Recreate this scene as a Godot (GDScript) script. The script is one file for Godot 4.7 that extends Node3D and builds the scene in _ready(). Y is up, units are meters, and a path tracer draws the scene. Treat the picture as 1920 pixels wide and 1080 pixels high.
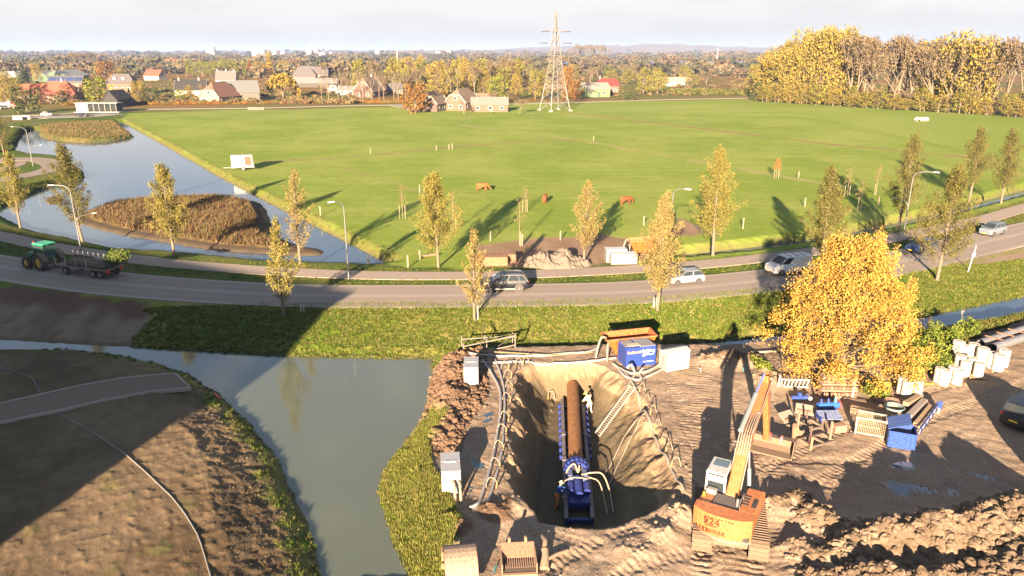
extends Node3D
# An aerial view over a drilling site beside a canal, a road with poplars, a pond and a pasture.
# Units are metres; the road surface is y = 0; x runs to the right, -z away from the viewer.

var rng := RandomNumberGenerator.new()
var names := {}
var mats := {}
var texes := {}
var n_lo := FastNoiseLite.new()
var n_mid := FastNoiseLite.new()
var n_hi := FastNoiseLite.new()


func pl(a: Array) -> PackedVector2Array:
	var r := PackedVector2Array()
	for i in range(0, a.size(), 2):
		r.append(Vector2(a[i], a[i + 1]))
	return r


func lin(r: float, g: float, b: float) -> Color:
	return Color(r, g, b).linear_to_srgb()


# ---------------------------------------------------------------- nodes and names
func numbered(called: String) -> String:
	if not names.has(called):
		names[called] = 0
		return called
	names[called] += 1
	return "%s_%03d" % [called, names[called]]


func tag(o: Node3D, label: String, category := "", group := "", kind := "") -> Node3D:
	if label:
		o.set_meta("label", label)
	if category:
		o.set_meta("category", category)
	if group:
		o.set_meta("group", group)
	if kind:
		o.set_meta("kind", kind)
	return o


func thing(called: String, label: String, category: String, at := Vector3.ZERO, turn := 0.0, group := "") -> Node3D:
	var o := Node3D.new()
	o.name = numbered(called)
	add_child(o, true)
	o.position = at
	o.rotation.y = turn
	tag(o, label, category, group)
	return o


func obj(called: String, mesh: Mesh, m: Material, parent: Node3D = null, at := Vector3.ZERO) -> MeshInstance3D:
	var o := MeshInstance3D.new()
	o.mesh = mesh
	o.material_override = m
	if parent == null:
		o.name = numbered(called)
		add_child(o, true)
	else:
		var key := "%d/%s" % [parent.get_instance_id(), called]
		o.name = called if not names.has(key) else "%s_%03d" % [called, names[key]]
		names[key] = names.get(key, 0) + 1
		parent.add_child(o, true)
	o.position = at
	return o


func struct(called: String, mesh: Mesh, m: Material) -> MeshInstance3D:
	var o := obj(called, mesh, m)
	o.set_meta("kind", "structure")
	return o


func dup(src: Node3D, at: Vector3, turn: float, label: String, group := "", size := Vector3.ONE) -> Node3D:
	var c: Node3D = src.duplicate()
	c.name = numbered(String(src.name).rstrip("0123456789").rstrip("_"))
	add_child(c, true)
	c.position = at
	c.rotation = Vector3(0, turn, 0)
	c.scale = size
	c.set_meta("label", label)
	if group:
		c.set_meta("group", group)
	return c


func nth(i: int) -> String:
	return "%d%s" % [i + 1, ["th", "st", "nd", "rd", "th", "th", "th", "th", "th", "th"][(i + 1) % 10] if (i + 1) / 10 != 1 else "th"]


func many(called: String, mesh: Mesh, m: Material, places: Array, tints: Array = [], parent: Node3D = null) -> MultiMeshInstance3D:
	var mm := MultiMesh.new()
	mm.transform_format = MultiMesh.TRANSFORM_3D
	mm.use_colors = not tints.is_empty()
	mm.mesh = mesh
	mm.instance_count = places.size()
	for i in places.size():
		mm.set_instance_transform(i, places[i])
		if mm.use_colors:
			mm.set_instance_color(i, tints[i])
	var o := MultiMeshInstance3D.new()
	o.multimesh = mm
	o.material_override = m
	if parent:
		o.name = called
		parent.add_child(o, true)
	else:
		o.name = numbered(called)
		add_child(o, true)
	o.set_meta("kind", "stuff")
	return o


# ---------------------------------------------------------------- shapes
class MB:
	var v := PackedVector3Array()
	var n := PackedVector3Array()
	var c := PackedColorArray()
	var ix := PackedInt32Array()
	var xf := Transform3D()
	var col := Color.WHITE
	var tinted := false

	func put(p: Vector3, nn: Vector3) -> int:
		v.append(xf * p)
		n.append((xf.basis * nn).normalized())
		c.append(col)
		return v.size() - 1

	func face(pts: Array, out: Vector3) -> void:
		var nn: Vector3 = (pts[1] - pts[0]).cross(pts[2] - pts[0])
		if nn.length_squared() < 1e-14 and pts.size() > 3:
			nn = (pts[2] - pts[0]).cross(pts[3] - pts[0])
		nn = nn.normalized()
		var flip := nn.dot(out) < 0
		if flip:
			nn = -nn
		var first := -1
		for p in pts:
			var k := put(p, nn)
			if first < 0:
				first = k
		for i in range(1, pts.size() - 1):
			if flip:
				ix.append_array(PackedInt32Array([first, first + i, first + i + 1]))
			else:
				ix.append_array(PackedInt32Array([first, first + i + 1, first + i]))

	func box(at: Vector3, s: Vector3, b := 0.0, turn := Basis()) -> void:
		var h := s * 0.5
		var e := minf(b, minf(h.x, minf(h.y, h.z)) * 0.9)
		var ax := [turn.x, turn.y, turn.z]
		var hh := [h.x, h.y, h.z]
		for a in 3:
			var p := (a + 1) % 3
			var q := (a + 2) % 3
			for sg in [-1.0, 1.0]:
				var o: Vector3 = at + ax[a] * hh[a] * sg
				var u: Vector3 = ax[p] * (hh[p] - e)
				var w: Vector3 = ax[q] * (hh[q] - e)
				face([o + u + w, o + u - w, o - u - w, o - u + w], ax[a] * sg)
			if e > 0.0:
				for s1 in [-1.0, 1.0]:
					for s2 in [-1.0, 1.0]:
						var l: Vector3 = ax[a] * (hh[a] - e)
						var p1: Vector3 = at + ax[p] * hh[p] * s1 + ax[q] * (hh[q] - e) * s2
						var p2: Vector3 = at + ax[p] * (hh[p] - e) * s1 + ax[q] * hh[q] * s2
						face([p1 + l, p1 - l, p2 - l, p2 + l], ax[p] * s1 + ax[q] * s2)
		if e > 0.0:
			for sx in [-1.0, 1.0]:
				for sy in [-1.0, 1.0]:
					for sz in [-1.0, 1.0]:
						var x: Vector3 = ax[0] * sx
						var y: Vector3 = ax[1] * sy
						var z: Vector3 = ax[2] * sz
						face([at + x * h.x + y * (h.y - e) + z * (h.z - e), at + x * (h.x - e) + y * h.y + z * (h.z - e), at + x * (h.x - e) + y * (h.y - e) + z * h.z], x + y + z)

	func bar(a: Vector3, b: Vector3, w: float, h: float, bev := 0.0) -> void:
		var d := b - a
		var z := d.normalized()
		var x := (Vector3.UP.cross(z) if absf(z.y) < 0.98 else Vector3.RIGHT.cross(z)).normalized()
		box((a + b) * 0.5, Vector3(w, h, d.length()), bev, Basis(x, z.cross(x), z))

	func cyl(a: Vector3, b: Vector3, r0: float, r1: float, sides := 10, caps := true) -> void:
		var z := (b - a).normalized()
		var x := (Vector3.UP.cross(z) if absf(z.y) < 0.98 else Vector3.RIGHT.cross(z)).normalized()
		var y := z.cross(x)
		var base := v.size()
		for i in sides:
			var t := TAU * i / sides
			var d := x * cos(t) + y * sin(t)
			put(a + d * r0, d)
			put(b + d * r1, d)
		for i in sides:
			var p := base + 2 * i
			var q := base + 2 * ((i + 1) % sides)
			ix.append_array(PackedInt32Array([p, p + 1, q, q, p + 1, q + 1]))
		if caps:
			for k in 2:
				var pts := []
				for i in sides:
					var t := TAU * i / sides
					pts.append((a if k == 0 else b) + (x * cos(t) + y * sin(t)) * (r0 if k == 0 else r1))
				if (r0 if k == 0 else r1) > 0.001:
					face(pts, -z if k == 0 else z)

	func tube(pts: Array, r: float, sides := 6) -> void:
		var base := v.size()
		for k in pts.size():
			var d: Vector3 = (pts[mini(k + 1, pts.size() - 1)] - pts[maxi(k - 1, 0)]).normalized()
			var x := (Vector3.UP.cross(d) if absf(d.y) < 0.95 else Vector3.RIGHT.cross(d)).normalized()
			var y := d.cross(x)
			for i in sides:
				var t := TAU * i / sides
				var o := x * cos(t) + y * sin(t)
				put(pts[k] + o * r, o)
		for k in pts.size() - 1:
			for i in sides:
				var p := base + k * sides + i
				var q := base + k * sides + (i + 1) % sides
				ix.append_array(PackedInt32Array([p, p + sides, q, q, p + sides, q + sides]))

	# a flat outline (x, y) pushed from z0 to z1
	func prism(outline: Array, z0: float, z1: float) -> void:
		var mid := Vector2.ZERO
		for p in outline:
			mid += p
		mid /= outline.size()
		var packed := PackedVector2Array(outline)
		var tris := Geometry2D.triangulate_polygon(packed)
		for i in range(0, tris.size(), 3):
			for z in [z0, z1]:
				var t := []
				for k in 3:
					var p: Vector2 = packed[tris[i + k]]
					t.append(Vector3(p.x, p.y, z))
				face(t, Vector3(0, 0, 1 if z == maxf(z0, z1) else -1))
		var ccw := not Geometry2D.is_polygon_clockwise(packed)
		for i in outline.size():
			var a: Vector2 = outline[i]
			var b: Vector2 = outline[(i + 1) % outline.size()]
			var e := (b - a)
			var out := Vector2(e.y, -e.x) if ccw else Vector2(-e.y, e.x)
			face([Vector3(a.x, a.y, z0), Vector3(b.x, b.y, z0), Vector3(b.x, b.y, z1), Vector3(a.x, a.y, z1)], Vector3(out.x, out.y, 0))

	# rows of points joined into a skin, smooth along the rows
	func skin(rows: Array, closed := false) -> void:
		var w: int = rows[0].size()
		var base := v.size()
		for r in rows.size():
			for i in w:
				var du: Vector3 = rows[r][(i + 1) % w if closed else mini(i + 1, w - 1)] - rows[r][(i - 1 + w) % w if closed else maxi(i - 1, 0)]
				var dv: Vector3 = rows[mini(r + 1, rows.size() - 1)][i] - rows[maxi(r - 1, 0)][i]
				put(rows[r][i], du.cross(dv).normalized())
		for r in rows.size() - 1:
			for i in (w if closed else w - 1):
				var a := base + r * w + i
				var b := base + r * w + (i + 1) % w
				ix.append_array(PackedInt32Array([a, b + w, b, a, a + w, b + w]))

	func done() -> ArrayMesh:
		var arr := []
		arr.resize(Mesh.ARRAY_MAX)
		arr[Mesh.ARRAY_VERTEX] = v
		arr[Mesh.ARRAY_NORMAL] = n
		if tinted:
			arr[Mesh.ARRAY_COLOR] = c
		arr[Mesh.ARRAY_INDEX] = ix
		var m := ArrayMesh.new()
		if v.size() > 0:
			m.add_surface_from_arrays(Mesh.PRIMITIVE_TRIANGLES, arr)
		return m


func boxm(at: Vector3, s: Vector3, b := 0.0, turn := Basis()) -> ArrayMesh:
	var m := MB.new()
	m.box(at, s, b, turn)
	return m.done()


func cylm(a: Vector3, b: Vector3, r0: float, r1: float, sides := 12) -> ArrayMesh:
	var m := MB.new()
	m.cyl(a, b, r0, r1, sides)
	return m.done()


func tubem(pts: Array, r: float, sides := 6) -> ArrayMesh:
	var m := MB.new()
	m.tube(pts, r, sides)
	return m.done()


func smooth_line(pts: Array, step: int = 6) -> Array:
	var r := []
	for i in pts.size() - 1:
		var p0 = pts[maxi(i - 1, 0)]
		var p3 = pts[mini(i + 2, pts.size() - 1)]
		for k in step:
			r.append(pts[i].cubic_interpolate(pts[i + 1], p0, p3, float(k) / step))
	r.append(pts[-1])
	return r


# ---------------------------------------------------------------- materials
func noise_tex(called: String, freq: float, octaves: int, lo: float, hi: float, gain := 0.55, size := 512, warp := false) -> ImageTexture:
	if not texes.has(called):
		var f := FastNoiseLite.new()
		f.seed = hash(called) % 10000
		f.noise_type = FastNoiseLite.TYPE_SIMPLEX_SMOOTH
		f.frequency = freq
		f.fractal_octaves = octaves
		f.fractal_gain = gain
		f.domain_warp_enabled = warp
		var im := f.get_seamless_image(size, size)
		im.convert(Image.FORMAT_L8)
		var d := im.get_data()
		var lut := PackedByteArray()
		for i in 256:
			lut.append(int(255.0 * clampf(lerpf(lo, hi, i / 255.0), 0, 1)))
		for i in d.size():
			d[i] = lut[d[i]]
		texes[called] = ImageTexture.create_from_image(Image.create_from_data(size, size, false, Image.FORMAT_L8, d))
	return texes[called]


func normal_tex(called: String, freq: float, octaves: int, strength: float, size := 512) -> ImageTexture:
	if not texes.has(called):
		var f := FastNoiseLite.new()
		f.seed = hash(called) % 10000
		f.noise_type = FastNoiseLite.TYPE_SIMPLEX_SMOOTH
		f.frequency = freq
		f.fractal_octaves = octaves
		f.fractal_gain = 0.6
		var im := f.get_seamless_image(size, size)
		im.convert(Image.FORMAT_RGBA8)
		im.bump_map_to_normal_map(strength)
		texes[called] = ImageTexture.create_from_image(im)
	return texes[called]


# linear base colour; grain > 0 lays a mottled tone over it, in repeats per metre
func mat(r: float, g: float, b: float, rough := 0.8, metal := 0.0, grain := 0.0, worn := false) -> StandardMaterial3D:
	var key := "%.3f %.3f %.3f %.2f %.2f %.3f %s" % [r, g, b, rough, metal, grain, worn]
	if mats.has(key):
		return mats[key]
	var m := StandardMaterial3D.new()
	m.albedo_color = lin(r, g, b)
	m.roughness = rough
	m.metallic = metal
	if grain > 0.0:
		m.albedo_texture = noise_tex("worn", 0.02, 6, 0.6, 1.15, 0.6) if worn else noise_tex("mottle", 0.02, 5, 0.8, 1.08, 0.6)
		m.uv1_triplanar = true
		m.uv1_scale = Vector3.ONE * grain
	mats[key] = m
	return m


func tint_mat(called: String, rough := 0.9, through := Color.BLACK) -> StandardMaterial3D:
	if mats.has(called):
		return mats[called]
	var m := StandardMaterial3D.new()
	m.vertex_color_use_as_albedo = true
	m.roughness = rough
	m.metallic_specular = 0.25
	if through != Color.BLACK:
		m.backlight_enabled = true
		m.backlight = through
	mats[called] = m
	return m


func earth_mat(called: String, tile: float, bump: float, lo: float, hi: float, freq: float) -> StandardMaterial3D:
	var m := StandardMaterial3D.new()
	m.vertex_color_use_as_albedo = true
	m.albedo_texture = noise_tex(called + "_tone", freq, 6, lo, hi, 0.68, 1024)
	m.normal_enabled = true
	m.normal_texture = normal_tex(called + "_relief", freq * 1.2, 5, bump, 1024)
	m.normal_scale = 1.0
	m.uv1_triplanar = true
	m.uv1_world_triplanar = true
	m.uv1_scale = Vector3.ONE * tile
	m.roughness = 0.95
	m.metallic_specular = 0.2
	return m


func glass_mat() -> StandardMaterial3D:
	return mat(0.025, 0.032, 0.036, 0.06, 0.0)


func _ready() -> void:
	# camera
	var cam := Camera3D.new()
	cam.name = "camera"
	add_child(cam)
	cam.position = Vector3(0, 22.93, 0)
	cam.rotation_degrees = Vector3(-17.8, 0, 0)
	cam.fov = 42.74
	cam.near = 0.5
	cam.far = 40000.0
	cam.current = true
	# sky, air and exposure
	var env := Environment.new()
	env.background_mode = Environment.BG_SKY
	var sky := Sky.new()
	var pano := PanoramaSkyMaterial.new()
	pano.panorama = hazy_sky()
	sky.sky_material = pano
	env.sky = sky
	env.background_energy_multiplier = 0.142
	env.ambient_light_source = Environment.AMBIENT_SOURCE_SKY
	env.tonemap_mode = Environment.TONE_MAPPER_LINEAR
	env.tonemap_exposure = 9.2
	env.fog_enabled = true
	env.fog_density = 0.000085
	env.fog_light_color = Color(0.66, 0.78, 1.0)
	env.sdfgi_enabled = true
	env.ssao_enabled = true
	env.ssil_enabled = true
	var we := WorldEnvironment.new()
	we.name = "world_environment"
	we.environment = env
	add_child(we)
	# low autumn sun from behind, a little to the left
	var sun := DirectionalLight3D.new()
	sun.name = "sun"
	sun.light_energy = 1.12
	sun.light_color = Color(1.0, 0.88, 0.745)
	sun.light_angular_distance = 0.5
	sun.shadow_enabled = true
	add_child(sun)
	sun.rotation_degrees = Vector3(-14.0, -13.5, 0)

	rng.seed = 4711
	prepare_ground()
	setting()
	shade_makers()
	village()
	pylon()
	vegetation()
	roadside()
	traffic()
	containers()
	pipework()
	pump_cabinet(ground_at(Vector3(-3.03, -0.4, -50.34)), deg_to_rad(2.0), "grey-white pump cabinet below the steel trestle", false)
	pump_cabinet(ground_at(Vector3(-3.46, -0.4, -36.46)), deg_to_rad(6.0), "grey-white pump cabinet with two outlet hoses on the near west bank", true)
	drill_rig()
	excavator()
	loose_buckets()
	yard()
	people()
	cows()
	clods()
	ground_cover()


func hazy_sky() -> ImageTexture:
	var w := 1024
	var h := 512
	var px := PackedFloat32Array()
	px.resize(w * h * 3)
	var n := FastNoiseLite.new()
	n.seed = 5
	n.frequency = 1.0
	n.fractal_octaves = 4
	var t := 0
	for y in h:
		var el := 90.0 - 180.0 * (y + 0.5) / h
		var c := Color(0.62, 0.608, 0.592)
		if el > 0.0:
			c = c.lerp(Color(0.72, 0.702, 0.682), smoothstep(0.0, 3.5, el)).lerp(Color(0.50, 0.58, 0.69), smoothstep(5.0, 9.5, el)).lerp(Color(0.32, 0.43, 0.62), smoothstep(8.0, 18.0, el)).lerp(Color(0.24, 0.31, 0.43), smoothstep(18.0, 40.0, el)).lerp(Color(0.17, 0.22, 0.31), smoothstep(40.0, 90.0, el))
		else:
			c = Color(0.45, 0.42, 0.37)
		for x in w:
			var k := c
			if el > -1.0 and el < 50.0:
				var az := TAU * x / w
				var cl := n.get_noise_3d(cos(az) * 5.0, el * (0.55 if el < 8.0 else 0.2), sin(az) * 5.0)
				k = k.lerp(Color(0.76, 0.75, 0.735), clampf(cl * 1.6 - 0.1, 0.0, 0.6) * smoothstep(0.5, 6.0, el) * (1.0 - smoothstep(30.0, 50.0, el)))
				k = k.lerp(Color(0.56, 0.55, 0.545), clampf(-cl * 1.2, 0.0, 0.4) * smoothstep(7.0, 1.0, el))
			px[t] = k.r
			px[t + 1] = k.g
			px[t + 2] = k.b
			t += 3
	return ImageTexture.create_from_image(Image.create_from_data(w, h, false, Image.FORMAT_RGBF, px.to_byte_array()))


func setting() -> void:
	var grass := earth_mat("grass", 0.22, 5.0, 0.55, 1.35, 0.03)
	var mud := earth_mat("mud", 0.28, 6.0, 0.7, 1.2, 0.02)
	var soil := earth_mat("soil", 0.3, 5.0, 0.65, 1.3, 0.03)
	var land := earth_mat("land", 0.03, 2.0, 0.7, 1.25, 0.03)
	var meadow := earth_mat("meadow", 0.16, 5.0, 0.55, 1.42, 0.04)
	var kinds := {
		0: ["mud_ground", mud, "churned brown mud of the building site with the dug pit"],
		1: ["grass_bank", grass, "grassy canal banks and road verges"],
		2: ["soil_mound", soil, "bare brown soil mound left of the canal"],
		3: ["soil_slope", soil, "dark bare soil slope below the road"],
		4: ["pasture", meadow, "green pasture beyond the road"],
		5: ["island", soil, "low reedy island in the pond"],
	}
	lay_ground(-30.36, -23.6, 606, 324, 0.12, true, kinds)
	lay_ground(-52.0, -23.6, 55, 98, 0.4, true, kinds)
	lay_ground(42.0, -23.6, 26, 98, 0.4, true, kinds)
	lay_ground(-168.0, -22.0, 58, 20, 2.0, true, kinds)
	lay_ground(52.0, -22.0, 30, 20, 2.0, true, kinds)
	lay_ground(-168.0, -62.0, 350, 300, 0.8, false, kinds)
	lay_country(Rect2(-168.0, -302.0, 280.0, 280.0), land)
	# water
	var murky := StandardMaterial3D.new()
	murky.albedo_color = lin(0.085, 0.10, 0.075)
	murky.roughness = 0.06
	murky.metallic_specular = 0.62
	murky.normal_enabled = true
	murky.normal_texture = normal_tex("ripples", 0.02, 3, 1.2)
	murky.normal_scale = 0.06
	murky.uv1_triplanar = true
	murky.uv1_world_triplanar = true
	murky.uv1_scale = Vector3(0.12, 0.12, 0.12)
	var clear: StandardMaterial3D = murky.duplicate()
	clear.albedo_color = lin(0.045, 0.07, 0.095)
	clear.metallic_specular = 0.68
	tag(struct("canal_water", flat(canal, -1.6, 1.5), murky), "grey-green canal water between the mound and the building site")
	tag(struct("canal_water", flat(east_canal, -1.6, 1.5), clear), "narrow blue canal behind the yellow tree")
	tag(struct("pond_water", flat(pond, -1.0, 1.5), clear), "pale blue pond beyond the road")
	tag(struct("ditch_water", flat(ditch, -1.08, 0.6), clear), "narrow field ditch beside the cycle path")
	tag(struct("puddles", flat(pl([21.01, -36.62, 22.48, -38.49, 24.9, -39.97, 26.99, -40.48, 28.08, -38.73, 28.27, -36.08, 28.18, -33.33, 26.05, -32.64, 23.54, -33.1, 21.91, -34.53]), -0.535), clear), "shallow puddles in the rutted mud of the shaded yard")
	tag(struct("puddles", flat(pl([-3.48, -43.94, -1.28, -45.47, -1.35, -39.22, -2.36, -35.29, -2.88, -36.89]), -0.52), clear), "wet patch between the pump cabinets")
	# road, cycle path, their lines
	var asphalt := mat(0.215, 0.178, 0.145, 0.9)
	tag(struct("road", ribbon(road_line, -3.5, 3.5, 0.0, 0.4), asphalt), "two-lane asphalt road curving past the canal")
	tag(struct("cycle_path", ribbon(path_line, -1.45, 1.45, 0.0, 0.4), mat(0.235, 0.19, 0.155, 0.9)), "paved cycle path along the road")
	var paint := mat(0.36, 0.34, 0.31, 0.7, 0.0, 1.2)
	for e in [[-3.3, -3.16, "white edge line on the far side of the road"], [3.16, 3.3, "white edge line on the near side of the road"], [-0.22, -0.1, "double centre line of the road, far stroke"], [0.1, 0.22, "double centre line of the road, near stroke"]]:
		tag(struct("road_marking", ribbon(road_line, e[0], e[1], 0.005), paint), e[2])
	var worn := mat(0.198, 0.163, 0.132, 0.9)
	for o in [-2.35, -1.1, 1.0, 2.3]:
		tag(struct("wheel_track", ribbon(road_line, o - 0.22, o + 0.22, 0.003, 0.0, 0.15), worn), "darker band worn by wheels along the road")
	for i in range(0, path_line.size() - 1):
		for f in [0.0, 0.5]:
			var p := path_line[i].lerp(path_line[i + 1], f)
			if p.x > -75.0 and p.x < 95.0 and absf(path_line[i].distance_to(path_line[i + 1])) > 1.0:
				var d := (path_line[i + 1] - path_line[i]).normalized()
				struct("path_marking", ribbon(PackedVector2Array([p - d * 0.25, p + d * 0.25]), -0.05, 0.05, 0.005), paint)
	# looped path at the pond's west end
	var loop := PackedVector2Array(smooth_line(Array(pl([-98.28, -132.26, -96.34, -138.06, -94.98, -143.05, -94.05, -148.4, -95.84, -154.89, -102.38, -162.77, -107.76, -166.14, -112.54, -166.14, -120.34, -163.6])), 5))
	tag(struct("looped_path", ribbon(loop, -2.4, 2.4, 0.0, 0.4), mat(0.20, 0.165, 0.135, 0.9, 0.0, 0.25)), "pale path bending back at the pond's west end")
	var court := PackedVector2Array(smooth_line(Array(pl([-108.2, -146.35, -104.58, -150.5, -105.18, -155.64, -106.64, -159.53, -109.83, -161.95, -116.27, -161.13])), 4))
	tag(struct("inner_path", ribbon(court, -1.6, 1.6, 0.008, 0.3), mat(0.22, 0.165, 0.13, 0.9, 0.0, 0.25)), "reddish inner lane inside the looped path")
	# lanes by the farm and the far junction
	var lane_m := mat(0.22, 0.20, 0.175, 0.9, 0.0, 0.1)
	for l in [[pl([-199.41, -265.3, -188.63, -283.48, -177, -290.94, -165.69, -312.83, -148.53, -318.81, -110.08, -325.03, -76.29, -338.19, -48.65, -345.17]), 1.9, "pale lane along the far edge of the pasture"], [pl([-52.98, -341.65, -44.72, -325.03, -37.63, -304.25]), 2.6, "pale drive turning in at the orange oak"], [pl([-2.46, -348.77, 35.86, -363.92, 69.56, -380.42, 128.8, -398.46]), 1.8, "pale lane running from the farm to the wood"], [pl([-177.64, -278.71, -167.77, -278.71, -158.53, -283.48, -154.65, -293.51]), 5.5, "wide grey junction before the glass pavilion"]]:
		tag(struct("lane", ribbon(PackedVector2Array(smooth_line(Array(l[0]), 6)), -l[1], l[1], -0.03, 0.2), lane_m), l[2])
	tag(struct("bare_shoulder", flat(pl([48.76, -79.89, 56.25, -84.24, 63.99, -88.26, 77.68, -94.99, 74.61, -90.95, 60.67, -83.29, 53.98, -80.55]), 0.012), mat(0.24, 0.17, 0.11, 0.95, 0.0, 0.3)), "bare sandy shoulder on the near side of the road")
	# sand path with kerb boards on the mound
	var upper := pl([-38.95, -42.93, -35.51, -46.13, -33.6, -47.55, -31.58, -49.04, -29.11, -50.33, -25.58, -51.19])
	var lower := pl([-37.15, -40.61, -33.72, -43.44, -30.83, -45.1, -28.45, -46.79, -25.71, -48.15, -23.36, -48.68])
	var sand := MB.new()
	for i in upper.size() - 1:
		var q := []
		for p in [upper[i], upper[i + 1], lower[i + 1], lower[i]]:
			q.append(Vector3(p.x, -0.31, p.y))
		sand.face(q, Vector3.UP)
	tag(struct("sand_path", sand.done(), mat(0.135, 0.10, 0.073, 0.95)), "sand path between kerb boards on the soil mound")
	var kerb := mat(0.27, 0.24, 0.21, 0.85)
	for line in [upper, lower, PackedVector2Array([upper[5], lower[5]])]:
		for i in line.size() - 1:
			var side := "far side" if line == upper else ("near side" if line == lower else "end")
			var m := MB.new()
			m.bar(Vector3(line[i].x, -0.39, line[i].y), Vector3(line[i + 1].x, -0.39, line[i + 1].y), 0.13, 0.3, 0.02)
			tag(obj("kerb_board", m.done(), kerb), "grey kerb board, %s from the west along the %s of the sand path" % [nth(i), side], "kerb", "kerb boards of the sand path")
	# wooded hills on the horizon
	for e in [[Vector3(358.78, 22.93, -5200), 900.0, 12.0], [Vector3(1034.28, 34.75, -6000), 1500.0, 52.0], [Vector3(1607.62, 31.2, -6300), 1500.0, 36.0], [Vector3(-1739.06, 18.33, -7000), 2600.0, 14.0], [Vector3(-3913.72, 13.73, -7000), 2600.0, 8.0], [Vector3(3814.67, 27.53, -7000), 2400.0, 30.0], [Vector3(-310.48, 22.93, -7500), 2400.0, 20.0]]:
		var m := MB.new()
		var rows := []
		for j in 7:
			var row := []
			for i in 41:
				var x := lerpf(-1.0, 1.0, i / 40.0)
				var z := lerpf(-1.0, 1.0, j / 6.0)
				var up := maxf(0.0, 1.0 - x * x) * maxf(0.0, 1.0 - z * z)
				row.append(Vector3(x * e[1], (e[2] + 23.0) * pow(up, 0.8) * (1.0 + 0.25 * n_lo.get_noise_2d(i * 9.0, e[1])) - 2.0, z * 700.0))
			rows.append(row)
		m.skin(rows)
		var o := struct("hill", m.done(), mat(0.13, 0.105, 0.07, 0.95))
		o.position = Vector3(e[0].x, 0, e[0].z)
		tag(o, "low wooded hill on the horizon")


# what stands behind the viewer and shades the foreground
func shade_makers() -> void:
	var wall := mat(0.42, 0.34, 0.28, 0.9, 0.0, 0.3)
	var d := Vector3(-54.3, 0, -28.4).normalized()
	var turn := atan2(-d.z, d.x)
	var t := thing("apartment_block", "long apartment block that shades the mound and the road", "building", Vector3(-34.7, -0.14, 8.0) + d * 36.0 + Vector3(d.z, 0, -d.x) * 7.0, turn)
	obj("wall", boxm(Vector3(0, 9.8, 0), Vector3(72.0, 19.8, 14.0)), wall, t)
	obj("roof_edge", boxm(Vector3(0, 19.95, 0), Vector3(72.3, 0.5, 14.3)), mat(0.3, 0.3, 0.3, 0.8), t)
	for f in 6:
		for i in 20:
			for s in [-1, 1]:
				obj("window", boxm(Vector3(-34.0 + i * 3.55, 2.2 + f * 3.1, s * 7.03), Vector3(1.8, 1.5, 0.1)), glass_mat(), t)
	for k in 2:
		var c := thing("site_cabin", ["lower grey site cabin at the yard's edge", "upper grey site cabin stacked on another"][k], "cabin", Vector3(31.2, -0.5 + k * 2.62, -26.4), 0.1, "stacked site cabins")
		obj("wall", boxm(Vector3(0, 1.3, 0), Vector3(6.0, 2.58, 2.5), 0.04), mat(0.5, 0.5, 0.48, 0.6, 0.0, 0.3), c)
		for x in [-1.8, 1.4]:
			obj("window", boxm(Vector3(x, 1.6, -1.27), Vector3(1.4, 0.9, 0.06)), glass_mat(), c)
		obj("door", boxm(Vector3(0, 1.1, -1.27), Vector3(0.9, 2.0, 0.06)), mat(0.3, 0.32, 0.35, 0.6), c)


var gold := [Color(0.20, 0.165, 0.04), Color(0.165, 0.145, 0.036), Color(0.13, 0.122, 0.03)]
var olive := [Color(0.10, 0.094, 0.027), Color(0.076, 0.076, 0.023), Color(0.13, 0.112, 0.033)]
var rusty := [Color(0.19, 0.148, 0.05), Color(0.155, 0.122, 0.043), Color(0.21, 0.168, 0.06)]
var twig := [Color(0.14, 0.107, 0.061), Color(0.171, 0.132, 0.076), Color(0.112, 0.085, 0.049)]


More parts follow.
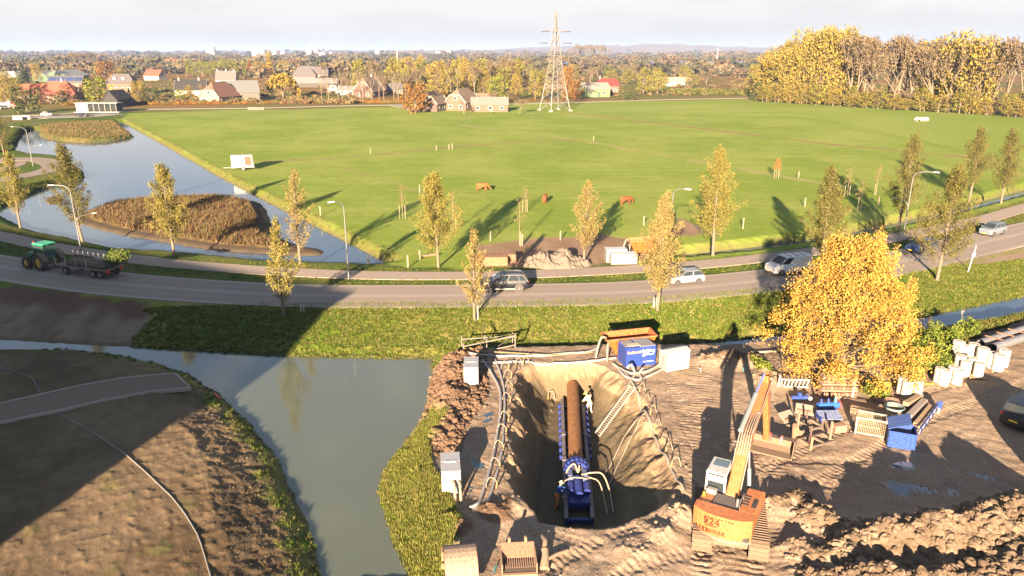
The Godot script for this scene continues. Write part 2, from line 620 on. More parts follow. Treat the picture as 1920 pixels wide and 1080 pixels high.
func vegetation() -> void:
	# avenue of upswept trees
	for e in [
		[Vector3(-67.48, 0, -98.72), 10.37, 1.75, 2600, gold, 0.1, "golden avenue tree at the pond's west shore"],
		[Vector3(-54.45, 0, -90.68), 12.74, 2.0, 3400, olive, 0.0, "dense olive avenue tree behind the tractor's lamp"],
		[Vector3(-40.01, 0, -84.24), 11.01, 1.95, 3200, gold, 0.05, "golden avenue tree in front of the island"],
		[Vector3(-24.08, 0, -80.55), 11.01, 1.7, 1700, rusty, 0.25, "sparse brownish avenue tree at the island's sand spit"],
		[Vector3(-21.01, -0.3, -63.69), 9.45, 1.45, 1700, gold, 0.15, "loose golden avenue tree on the near verge whose trunk stands in the big shadow"],
		[Vector3(-8.27, 0, -79.46), 10.71, 2.05, 3600, gold, 0.0, "dense golden-olive avenue tree at the pasture corner"],
		[Vector3(-3.4, -0.3, -62.98), 8.51, 1.2, 1500, rusty, 0.2, "thin yellowish avenue tree standing in front of the black car"],
		[Vector3(8.23, 0, -81), 9.59, 1.85, 2400, rusty, 0.1, "brownish avenue tree beside the grey sand heap"],
		[Vector3(13.62, -0.2, -65.16), 11.21, 1.75, 3200, rusty, 0.05, "broad yellow-brown avenue tree covering the pale orange skip"],
		[Vector3(23.89, 0, -84.48), 12.84, 2.2, 3600, gold, 0.0, "dense golden avenue tree by the field ditch"],
		[Vector3(33.15, 0, -75.34), 12, 1.95, 3600, olive, 0.0, "tall dense avenue tree hiding the rear of the white van"],
		[Vector3(52.04, 0, -96.82), 12.87, 1.9, 3000, olive, 0.0, "olive avenue tree behind the yellow tree's top"],
		[Vector3(45.34, -0.2, -75.02), 12.41, 2.35, 4000, olive, 0.0, "broad dark avenue tree on the near verge right of the yellow tree"],
		[Vector3(75.13, 0, -119.55), 11.68, 2.0, 3000, olive, 0.0, "second to last olive avenue tree, beyond the silver car"],
		[Vector3(78.03, 0, -115.96), 11.86, 2.0, 3000, olive, 0.0, "last olive avenue tree near the frame edge"],
		[Vector3(-118.78, 0, -173.47), 10.33, 2.0, 2200, olive, 0.0, "dark avenue tree beyond the looped path"],
	]:
		var t := avenue_tree(e[1], e[2] * (1.5 if e[3] > 2900 else 1.3), e[3] * (4 if e[3] > 2900 else 3), e[4], e[5])
		t.position = e[0] + Vector3(0, -0.1, 0)
		t.rotation = Vector3(rng.randf_range(-0.035, 0.035), rng.randf() * TAU, rng.randf_range(-0.035, 0.035))
		t.set_meta("label", e[6])
		t.set_meta("group", "upswept avenue trees along the road")
	# the big yellow tree
	var y := thing("yellow_tree", "big bright yellow maple standing between the yard and the canal", "tree", Vector3(24.53, -0.5, -50.37), 0.0)
	limbs = MB.new()
	limbs.cyl(Vector3(0, -0.4, 0), Vector3(0.1, 2.0, 0), 0.32, 0.24, 10, false)
	var blobs := []
	for i in 200:
		var f := (i + rng.randf()) / 200.0
		var az := i * 2.39996 + rng.randf_range(-0.3, 0.3)
		var up := lerpf(0.8, 10.6, pow(f, 0.9))
		var w := 5.8 * (0.7 + 0.34 * sin(clampf(up / 4.2, 0, 1) * PI * 0.5)) * pow(clampf(1.0 - (up - 3.2) / 9.2, 0.03, 1.0), 0.8)
		w *= rng.randf_range(0.35, 1.0)
		var b := Vector3(cos(az) * w, up, sin(az) * w)
		limbs.cyl(Vector3(0.1, maxf(up * 0.45, 1.2), 0), b, 0.05, 0.012, 4, false)
		blobs.append([b, Vector3(0.95, 1.0, 0.95) * rng.randf_range(0.7, 1.2), 1.0])
	for k in [[1.2, 11.6, 0.3], [2.9, 10.2, -0.4], [-0.6, 10.9, 0.2], [-2.6, 9.0, 0.5], [3.9, 8.2, 0.6], [-4.0, 7.0, -0.3], [0.4, 10.2, 1.4], [2.0, 11.0, -0.8]]:
		blobs.append([Vector3(k[0], k[1] - 0.7, k[2]), Vector3(0.35, 1.1, 0.35), 0.8])
		limbs.cyl(Vector3(k[0] * 0.5, k[1] * 0.5, k[2]), Vector3(k[0], k[1], k[2]), 0.05, 0.01, 4, false)
	obj("trunk", limbs.done(), bark_mat(), y)
	obj("crown", leaf_cloud(blobs, 60000, 0.135, [Color(0.341, 0.198, 0.041), Color(0.352, 0.215, 0.047), Color(0.297, 0.165, 0.033), Color(0.341, 0.242, 0.055)], 0.75), leaf_mat(), y)
	# bushes by the rolls
	var leafy := [Color(0.10, 0.14, 0.02), Color(0.15, 0.17, 0.03), Color(0.07, 0.10, 0.02)]
	for e in [[Vector3(30.61, -0.6, -52.64), 1.5, "green bush at the foot of the yellow tree"], [Vector3(31.12, -0.6, -51.64), 1.6, "green bush between the yellow tree and the white rolls"], [Vector3(32.59, -0.6, -52.84), 1.6, "bush left of the big cluster of white rolls"], [Vector3(34.7, -0.8, -55.64), 1.5, "bush behind the big cluster of white rolls"], [Vector3(33.26, -0.8, -55.64), 1.5, "leafy bush close to the canal behind the yellow tree"], [Vector3(36.88, -0.9, -57.94), 1.3, "bush on the canal bank behind the tall white rolls"], [Vector3(25.64, -0.5, -48.11), 1.0, "low green bush in front of the yellow pipes"], [Vector3(39.27, -0.9, -59.15), 1.1, "scrubby bush on the canal bank above the grey pipes"], [Vector3(19.1, -0.5, -51.62), 0.7, "small weed clump behind the excavator's stick"]]:
		var b := thing("bush", e[2], "bush", ground_at(e[0]), rng.randf() * 6.0, "green bushes by the yard")
		var bl := []
		for i in 9:
			bl.append([Vector3(rng.randf_range(-1, 1) * e[1], rng.randf_range(0.25, 1.0) * e[1], rng.randf_range(-1, 1) * e[1] * 0.8), Vector3.ONE * e[1] * 0.5, 1.0])
		var st := MB.new()
		for i in 6:
			st.cyl(Vector3.ZERO, bl[i][0], 0.03, 0.01, 4, false)
		obj("stem", st.done(), bark_mat(), b)
		obj("foliage", leaf_cloud(bl, int(1100 * e[1]), 0.17, leafy, 0.5), leaf_mat(), b)
	saplings()
	far_trees()


func saplings() -> void:
	var n := 0
	for e in [[Vector3(-15.87, 0, -104.86), 4.6, "bare sapling with two stakes right of the pond's east bank"], [Vector3(-7.91, 0, -96.82), 5.2, "bare sapling behind the dense golden-olive tree"], [Vector3(0.93, 0, -89.32), 5.6, "bare sapling with two stakes above the sand heap"], [Vector3(50.29, 0, -139.9), 3.6, "staked sapling with an orange top in mid-pasture"], [Vector3(55.8, 0, -121.42), 4.6, "bare sapling just right of the tall dense tree"], [Vector3(61.51, 0, -123.35), 4.8, "bare sapling left of the olive tree behind the yellow tree"], [Vector3(53.22, 0, -110.95), 4.4, "bare sapling in the long tree shadow"], [Vector3(2.02, 0, -109.76), 3.6, "thin twiggy sapling in the pasture behind the sand heap"]]:
		var t := thing("sapling", e[2], "tree", ground_at(e[0]), n * 0.8, "staked saplings in the pasture")
		limbs = MB.new()
		var h: float = e[1]
		limbs.cyl(Vector3(0, -0.2, 0), Vector3(0, h, 0), 0.06, 0.015, 6, false)
		var bl := []
		for i in 16:
			var y0 := lerpf(h * 0.4, h * 0.95, i / 16.0)
			var b := Vector3(cos(i * 2.4) * 0.55, y0 + 0.5, sin(i * 2.4) * 0.55) * Vector3(1.2 - i / 20.0, 1, 1.2 - i / 20.0)
			limbs.cyl(Vector3(0, y0, 0), b, 0.02, 0.006, 4, false)
			bl.append([b, Vector3.ONE * 0.35, 1.0])
		obj("trunk", limbs.done(), mat(0.165, 0.127, 0.083, 0.9), t)
		obj("crown", leaf_cloud(bl, 130 if n != 3 else 320, 0.16, [Color(0.182, 0.121, 0.055)] if n != 3 else [Color(0.275, 0.099, 0.028)], 0.6), leaf_mat(), t)
		for s in [-1, 1]:
			obj("stake", cylm(Vector3(s * 0.42, -0.3, 0.1), Vector3(s * 0.4, 1.9, 0.1), 0.06, 0.055, 7), mat(0.231, 0.182, 0.121, 0.9), t)
		n += 1


var far_kinds := {}


func far_tree(kind: String, at: Vector3, h: float, r: float, label: String, group := "") -> void:
	var alike := kind + str(rng.randi() % (3 if group else 2))
	if not far_kinds.has(alike):
		var t: Node3D
		match kind:
			"yellow": t = round_tree("yellow_leaved_tree", 10.0, 3.6, 0.12, 30, 2200, 0.36, [Color(0.24, 0.175, 0.038), Color(0.19, 0.15, 0.034), Color(0.15, 0.13, 0.036)])
			"olive": t = round_tree("olive_leaved_tree", 10.0, 3.6, 0.14, 22, 1000, 0.5, [Color(0.127, 0.116, 0.022), Color(0.17, 0.17, 0.035), Color(0.165, 0.138, 0.033)])
			"green": t = round_tree("green_leaved_tree", 10.0, 3.8, 0.12, 24, 1000, 0.55, [Color(0.16, 0.19, 0.025), Color(0.121, 0.121, 0.017), Color(0.12, 0.14, 0.025)])
			"orange": t = round_tree("orange_leaved_tree", 10.0, 3.8, 0.08, 26, 1300, 0.55, [Color(0.18, 0.092, 0.024), Color(0.155, 0.075, 0.02), Color(0.195, 0.11, 0.033)])
			"brown": t = bare_tree("bare_brown_tree", 10.0, 0.42, twig, 1500, 0.22)
			"dark": t = round_tree("dark_leaved_tree", 10.0, 3.6, 0.06, 22, 1000, 0.55, [Color(0.055, 0.075, 0.025), Color(0.08, 0.085, 0.03)])
			"red": t = round_tree("red_leaved_tree", 10.0, 3.8, 0.06, 22, 900, 0.55, [Color(0.11, 0.05, 0.03), Color(0.12, 0.065, 0.04)])
			"cone": t = cone_tree("dark_conifer", 10.0, 2.8, 700, 0.7, [Color(0.04, 0.06, 0.025), Color(0.06, 0.075, 0.03)])
			"redcone": t = cone_tree("red_brown_conifer", 10.0, 2.4, 600, 0.7, [Color(0.165, 0.072, 0.025), Color(0.132, 0.055, 0.022)])
			"column": t = cone_tree("yellow_column_tree", 10.0, 1.6, 600, 0.6, [Color(0.275, 0.182, 0.028), Color(0.231, 0.165, 0.028)])
			"willow": t = willow_tree("weeping_willow", 10.0, 6.0, 1500, 0.75, [Color(0.253, 0.171, 0.033), Color(0.209, 0.154, 0.033), Color(0.165, 0.132, 0.028)])
			"slim": t = bare_tree("slim_bare_tree", 10.0, 0.34, twig, 150, 0.42)
		far_kinds[alike] = t
		t.position = at
		t.rotation.y = rng.randf() * TAU
		var base_r := {"cone": 2.8, "redcone": 2.4, "column": 1.6, "willow": 6.0}
		var k: float = r / base_r.get(kind, 3.7)
		t.scale = Vector3(k, h / 10.0, k)
		tag(t, label, "tree", group)
		return
	var base_r2 := {"cone": 2.8, "redcone": 2.4, "column": 1.6, "willow": 6.0}
	var k2: float = r / base_r2.get(kind, 3.7)
	var c := dup(far_kinds[alike], at, rng.randf() * TAU, label, group, Vector3(k2, h / 10.0, k2))
	if group == "" and c.has_meta("group"):
		c.remove_meta("group")


func far_trees() -> void:
	var dn := Vector3(0, -0.14, 0)
	# trees one can tell apart
	for e in [
		["cone", Vector3(-366.82, 0, -574.32), 16.87, 4.6, "dark broad conifer left of the large red-roofed house"],
		["yellow", Vector3(-368.67, 0, -594.37), 15.09, 4.4, "bright yellow tree between the dark conifer and the green barns"],
		["green", Vector3(-182.72, 0, -334.8), 12.71, 6.4, "round yellow-green tree beside the glass pavilion"],
		["yellow", Vector3(-230.58, 0, -345.17), 14.24, 4.8, "golden tree at the west frame edge above the lorry"],
		["olive", Vector3(-240.8, 0, -367.92), 11.95, 4.2, "olive tree next to the golden tree at the west edge"],
		["dark", Vector3(-190.13, 0, -296.12), 10.51, 6.6, "dark green bushy tree in front of the red-roofed annex"],
		["yellow", Vector3(-180.73, 0, -367.92), 9.97, 4.6, "golden tree right of the brick house with the slate roof"],
		["dark", Vector3(-169.31, 0, -356.19), 7.51, 4.0, "dark wide bush tree beside the golden tree by the brick house"],
		["orange", Vector3(-333.62, 0, -627.2), 16.31, 9.0, "large orange-brown tree behind the round yellow-green tree"],
		["red", Vector3(-216.47, 0, -352.44), 6.95, 4.4, "pinkish red tree in front of the red-roofed house"],
		["red", Vector3(-207.69, 0, -356.19), 9.19, 3.6, "reddish tree at the right corner of the red-roofed house"],
		["dark", Vector3(-209.77, 0, -352.44), 6.24, 3.6, "dark shrub tree between the two red trees"],
		["redcone", Vector3(-240.8, 0, -704.9), 16.89, 4.4, "pointed red-brown conifer beyond the grey-roofed villa"],
		["column", Vector3(-237.14, 0, -751.35), 25.39, 4.4, "tall yellow column-shaped tree rising above the rest"],
		["yellow", Vector3(-253.64, 0, -768.21), 14.83, 6.0, "yellow-green tree left of the tall column tree"],
		["yellow", Vector3(-239.12, 0, -804.28), 14.45, 6.6, "yellow-green tree right of the tall column tree"],
		["willow", Vector3(-118.74, 0, -393.8), 13.28, 8.6, "big golden weeping willow right of the open barn"],
		["yellow", Vector3(-161.87, 0, -380.42), 7.48, 2.4, "small bright yellow tree before the white house"],
		["green", Vector3(-166.42, 0, -380.42), 5.43, 2.6, "small green tree left of the bright yellow one"],
		["brown", Vector3(-155.06, 0, -376.16), 8.67, 3.0, "bare brown tree before the white house"],
		["yellow", Vector3(-131.1, 0, -380.42), 7.48, 2.4, "small yellow tree at the open barn's corner"],
		["orange", Vector3(-38.23, 0, -298.79), 11.8, 5.6, "dense orange oak beside the dark cottage"],
		["orange", Vector3(27.6, 0, -384.78), 16.57, 3.4, "tall orange tree just right of the pylon"],
		["orange", Vector3(32.47, 0, -384.78), 9.9, 3.6, "orange-brown bush tree between the pylon and the green shed"],
		["dark", Vector3(71.06, 0, -564.78), 14.35, 4.2, "dark brown-green tree behind the maroon roof"],
		["olive", Vector3(11.63, 0, -384.78), 14.53, 4.0, "yellow-green roadside tree left of the pylon"],
		["olive", Vector3(15.87, 0, -389.24), 14.95, 3.6, "second yellow-green roadside tree left of the pylon"],
		["yellow", Vector3(2.44, 0, -384.78), 11.96, 4.0, "yellow roadside tree behind the brick stable"],
		["olive", Vector3(74.98, 0, -434.42), 14.89, 4.6, "yellowish tree left of the nursery hedge"],
		["olive", Vector3(82.91, 0, -434.42), 15.18, 4.8, "second yellowish tree by the nursery hedge"],
		["dark", Vector3(56.28, 0, -384.78), 6.79, 2.6, "dark bush right of the maroon-roofed house"],
		["dark", Vector3(59.54, 0, -376.16), 5.12, 3.4, "low brown-green bush right of the maroon-roofed house"],
		["dark", Vector3(121.19, 0, -376.16), 9.18, 3.0, "dark shaded tree at the wood's west tip"],
		["olive", Vector3(137.16, 0, -434.42), 16.91, 5.2, "olive tree standing before the wood's west end"],
		["brown", Vector3(3.11, 0, -293.51), 6.64, 3.0, "small bare tree between the low pink barn and the pylon"],
		["slim", Vector3(-18.52, 0, -290.94), 4.8, 2.6, "little bare fruit tree before the main farmhouse"],
		["brown", Vector3(-5.73, 0, -325.03), 7.54, 4.0, "bare brown tree behind the low pink barn"],
		["green", Vector3(-7.3, 0, -345.17), 13.09, 5.0, "olive-green tree behind the brick stable"],
		["yellow", Vector3(-39.66, 0, -403.24), 18.94, 7.6, "tall yellow-green tree rising from the brown wood"],
		["dark", Vector3(-54.43, 0, -470.73), 17.96, 5.5, "dark green crown among the brown wood"],
		["yellow", Vector3(-1049.2, 0, -4978.44), 26.2, 26.0, "far yellow tree group beyond the grey barns"],
	]:
		far_tree(e[0], e[1] + dn, e[2], e[3], e[4])
	# rows and woods, tree by tree
	for i in 13:
		var u := i / 12.0
		far_tree("slim", (Vector3(-92.66, 0, -371.99)).lerp(Vector3(-52.39, 0, -376.16), u) + dn + Vector3(rng.randf_range(-1, 1), 0, rng.randf_range(-2, 2)), rng.randf_range(11.5, 13.5), 3.4, "slim bare tree, %s from the west in the row before the brown-roofed farmhouse" % nth(i), "slim bare trees along the lane")
	for i in 9:
		far_tree("green", (Vector3(-338.24, 0, -804.28)).lerp(Vector3(-266.49, 0, -768.21), i / 8.0) + dn, rng.randf_range(13, 17), rng.randf_range(4.0, 5.5), "green tree, %s from the west in the clipped row behind the villa" % nth(i), "clipped green trees behind the villa")
	for i in 12:
		far_tree("brown", (Vector3(-661.4, 0, -1155.99)).lerp(Vector3(-608.99, 0, -1118.47), i / 11.0) + dn + Vector3(0, 0, rng.randf_range(-15, 15)), rng.randf_range(20, 25), 7.0, "tall brown tree, %s from the west in the wood behind the long dark hall" % nth(i), "brown wood behind the long hall")
	for i in 15:
		far_tree("brown", (Vector3(186.22, 0, -2319.35)).lerp(Vector3(282.54, 0, -2319.35), i / 14.0) + dn + Vector3(0, 0, rng.randf_range(-60, 60)), rng.randf_range(44, 50), 13.0, "tall bare poplar, %s from the west in the grove right of the pylon" % nth(i), "bare poplar grove on the plain")
	for i in 64:
		var f := (i + rng.randf()) / 64.0
		var p := (Vector3(-87.7, 0, -423.51)).lerp(Vector3(7.62, 0, -434.42), f) + dn + Vector3(rng.randf_range(-6, 6), 0, -rng.randf_range(0, 170))
		far_tree(["brown", "brown", "olive", "brown", "yellow"][i % 5], p, rng.randf_range(13, 21), rng.randf_range(4.5, 6.5), "%s tree from the west in the brownish wood behind the farm" % nth(i), "brownish wood behind the farm")
	for i in 26:
		var p := (Vector3(8.03, 0, -457.98)).lerp(Vector3(157.04, 0, -498.45), (i + rng.randf()) / 26.0) + dn + Vector3(0, 0, -rng.randf_range(20, 260))
		far_tree(["brown", "olive", "brown"][i % 3], p, rng.randf_range(8, 14), rng.randf_range(4, 5.5), "%s scattered tree east of the pylon on the plain before the wood" % nth(i), "scattered trees right of the pylon")
	for i in 70:
		var p := (Vector3(-463.43, 0, -651.14)).lerp(Vector3(-179.2, 0, -804.28), (i + rng.randf()) / 70.0) + dn + Vector3(0, 0, -rng.randf_range(-80, 420))
		far_tree(["brown", "orange", "olive", "yellow", "brown", "dark"][i % 6], p, rng.randf_range(7, 13), rng.randf_range(3.5, 5.5), "%s garden tree from the west among the village houses" % nth(i), "garden trees of the village")
	# the tall wood at the right
	for i in 20:
		var p := (Vector3(119.15, 0, -356.19)).lerp(Vector3(148.73, 0, -334.8), (i % 10 + rng.randf()) / 10.0) + dn + Vector3(6.0, 0, -rng.randf_range(0, 16) - (22.0 if i >= 10 else 0.0))
		var rise := lerpf(24.0, 34.0, clampf((i % 10) / 6.0, 0.0, 1.0))
		far_tree("yellow", p, rise * rng.randf_range(0.9, 1.06), rng.randf_range(7.0, 8.5), "tall yellow-leaved tree, %s from the west in the %s row of the wood" % [nth(i % 10), "front" if i < 10 else "back"], "yellow trees of the tall wood")
	for i in 34:
		var p := (Vector3(147.55, 0, -334.8)).lerp(Vector3(198.42, 0, -271.84), (i % 17 + rng.randf()) / 17.0) + dn + Vector3(0, 0, -rng.randf_range(0, 14) - (24.0 if i >= 17 else 0.0))
		far_tree("brown" if i % 17 != 11 and i % 17 != 10 else "yellow", p, rng.randf_range(28, 33), rng.randf_range(7.5, 9.5), ("tall bare tree" if i % 17 != 11 and i % 17 != 10 else "tall yellow tree amid bare ones") + ", %s from the west, %s row, eastern wood" % [nth(i % 17), "front" if i < 17 else "back"], "bare trees of the tall wood" if i % 17 != 11 and i % 17 != 10 else "late yellow trees amid the bare wood")
	for i in 40:
		var f := (i + rng.randf()) / 40.0
		var p := (Vector3(120.4, 0, -367.92)).lerp(Vector3(195.29, 0, -267.45), f) + dn + Vector3(0, 0, -rng.randf_range(-1, 5))
		far_tree(["yellow", "olive", "yellow", "brown", "olive"][i % 5], p, rng.randf_range(5, 10), rng.randf_range(3.5, 5.0), "low undergrowth tree, %s from the west along the foot of the tall wood" % nth(i), "undergrowth along the tall wood")


# ---------------------------------------------------------------- ground
var canal := pl([-58.92, -62.71, -45.8, -61.27, -37.24, -60.01, -33.01, -59.52, -25.62, -58.44, -18.95, -57.51, -12.57, -57.17, -6.48, -56.95, -6.49, -54.04, -6.38, -50.65, -6.27, -47.19, -6.95, -43.77, -7.48, -41.38, -7.81, -38.91, -7.55, -36.95, -6.73, -34.17, -5.94, -32.14, -4.9, -29.92, -3.88, -27.25, -8.12, -27.25, -9.23, -29.92, -10.75, -33.47, -12.51, -36.68, -14.86, -41.06, -18.03, -45.46, -21.95, -50.19, -25.72, -53.74, -29.01, -55.84, -32.93, -57.51, -37.26, -58.8, -44.32, -59.04, -56.98, -60.38])
var east_canal := pl([12.88, -59.76, 16.01, -60.38, 22.11, -61.78, 29.84, -64.2, 39.81, -67.25, 53.88, -73.47, 79.26, -84.77, 71.46, -75.65, 49.76, -67.25, 36.66, -62.04, 28.2, -60.26, 21.35, -59.4, 17.39, -58.44, 12.7, -58.8])
var pond := pl([-142.15, -270.36, -136.53, -264.13, -96.99, -205.32, -61.72, -152.07, -44.51, -126.72, -32.32, -109.43, -22.85, -95.79, -17.06, -87.42, -14.04, -83.15, -16.84, -82.7, -20.1, -83.38, -25.26, -83.83, -30.62, -84.76, -36.55, -86.92, -41.77, -88.42, -49.32, -89.97, -58.23, -95.5, -63.56, -98.2, -69.47, -102.36, -75.39, -107.95, -80.98, -113.32, -82.5, -117.91, -85.25, -129.76, -86.54, -139.19, -84.22, -144.72, -89.69, -154.2, -96.75, -163.32, -105.3, -174.43, -110.34, -177.21, -115.34, -179.1, -127.84, -190.27, -138.67, -209.12, -154.32, -236.77, -154.57, -241.79, -149.26, -236.77, -139.16, -219.96, -127.91, -210.42, -117.57, -205.32, -112.11, -210.42, -110.51, -218.55, -121.43, -236.77, -130.46, -250.64])
var island := pl([-66.75, -108.32, -66.74, -111.74, -66.87, -118.35, -63.94, -121.02, -60.8, -122.87, -55.54, -124.29, -50.9, -125.74, -46.44, -124.29, -42, -121.02, -38.79, -114.54, -35.09, -105.08, -32.49, -97.89, -27.54, -92.11, -24.39, -90.49, -23.4, -88.93, -23.68, -87.67, -26.25, -87.42, -29.02, -87.92, -32.66, -88.93, -37.26, -89.97, -43.18, -92.93, -48.55, -95.79, -53.33, -98.2, -57.69, -101.04, -63.02, -105.08])
var islet := pl([-78.71, -122.4, -79.92, -126.23, -78.66, -127.72, -75.21, -121.94, -75.22, -118.35])
var ditch := pl([20.29, -87.17, 29.88, -90.76, 38.93, -94.92, 44.74, -97.59, 63.31, -109.81, 92.08, -131.34, 137.73, -167.43, 130.82, -158.63, 89.35, -127.22, 61.72, -106.86, 43.85, -95.5, 38.18, -92.93, 29.25, -88.68, 19.98, -85.71])
var field_area := pl([-141.01, -271.84, -96.32, -204.16, -43.62, -124.34, -22.34, -93.8, -13.21, -79.67, -5.63, -78.6, 3.54, -79.67, 14.63, -81, 21.12, -82.13, 29.89, -85.21, 43.91, -92.07, 68.21, -107.07, 82.86, -117.73, 186.52, -194.38, 225.64, -236.7, 197.58, -290.94, 124.46, -384.78, -1.27, -360.01, -46.76, -331.48, -123.71, -312.83, -150.76, -296.12])
var bare_earth := pl([-4.35, -89.59, 0, -90.95, 2.76, -92.64, 8.42, -94.39, 11.97, -94.69, 15.14, -92.36, 19.1, -91.51, 17.92, -83.76, 14.78, -81.9, 2.39, -79.24, -4.8, -79.67])
var bare_patch := pl([24.63, -107.07, 25.87, -96.2, 23.73, -93.8, 20.71, -94.39])
var brown_verge := pl([-72.59, -76.13, -53.51, -73.43, -45.05, -70.37, -35.2, -66.58, -32.41, -64.9, -32.84, -63.15, -33.43, -60.41, -30.81, -55.52, -42.57, -56.91, -57.14, -58.37])
var road_line := pl([-99.79, -97.45, -75.09, -86.46, -57.36, -79.24, -47.93, -75.34, -39.45, -72.5, -27.76, -70.02, -16.84, -68.93, 0, -69.26, 13.41, -70.37, 26.27, -73.99, 37.68, -77.97, 46.86, -82.59, 57.05, -88.78, 67.99, -95.29, 92.12, -109.76, 150.11, -143.72])
var path_line := pl([-131.35, -130.59, -92.8, -108.59, -67.01, -93.8, -56.58, -88, -44.8, -82.82, -33.46, -79.24, -18.48, -76.33, -5.51, -75.84, 3.42, -76.64, 14.34, -78.5, 20.61, -80, 29.16, -82.94, 42.57, -89.05, 65.32, -102.22, 79.03, -111.96, 112.97, -136.26, 170.73, -177.3])
var mound_area := pl([-59.78, -60.89, -44.32, -59.04, -37.26, -58.8, -32.93, -57.51, -29.01, -55.84, -25.72, -53.74, -21.95, -50.19, -18.03, -45.46, -14.86, -41.06, -12.51, -36.68, -10.75, -33.47, -9.23, -29.92, -8.12, -27.25, -11.31, -16.97, -38.77, -25.98])
var bank_area := pl([-58.86, -60.15, -43.93, -58.77, -31.67, -57.09, -18.18, -55.17, -6.24, -54.84, -2.65, -56.52, 1.78, -56.98, 6.73, -57.45, 12.38, -58.4, 21.17, -59.14, 28.62, -61.59, 38.18, -64.51, 51.79, -70.64, 95.4, -88.46, 159.56, -153.05, 63.6, -88.46, 44.06, -78.75, 13.12, -68.49, -3.92, -67.22, -16.47, -67.06, -55.17, -75.74, -81.29, -85.96])
var west_bank := pl([-5.59, -47.06, -4.37, -44.31, -5.4, -41.3, -4.7, -38.38, -3.79, -35.89, -2.76, -33.2, -2.82, -31.65, -3.33, -30.02, -2.59, -26.47, -6.12, -26.47, -8.41, -37.52])
var east_bank := pl([26.94, -57.46, 30.37, -57.11, 31.85, -54.76, 35.35, -55.64, 40.37, -59.64, 47.19, -63.62, 66.74, -70.39, 72.2, -76.77, 50.05, -67.94, 35.81, -62.52, 28.05, -60.15])
var pit_rim := pl([0.32, -51.33, 2.1, -53.23, 6.31, -53.44, 8.96, -49.45, 9.23, -44.54, 9.5, -40.28, 9.6, -36.67, 8.76, -34.53, 7.36, -33.52, 5.64, -32.73, 3.33, -32.68, 1.07, -33.24, 0.24, -35.55, -0.13, -39.53, 0.18, -44.54])
var pit_floor := pl([3.23, -52.33, 6.26, -52.89, 6.32, -48.19, 5.96, -35.66, 1.52, -35.66, 2.02, -42.86])
var embankment := pl([-3.58, -57.42, -5.61, -55.12, -6.23, -51.18, -5.89, -45.87, -6.46, -41.79, -5.25, -40.13, -3.56, -39.5, -3.24, -43.56, -2.09, -47.53, -2.43, -56.48])
var tracks := [[pl([-16.52, -247.39, 6.3, -220.75, 18.97, -204.16, 31.24, -181.29, 42.83, -160.43, 51.52, -145.04, 59.48, -131.69]), 1.7, Color(0.27, 0.25, 0.10)], [pl([21.31, -301.5, 41.71, -267.45, 58.07, -240.16, 72.69, -212.14, 83.51, -194.38, 95.8, -180.28, 109.13, -164.56]), 2.0, Color(0.23, 0.145, 0.07)], [pl([-54.57, -164.56, -43.13, -166.27, -32.44, -173.47, -17.49, -187.62, -5.6, -195.55, 7.25, -202.88, 18.97, -204.16]), 1.7, Color(0.22, 0.175, 0.075)], [pl([-35.84, -154.97, -26.87, -142.43, -19.19, -131.69, -14.54, -124.34]), 0.8, Color(0.22, 0.22, 0.07)]]
var ruts := [[Rect2(), Vector2(10.9, -28.39), Vector2(10.63, -33.56), Vector2(10.16, -39.22), Vector2(10.21, -46.27), Vector2(10.87, -52.62)], [Rect2(), Vector2(2.49, -28.57), Vector2(5.27, -30.7), Vector2(9.26, -31.97), Vector2(12.75, -32.64)], [Rect2(), Vector2(9.31, -25.41), Vector2(11.24, -32.41)], [Rect2(), Vector2(15.32, -36.89), Vector2(19.61, -39.84), Vector2(26.86, -45.08), Vector2(38.36, -51.62)], [Rect2(), Vector2(14.99, -37.74), Vector2(19.98, -37.74), Vector2(25.13, -36.89), Vector2(29.65, -33.8)], [Rect2(), Vector2(14.61, -49.72), Vector2(13.65, -43.21), Vector2(13.48, -36.89)], [Rect2(), Vector2(-2.02, -34.29), Vector2(0, -31.54), Vector2(3.13, -30.3)]]
var lumps := []   # x, z, radius, height


func far_off(poly: PackedVector2Array, p: Vector2) -> float:
	var best := 1e12
	var a := poly[poly.size() - 1]
	for b in poly:
		best = minf(best, Geometry2D.get_closest_point_to_segment(p, a, b).distance_squared_to(p))
		a = b
	return sqrt(best)


# metres outside a polygon (negative inside), or 99 when well away
func outside(poly: PackedVector2Array, box: Rect2, p: Vector2) -> float:
	if not box.has_point(p):
		return 99.0
	var d := far_off(poly, p)
	return -d if Geometry2D.is_point_in_polygon(p, poly) else d


func bounds(poly: PackedVector2Array, more: float) -> Rect2:
	var r := Rect2(poly[0], Vector2.ZERO)
	for p in poly:
		r = r.expand(p)
	return r.grow(more)


func off_line(line: PackedVector2Array, p: Vector2) -> float:
	var best := 1e12
	for i in line.size() - 1:
		best = minf(best, Geometry2D.get_closest_point_to_segment(p, line[i], line[i + 1]).distance_squared_to(p))
	return sqrt(best)


var boxes := {}


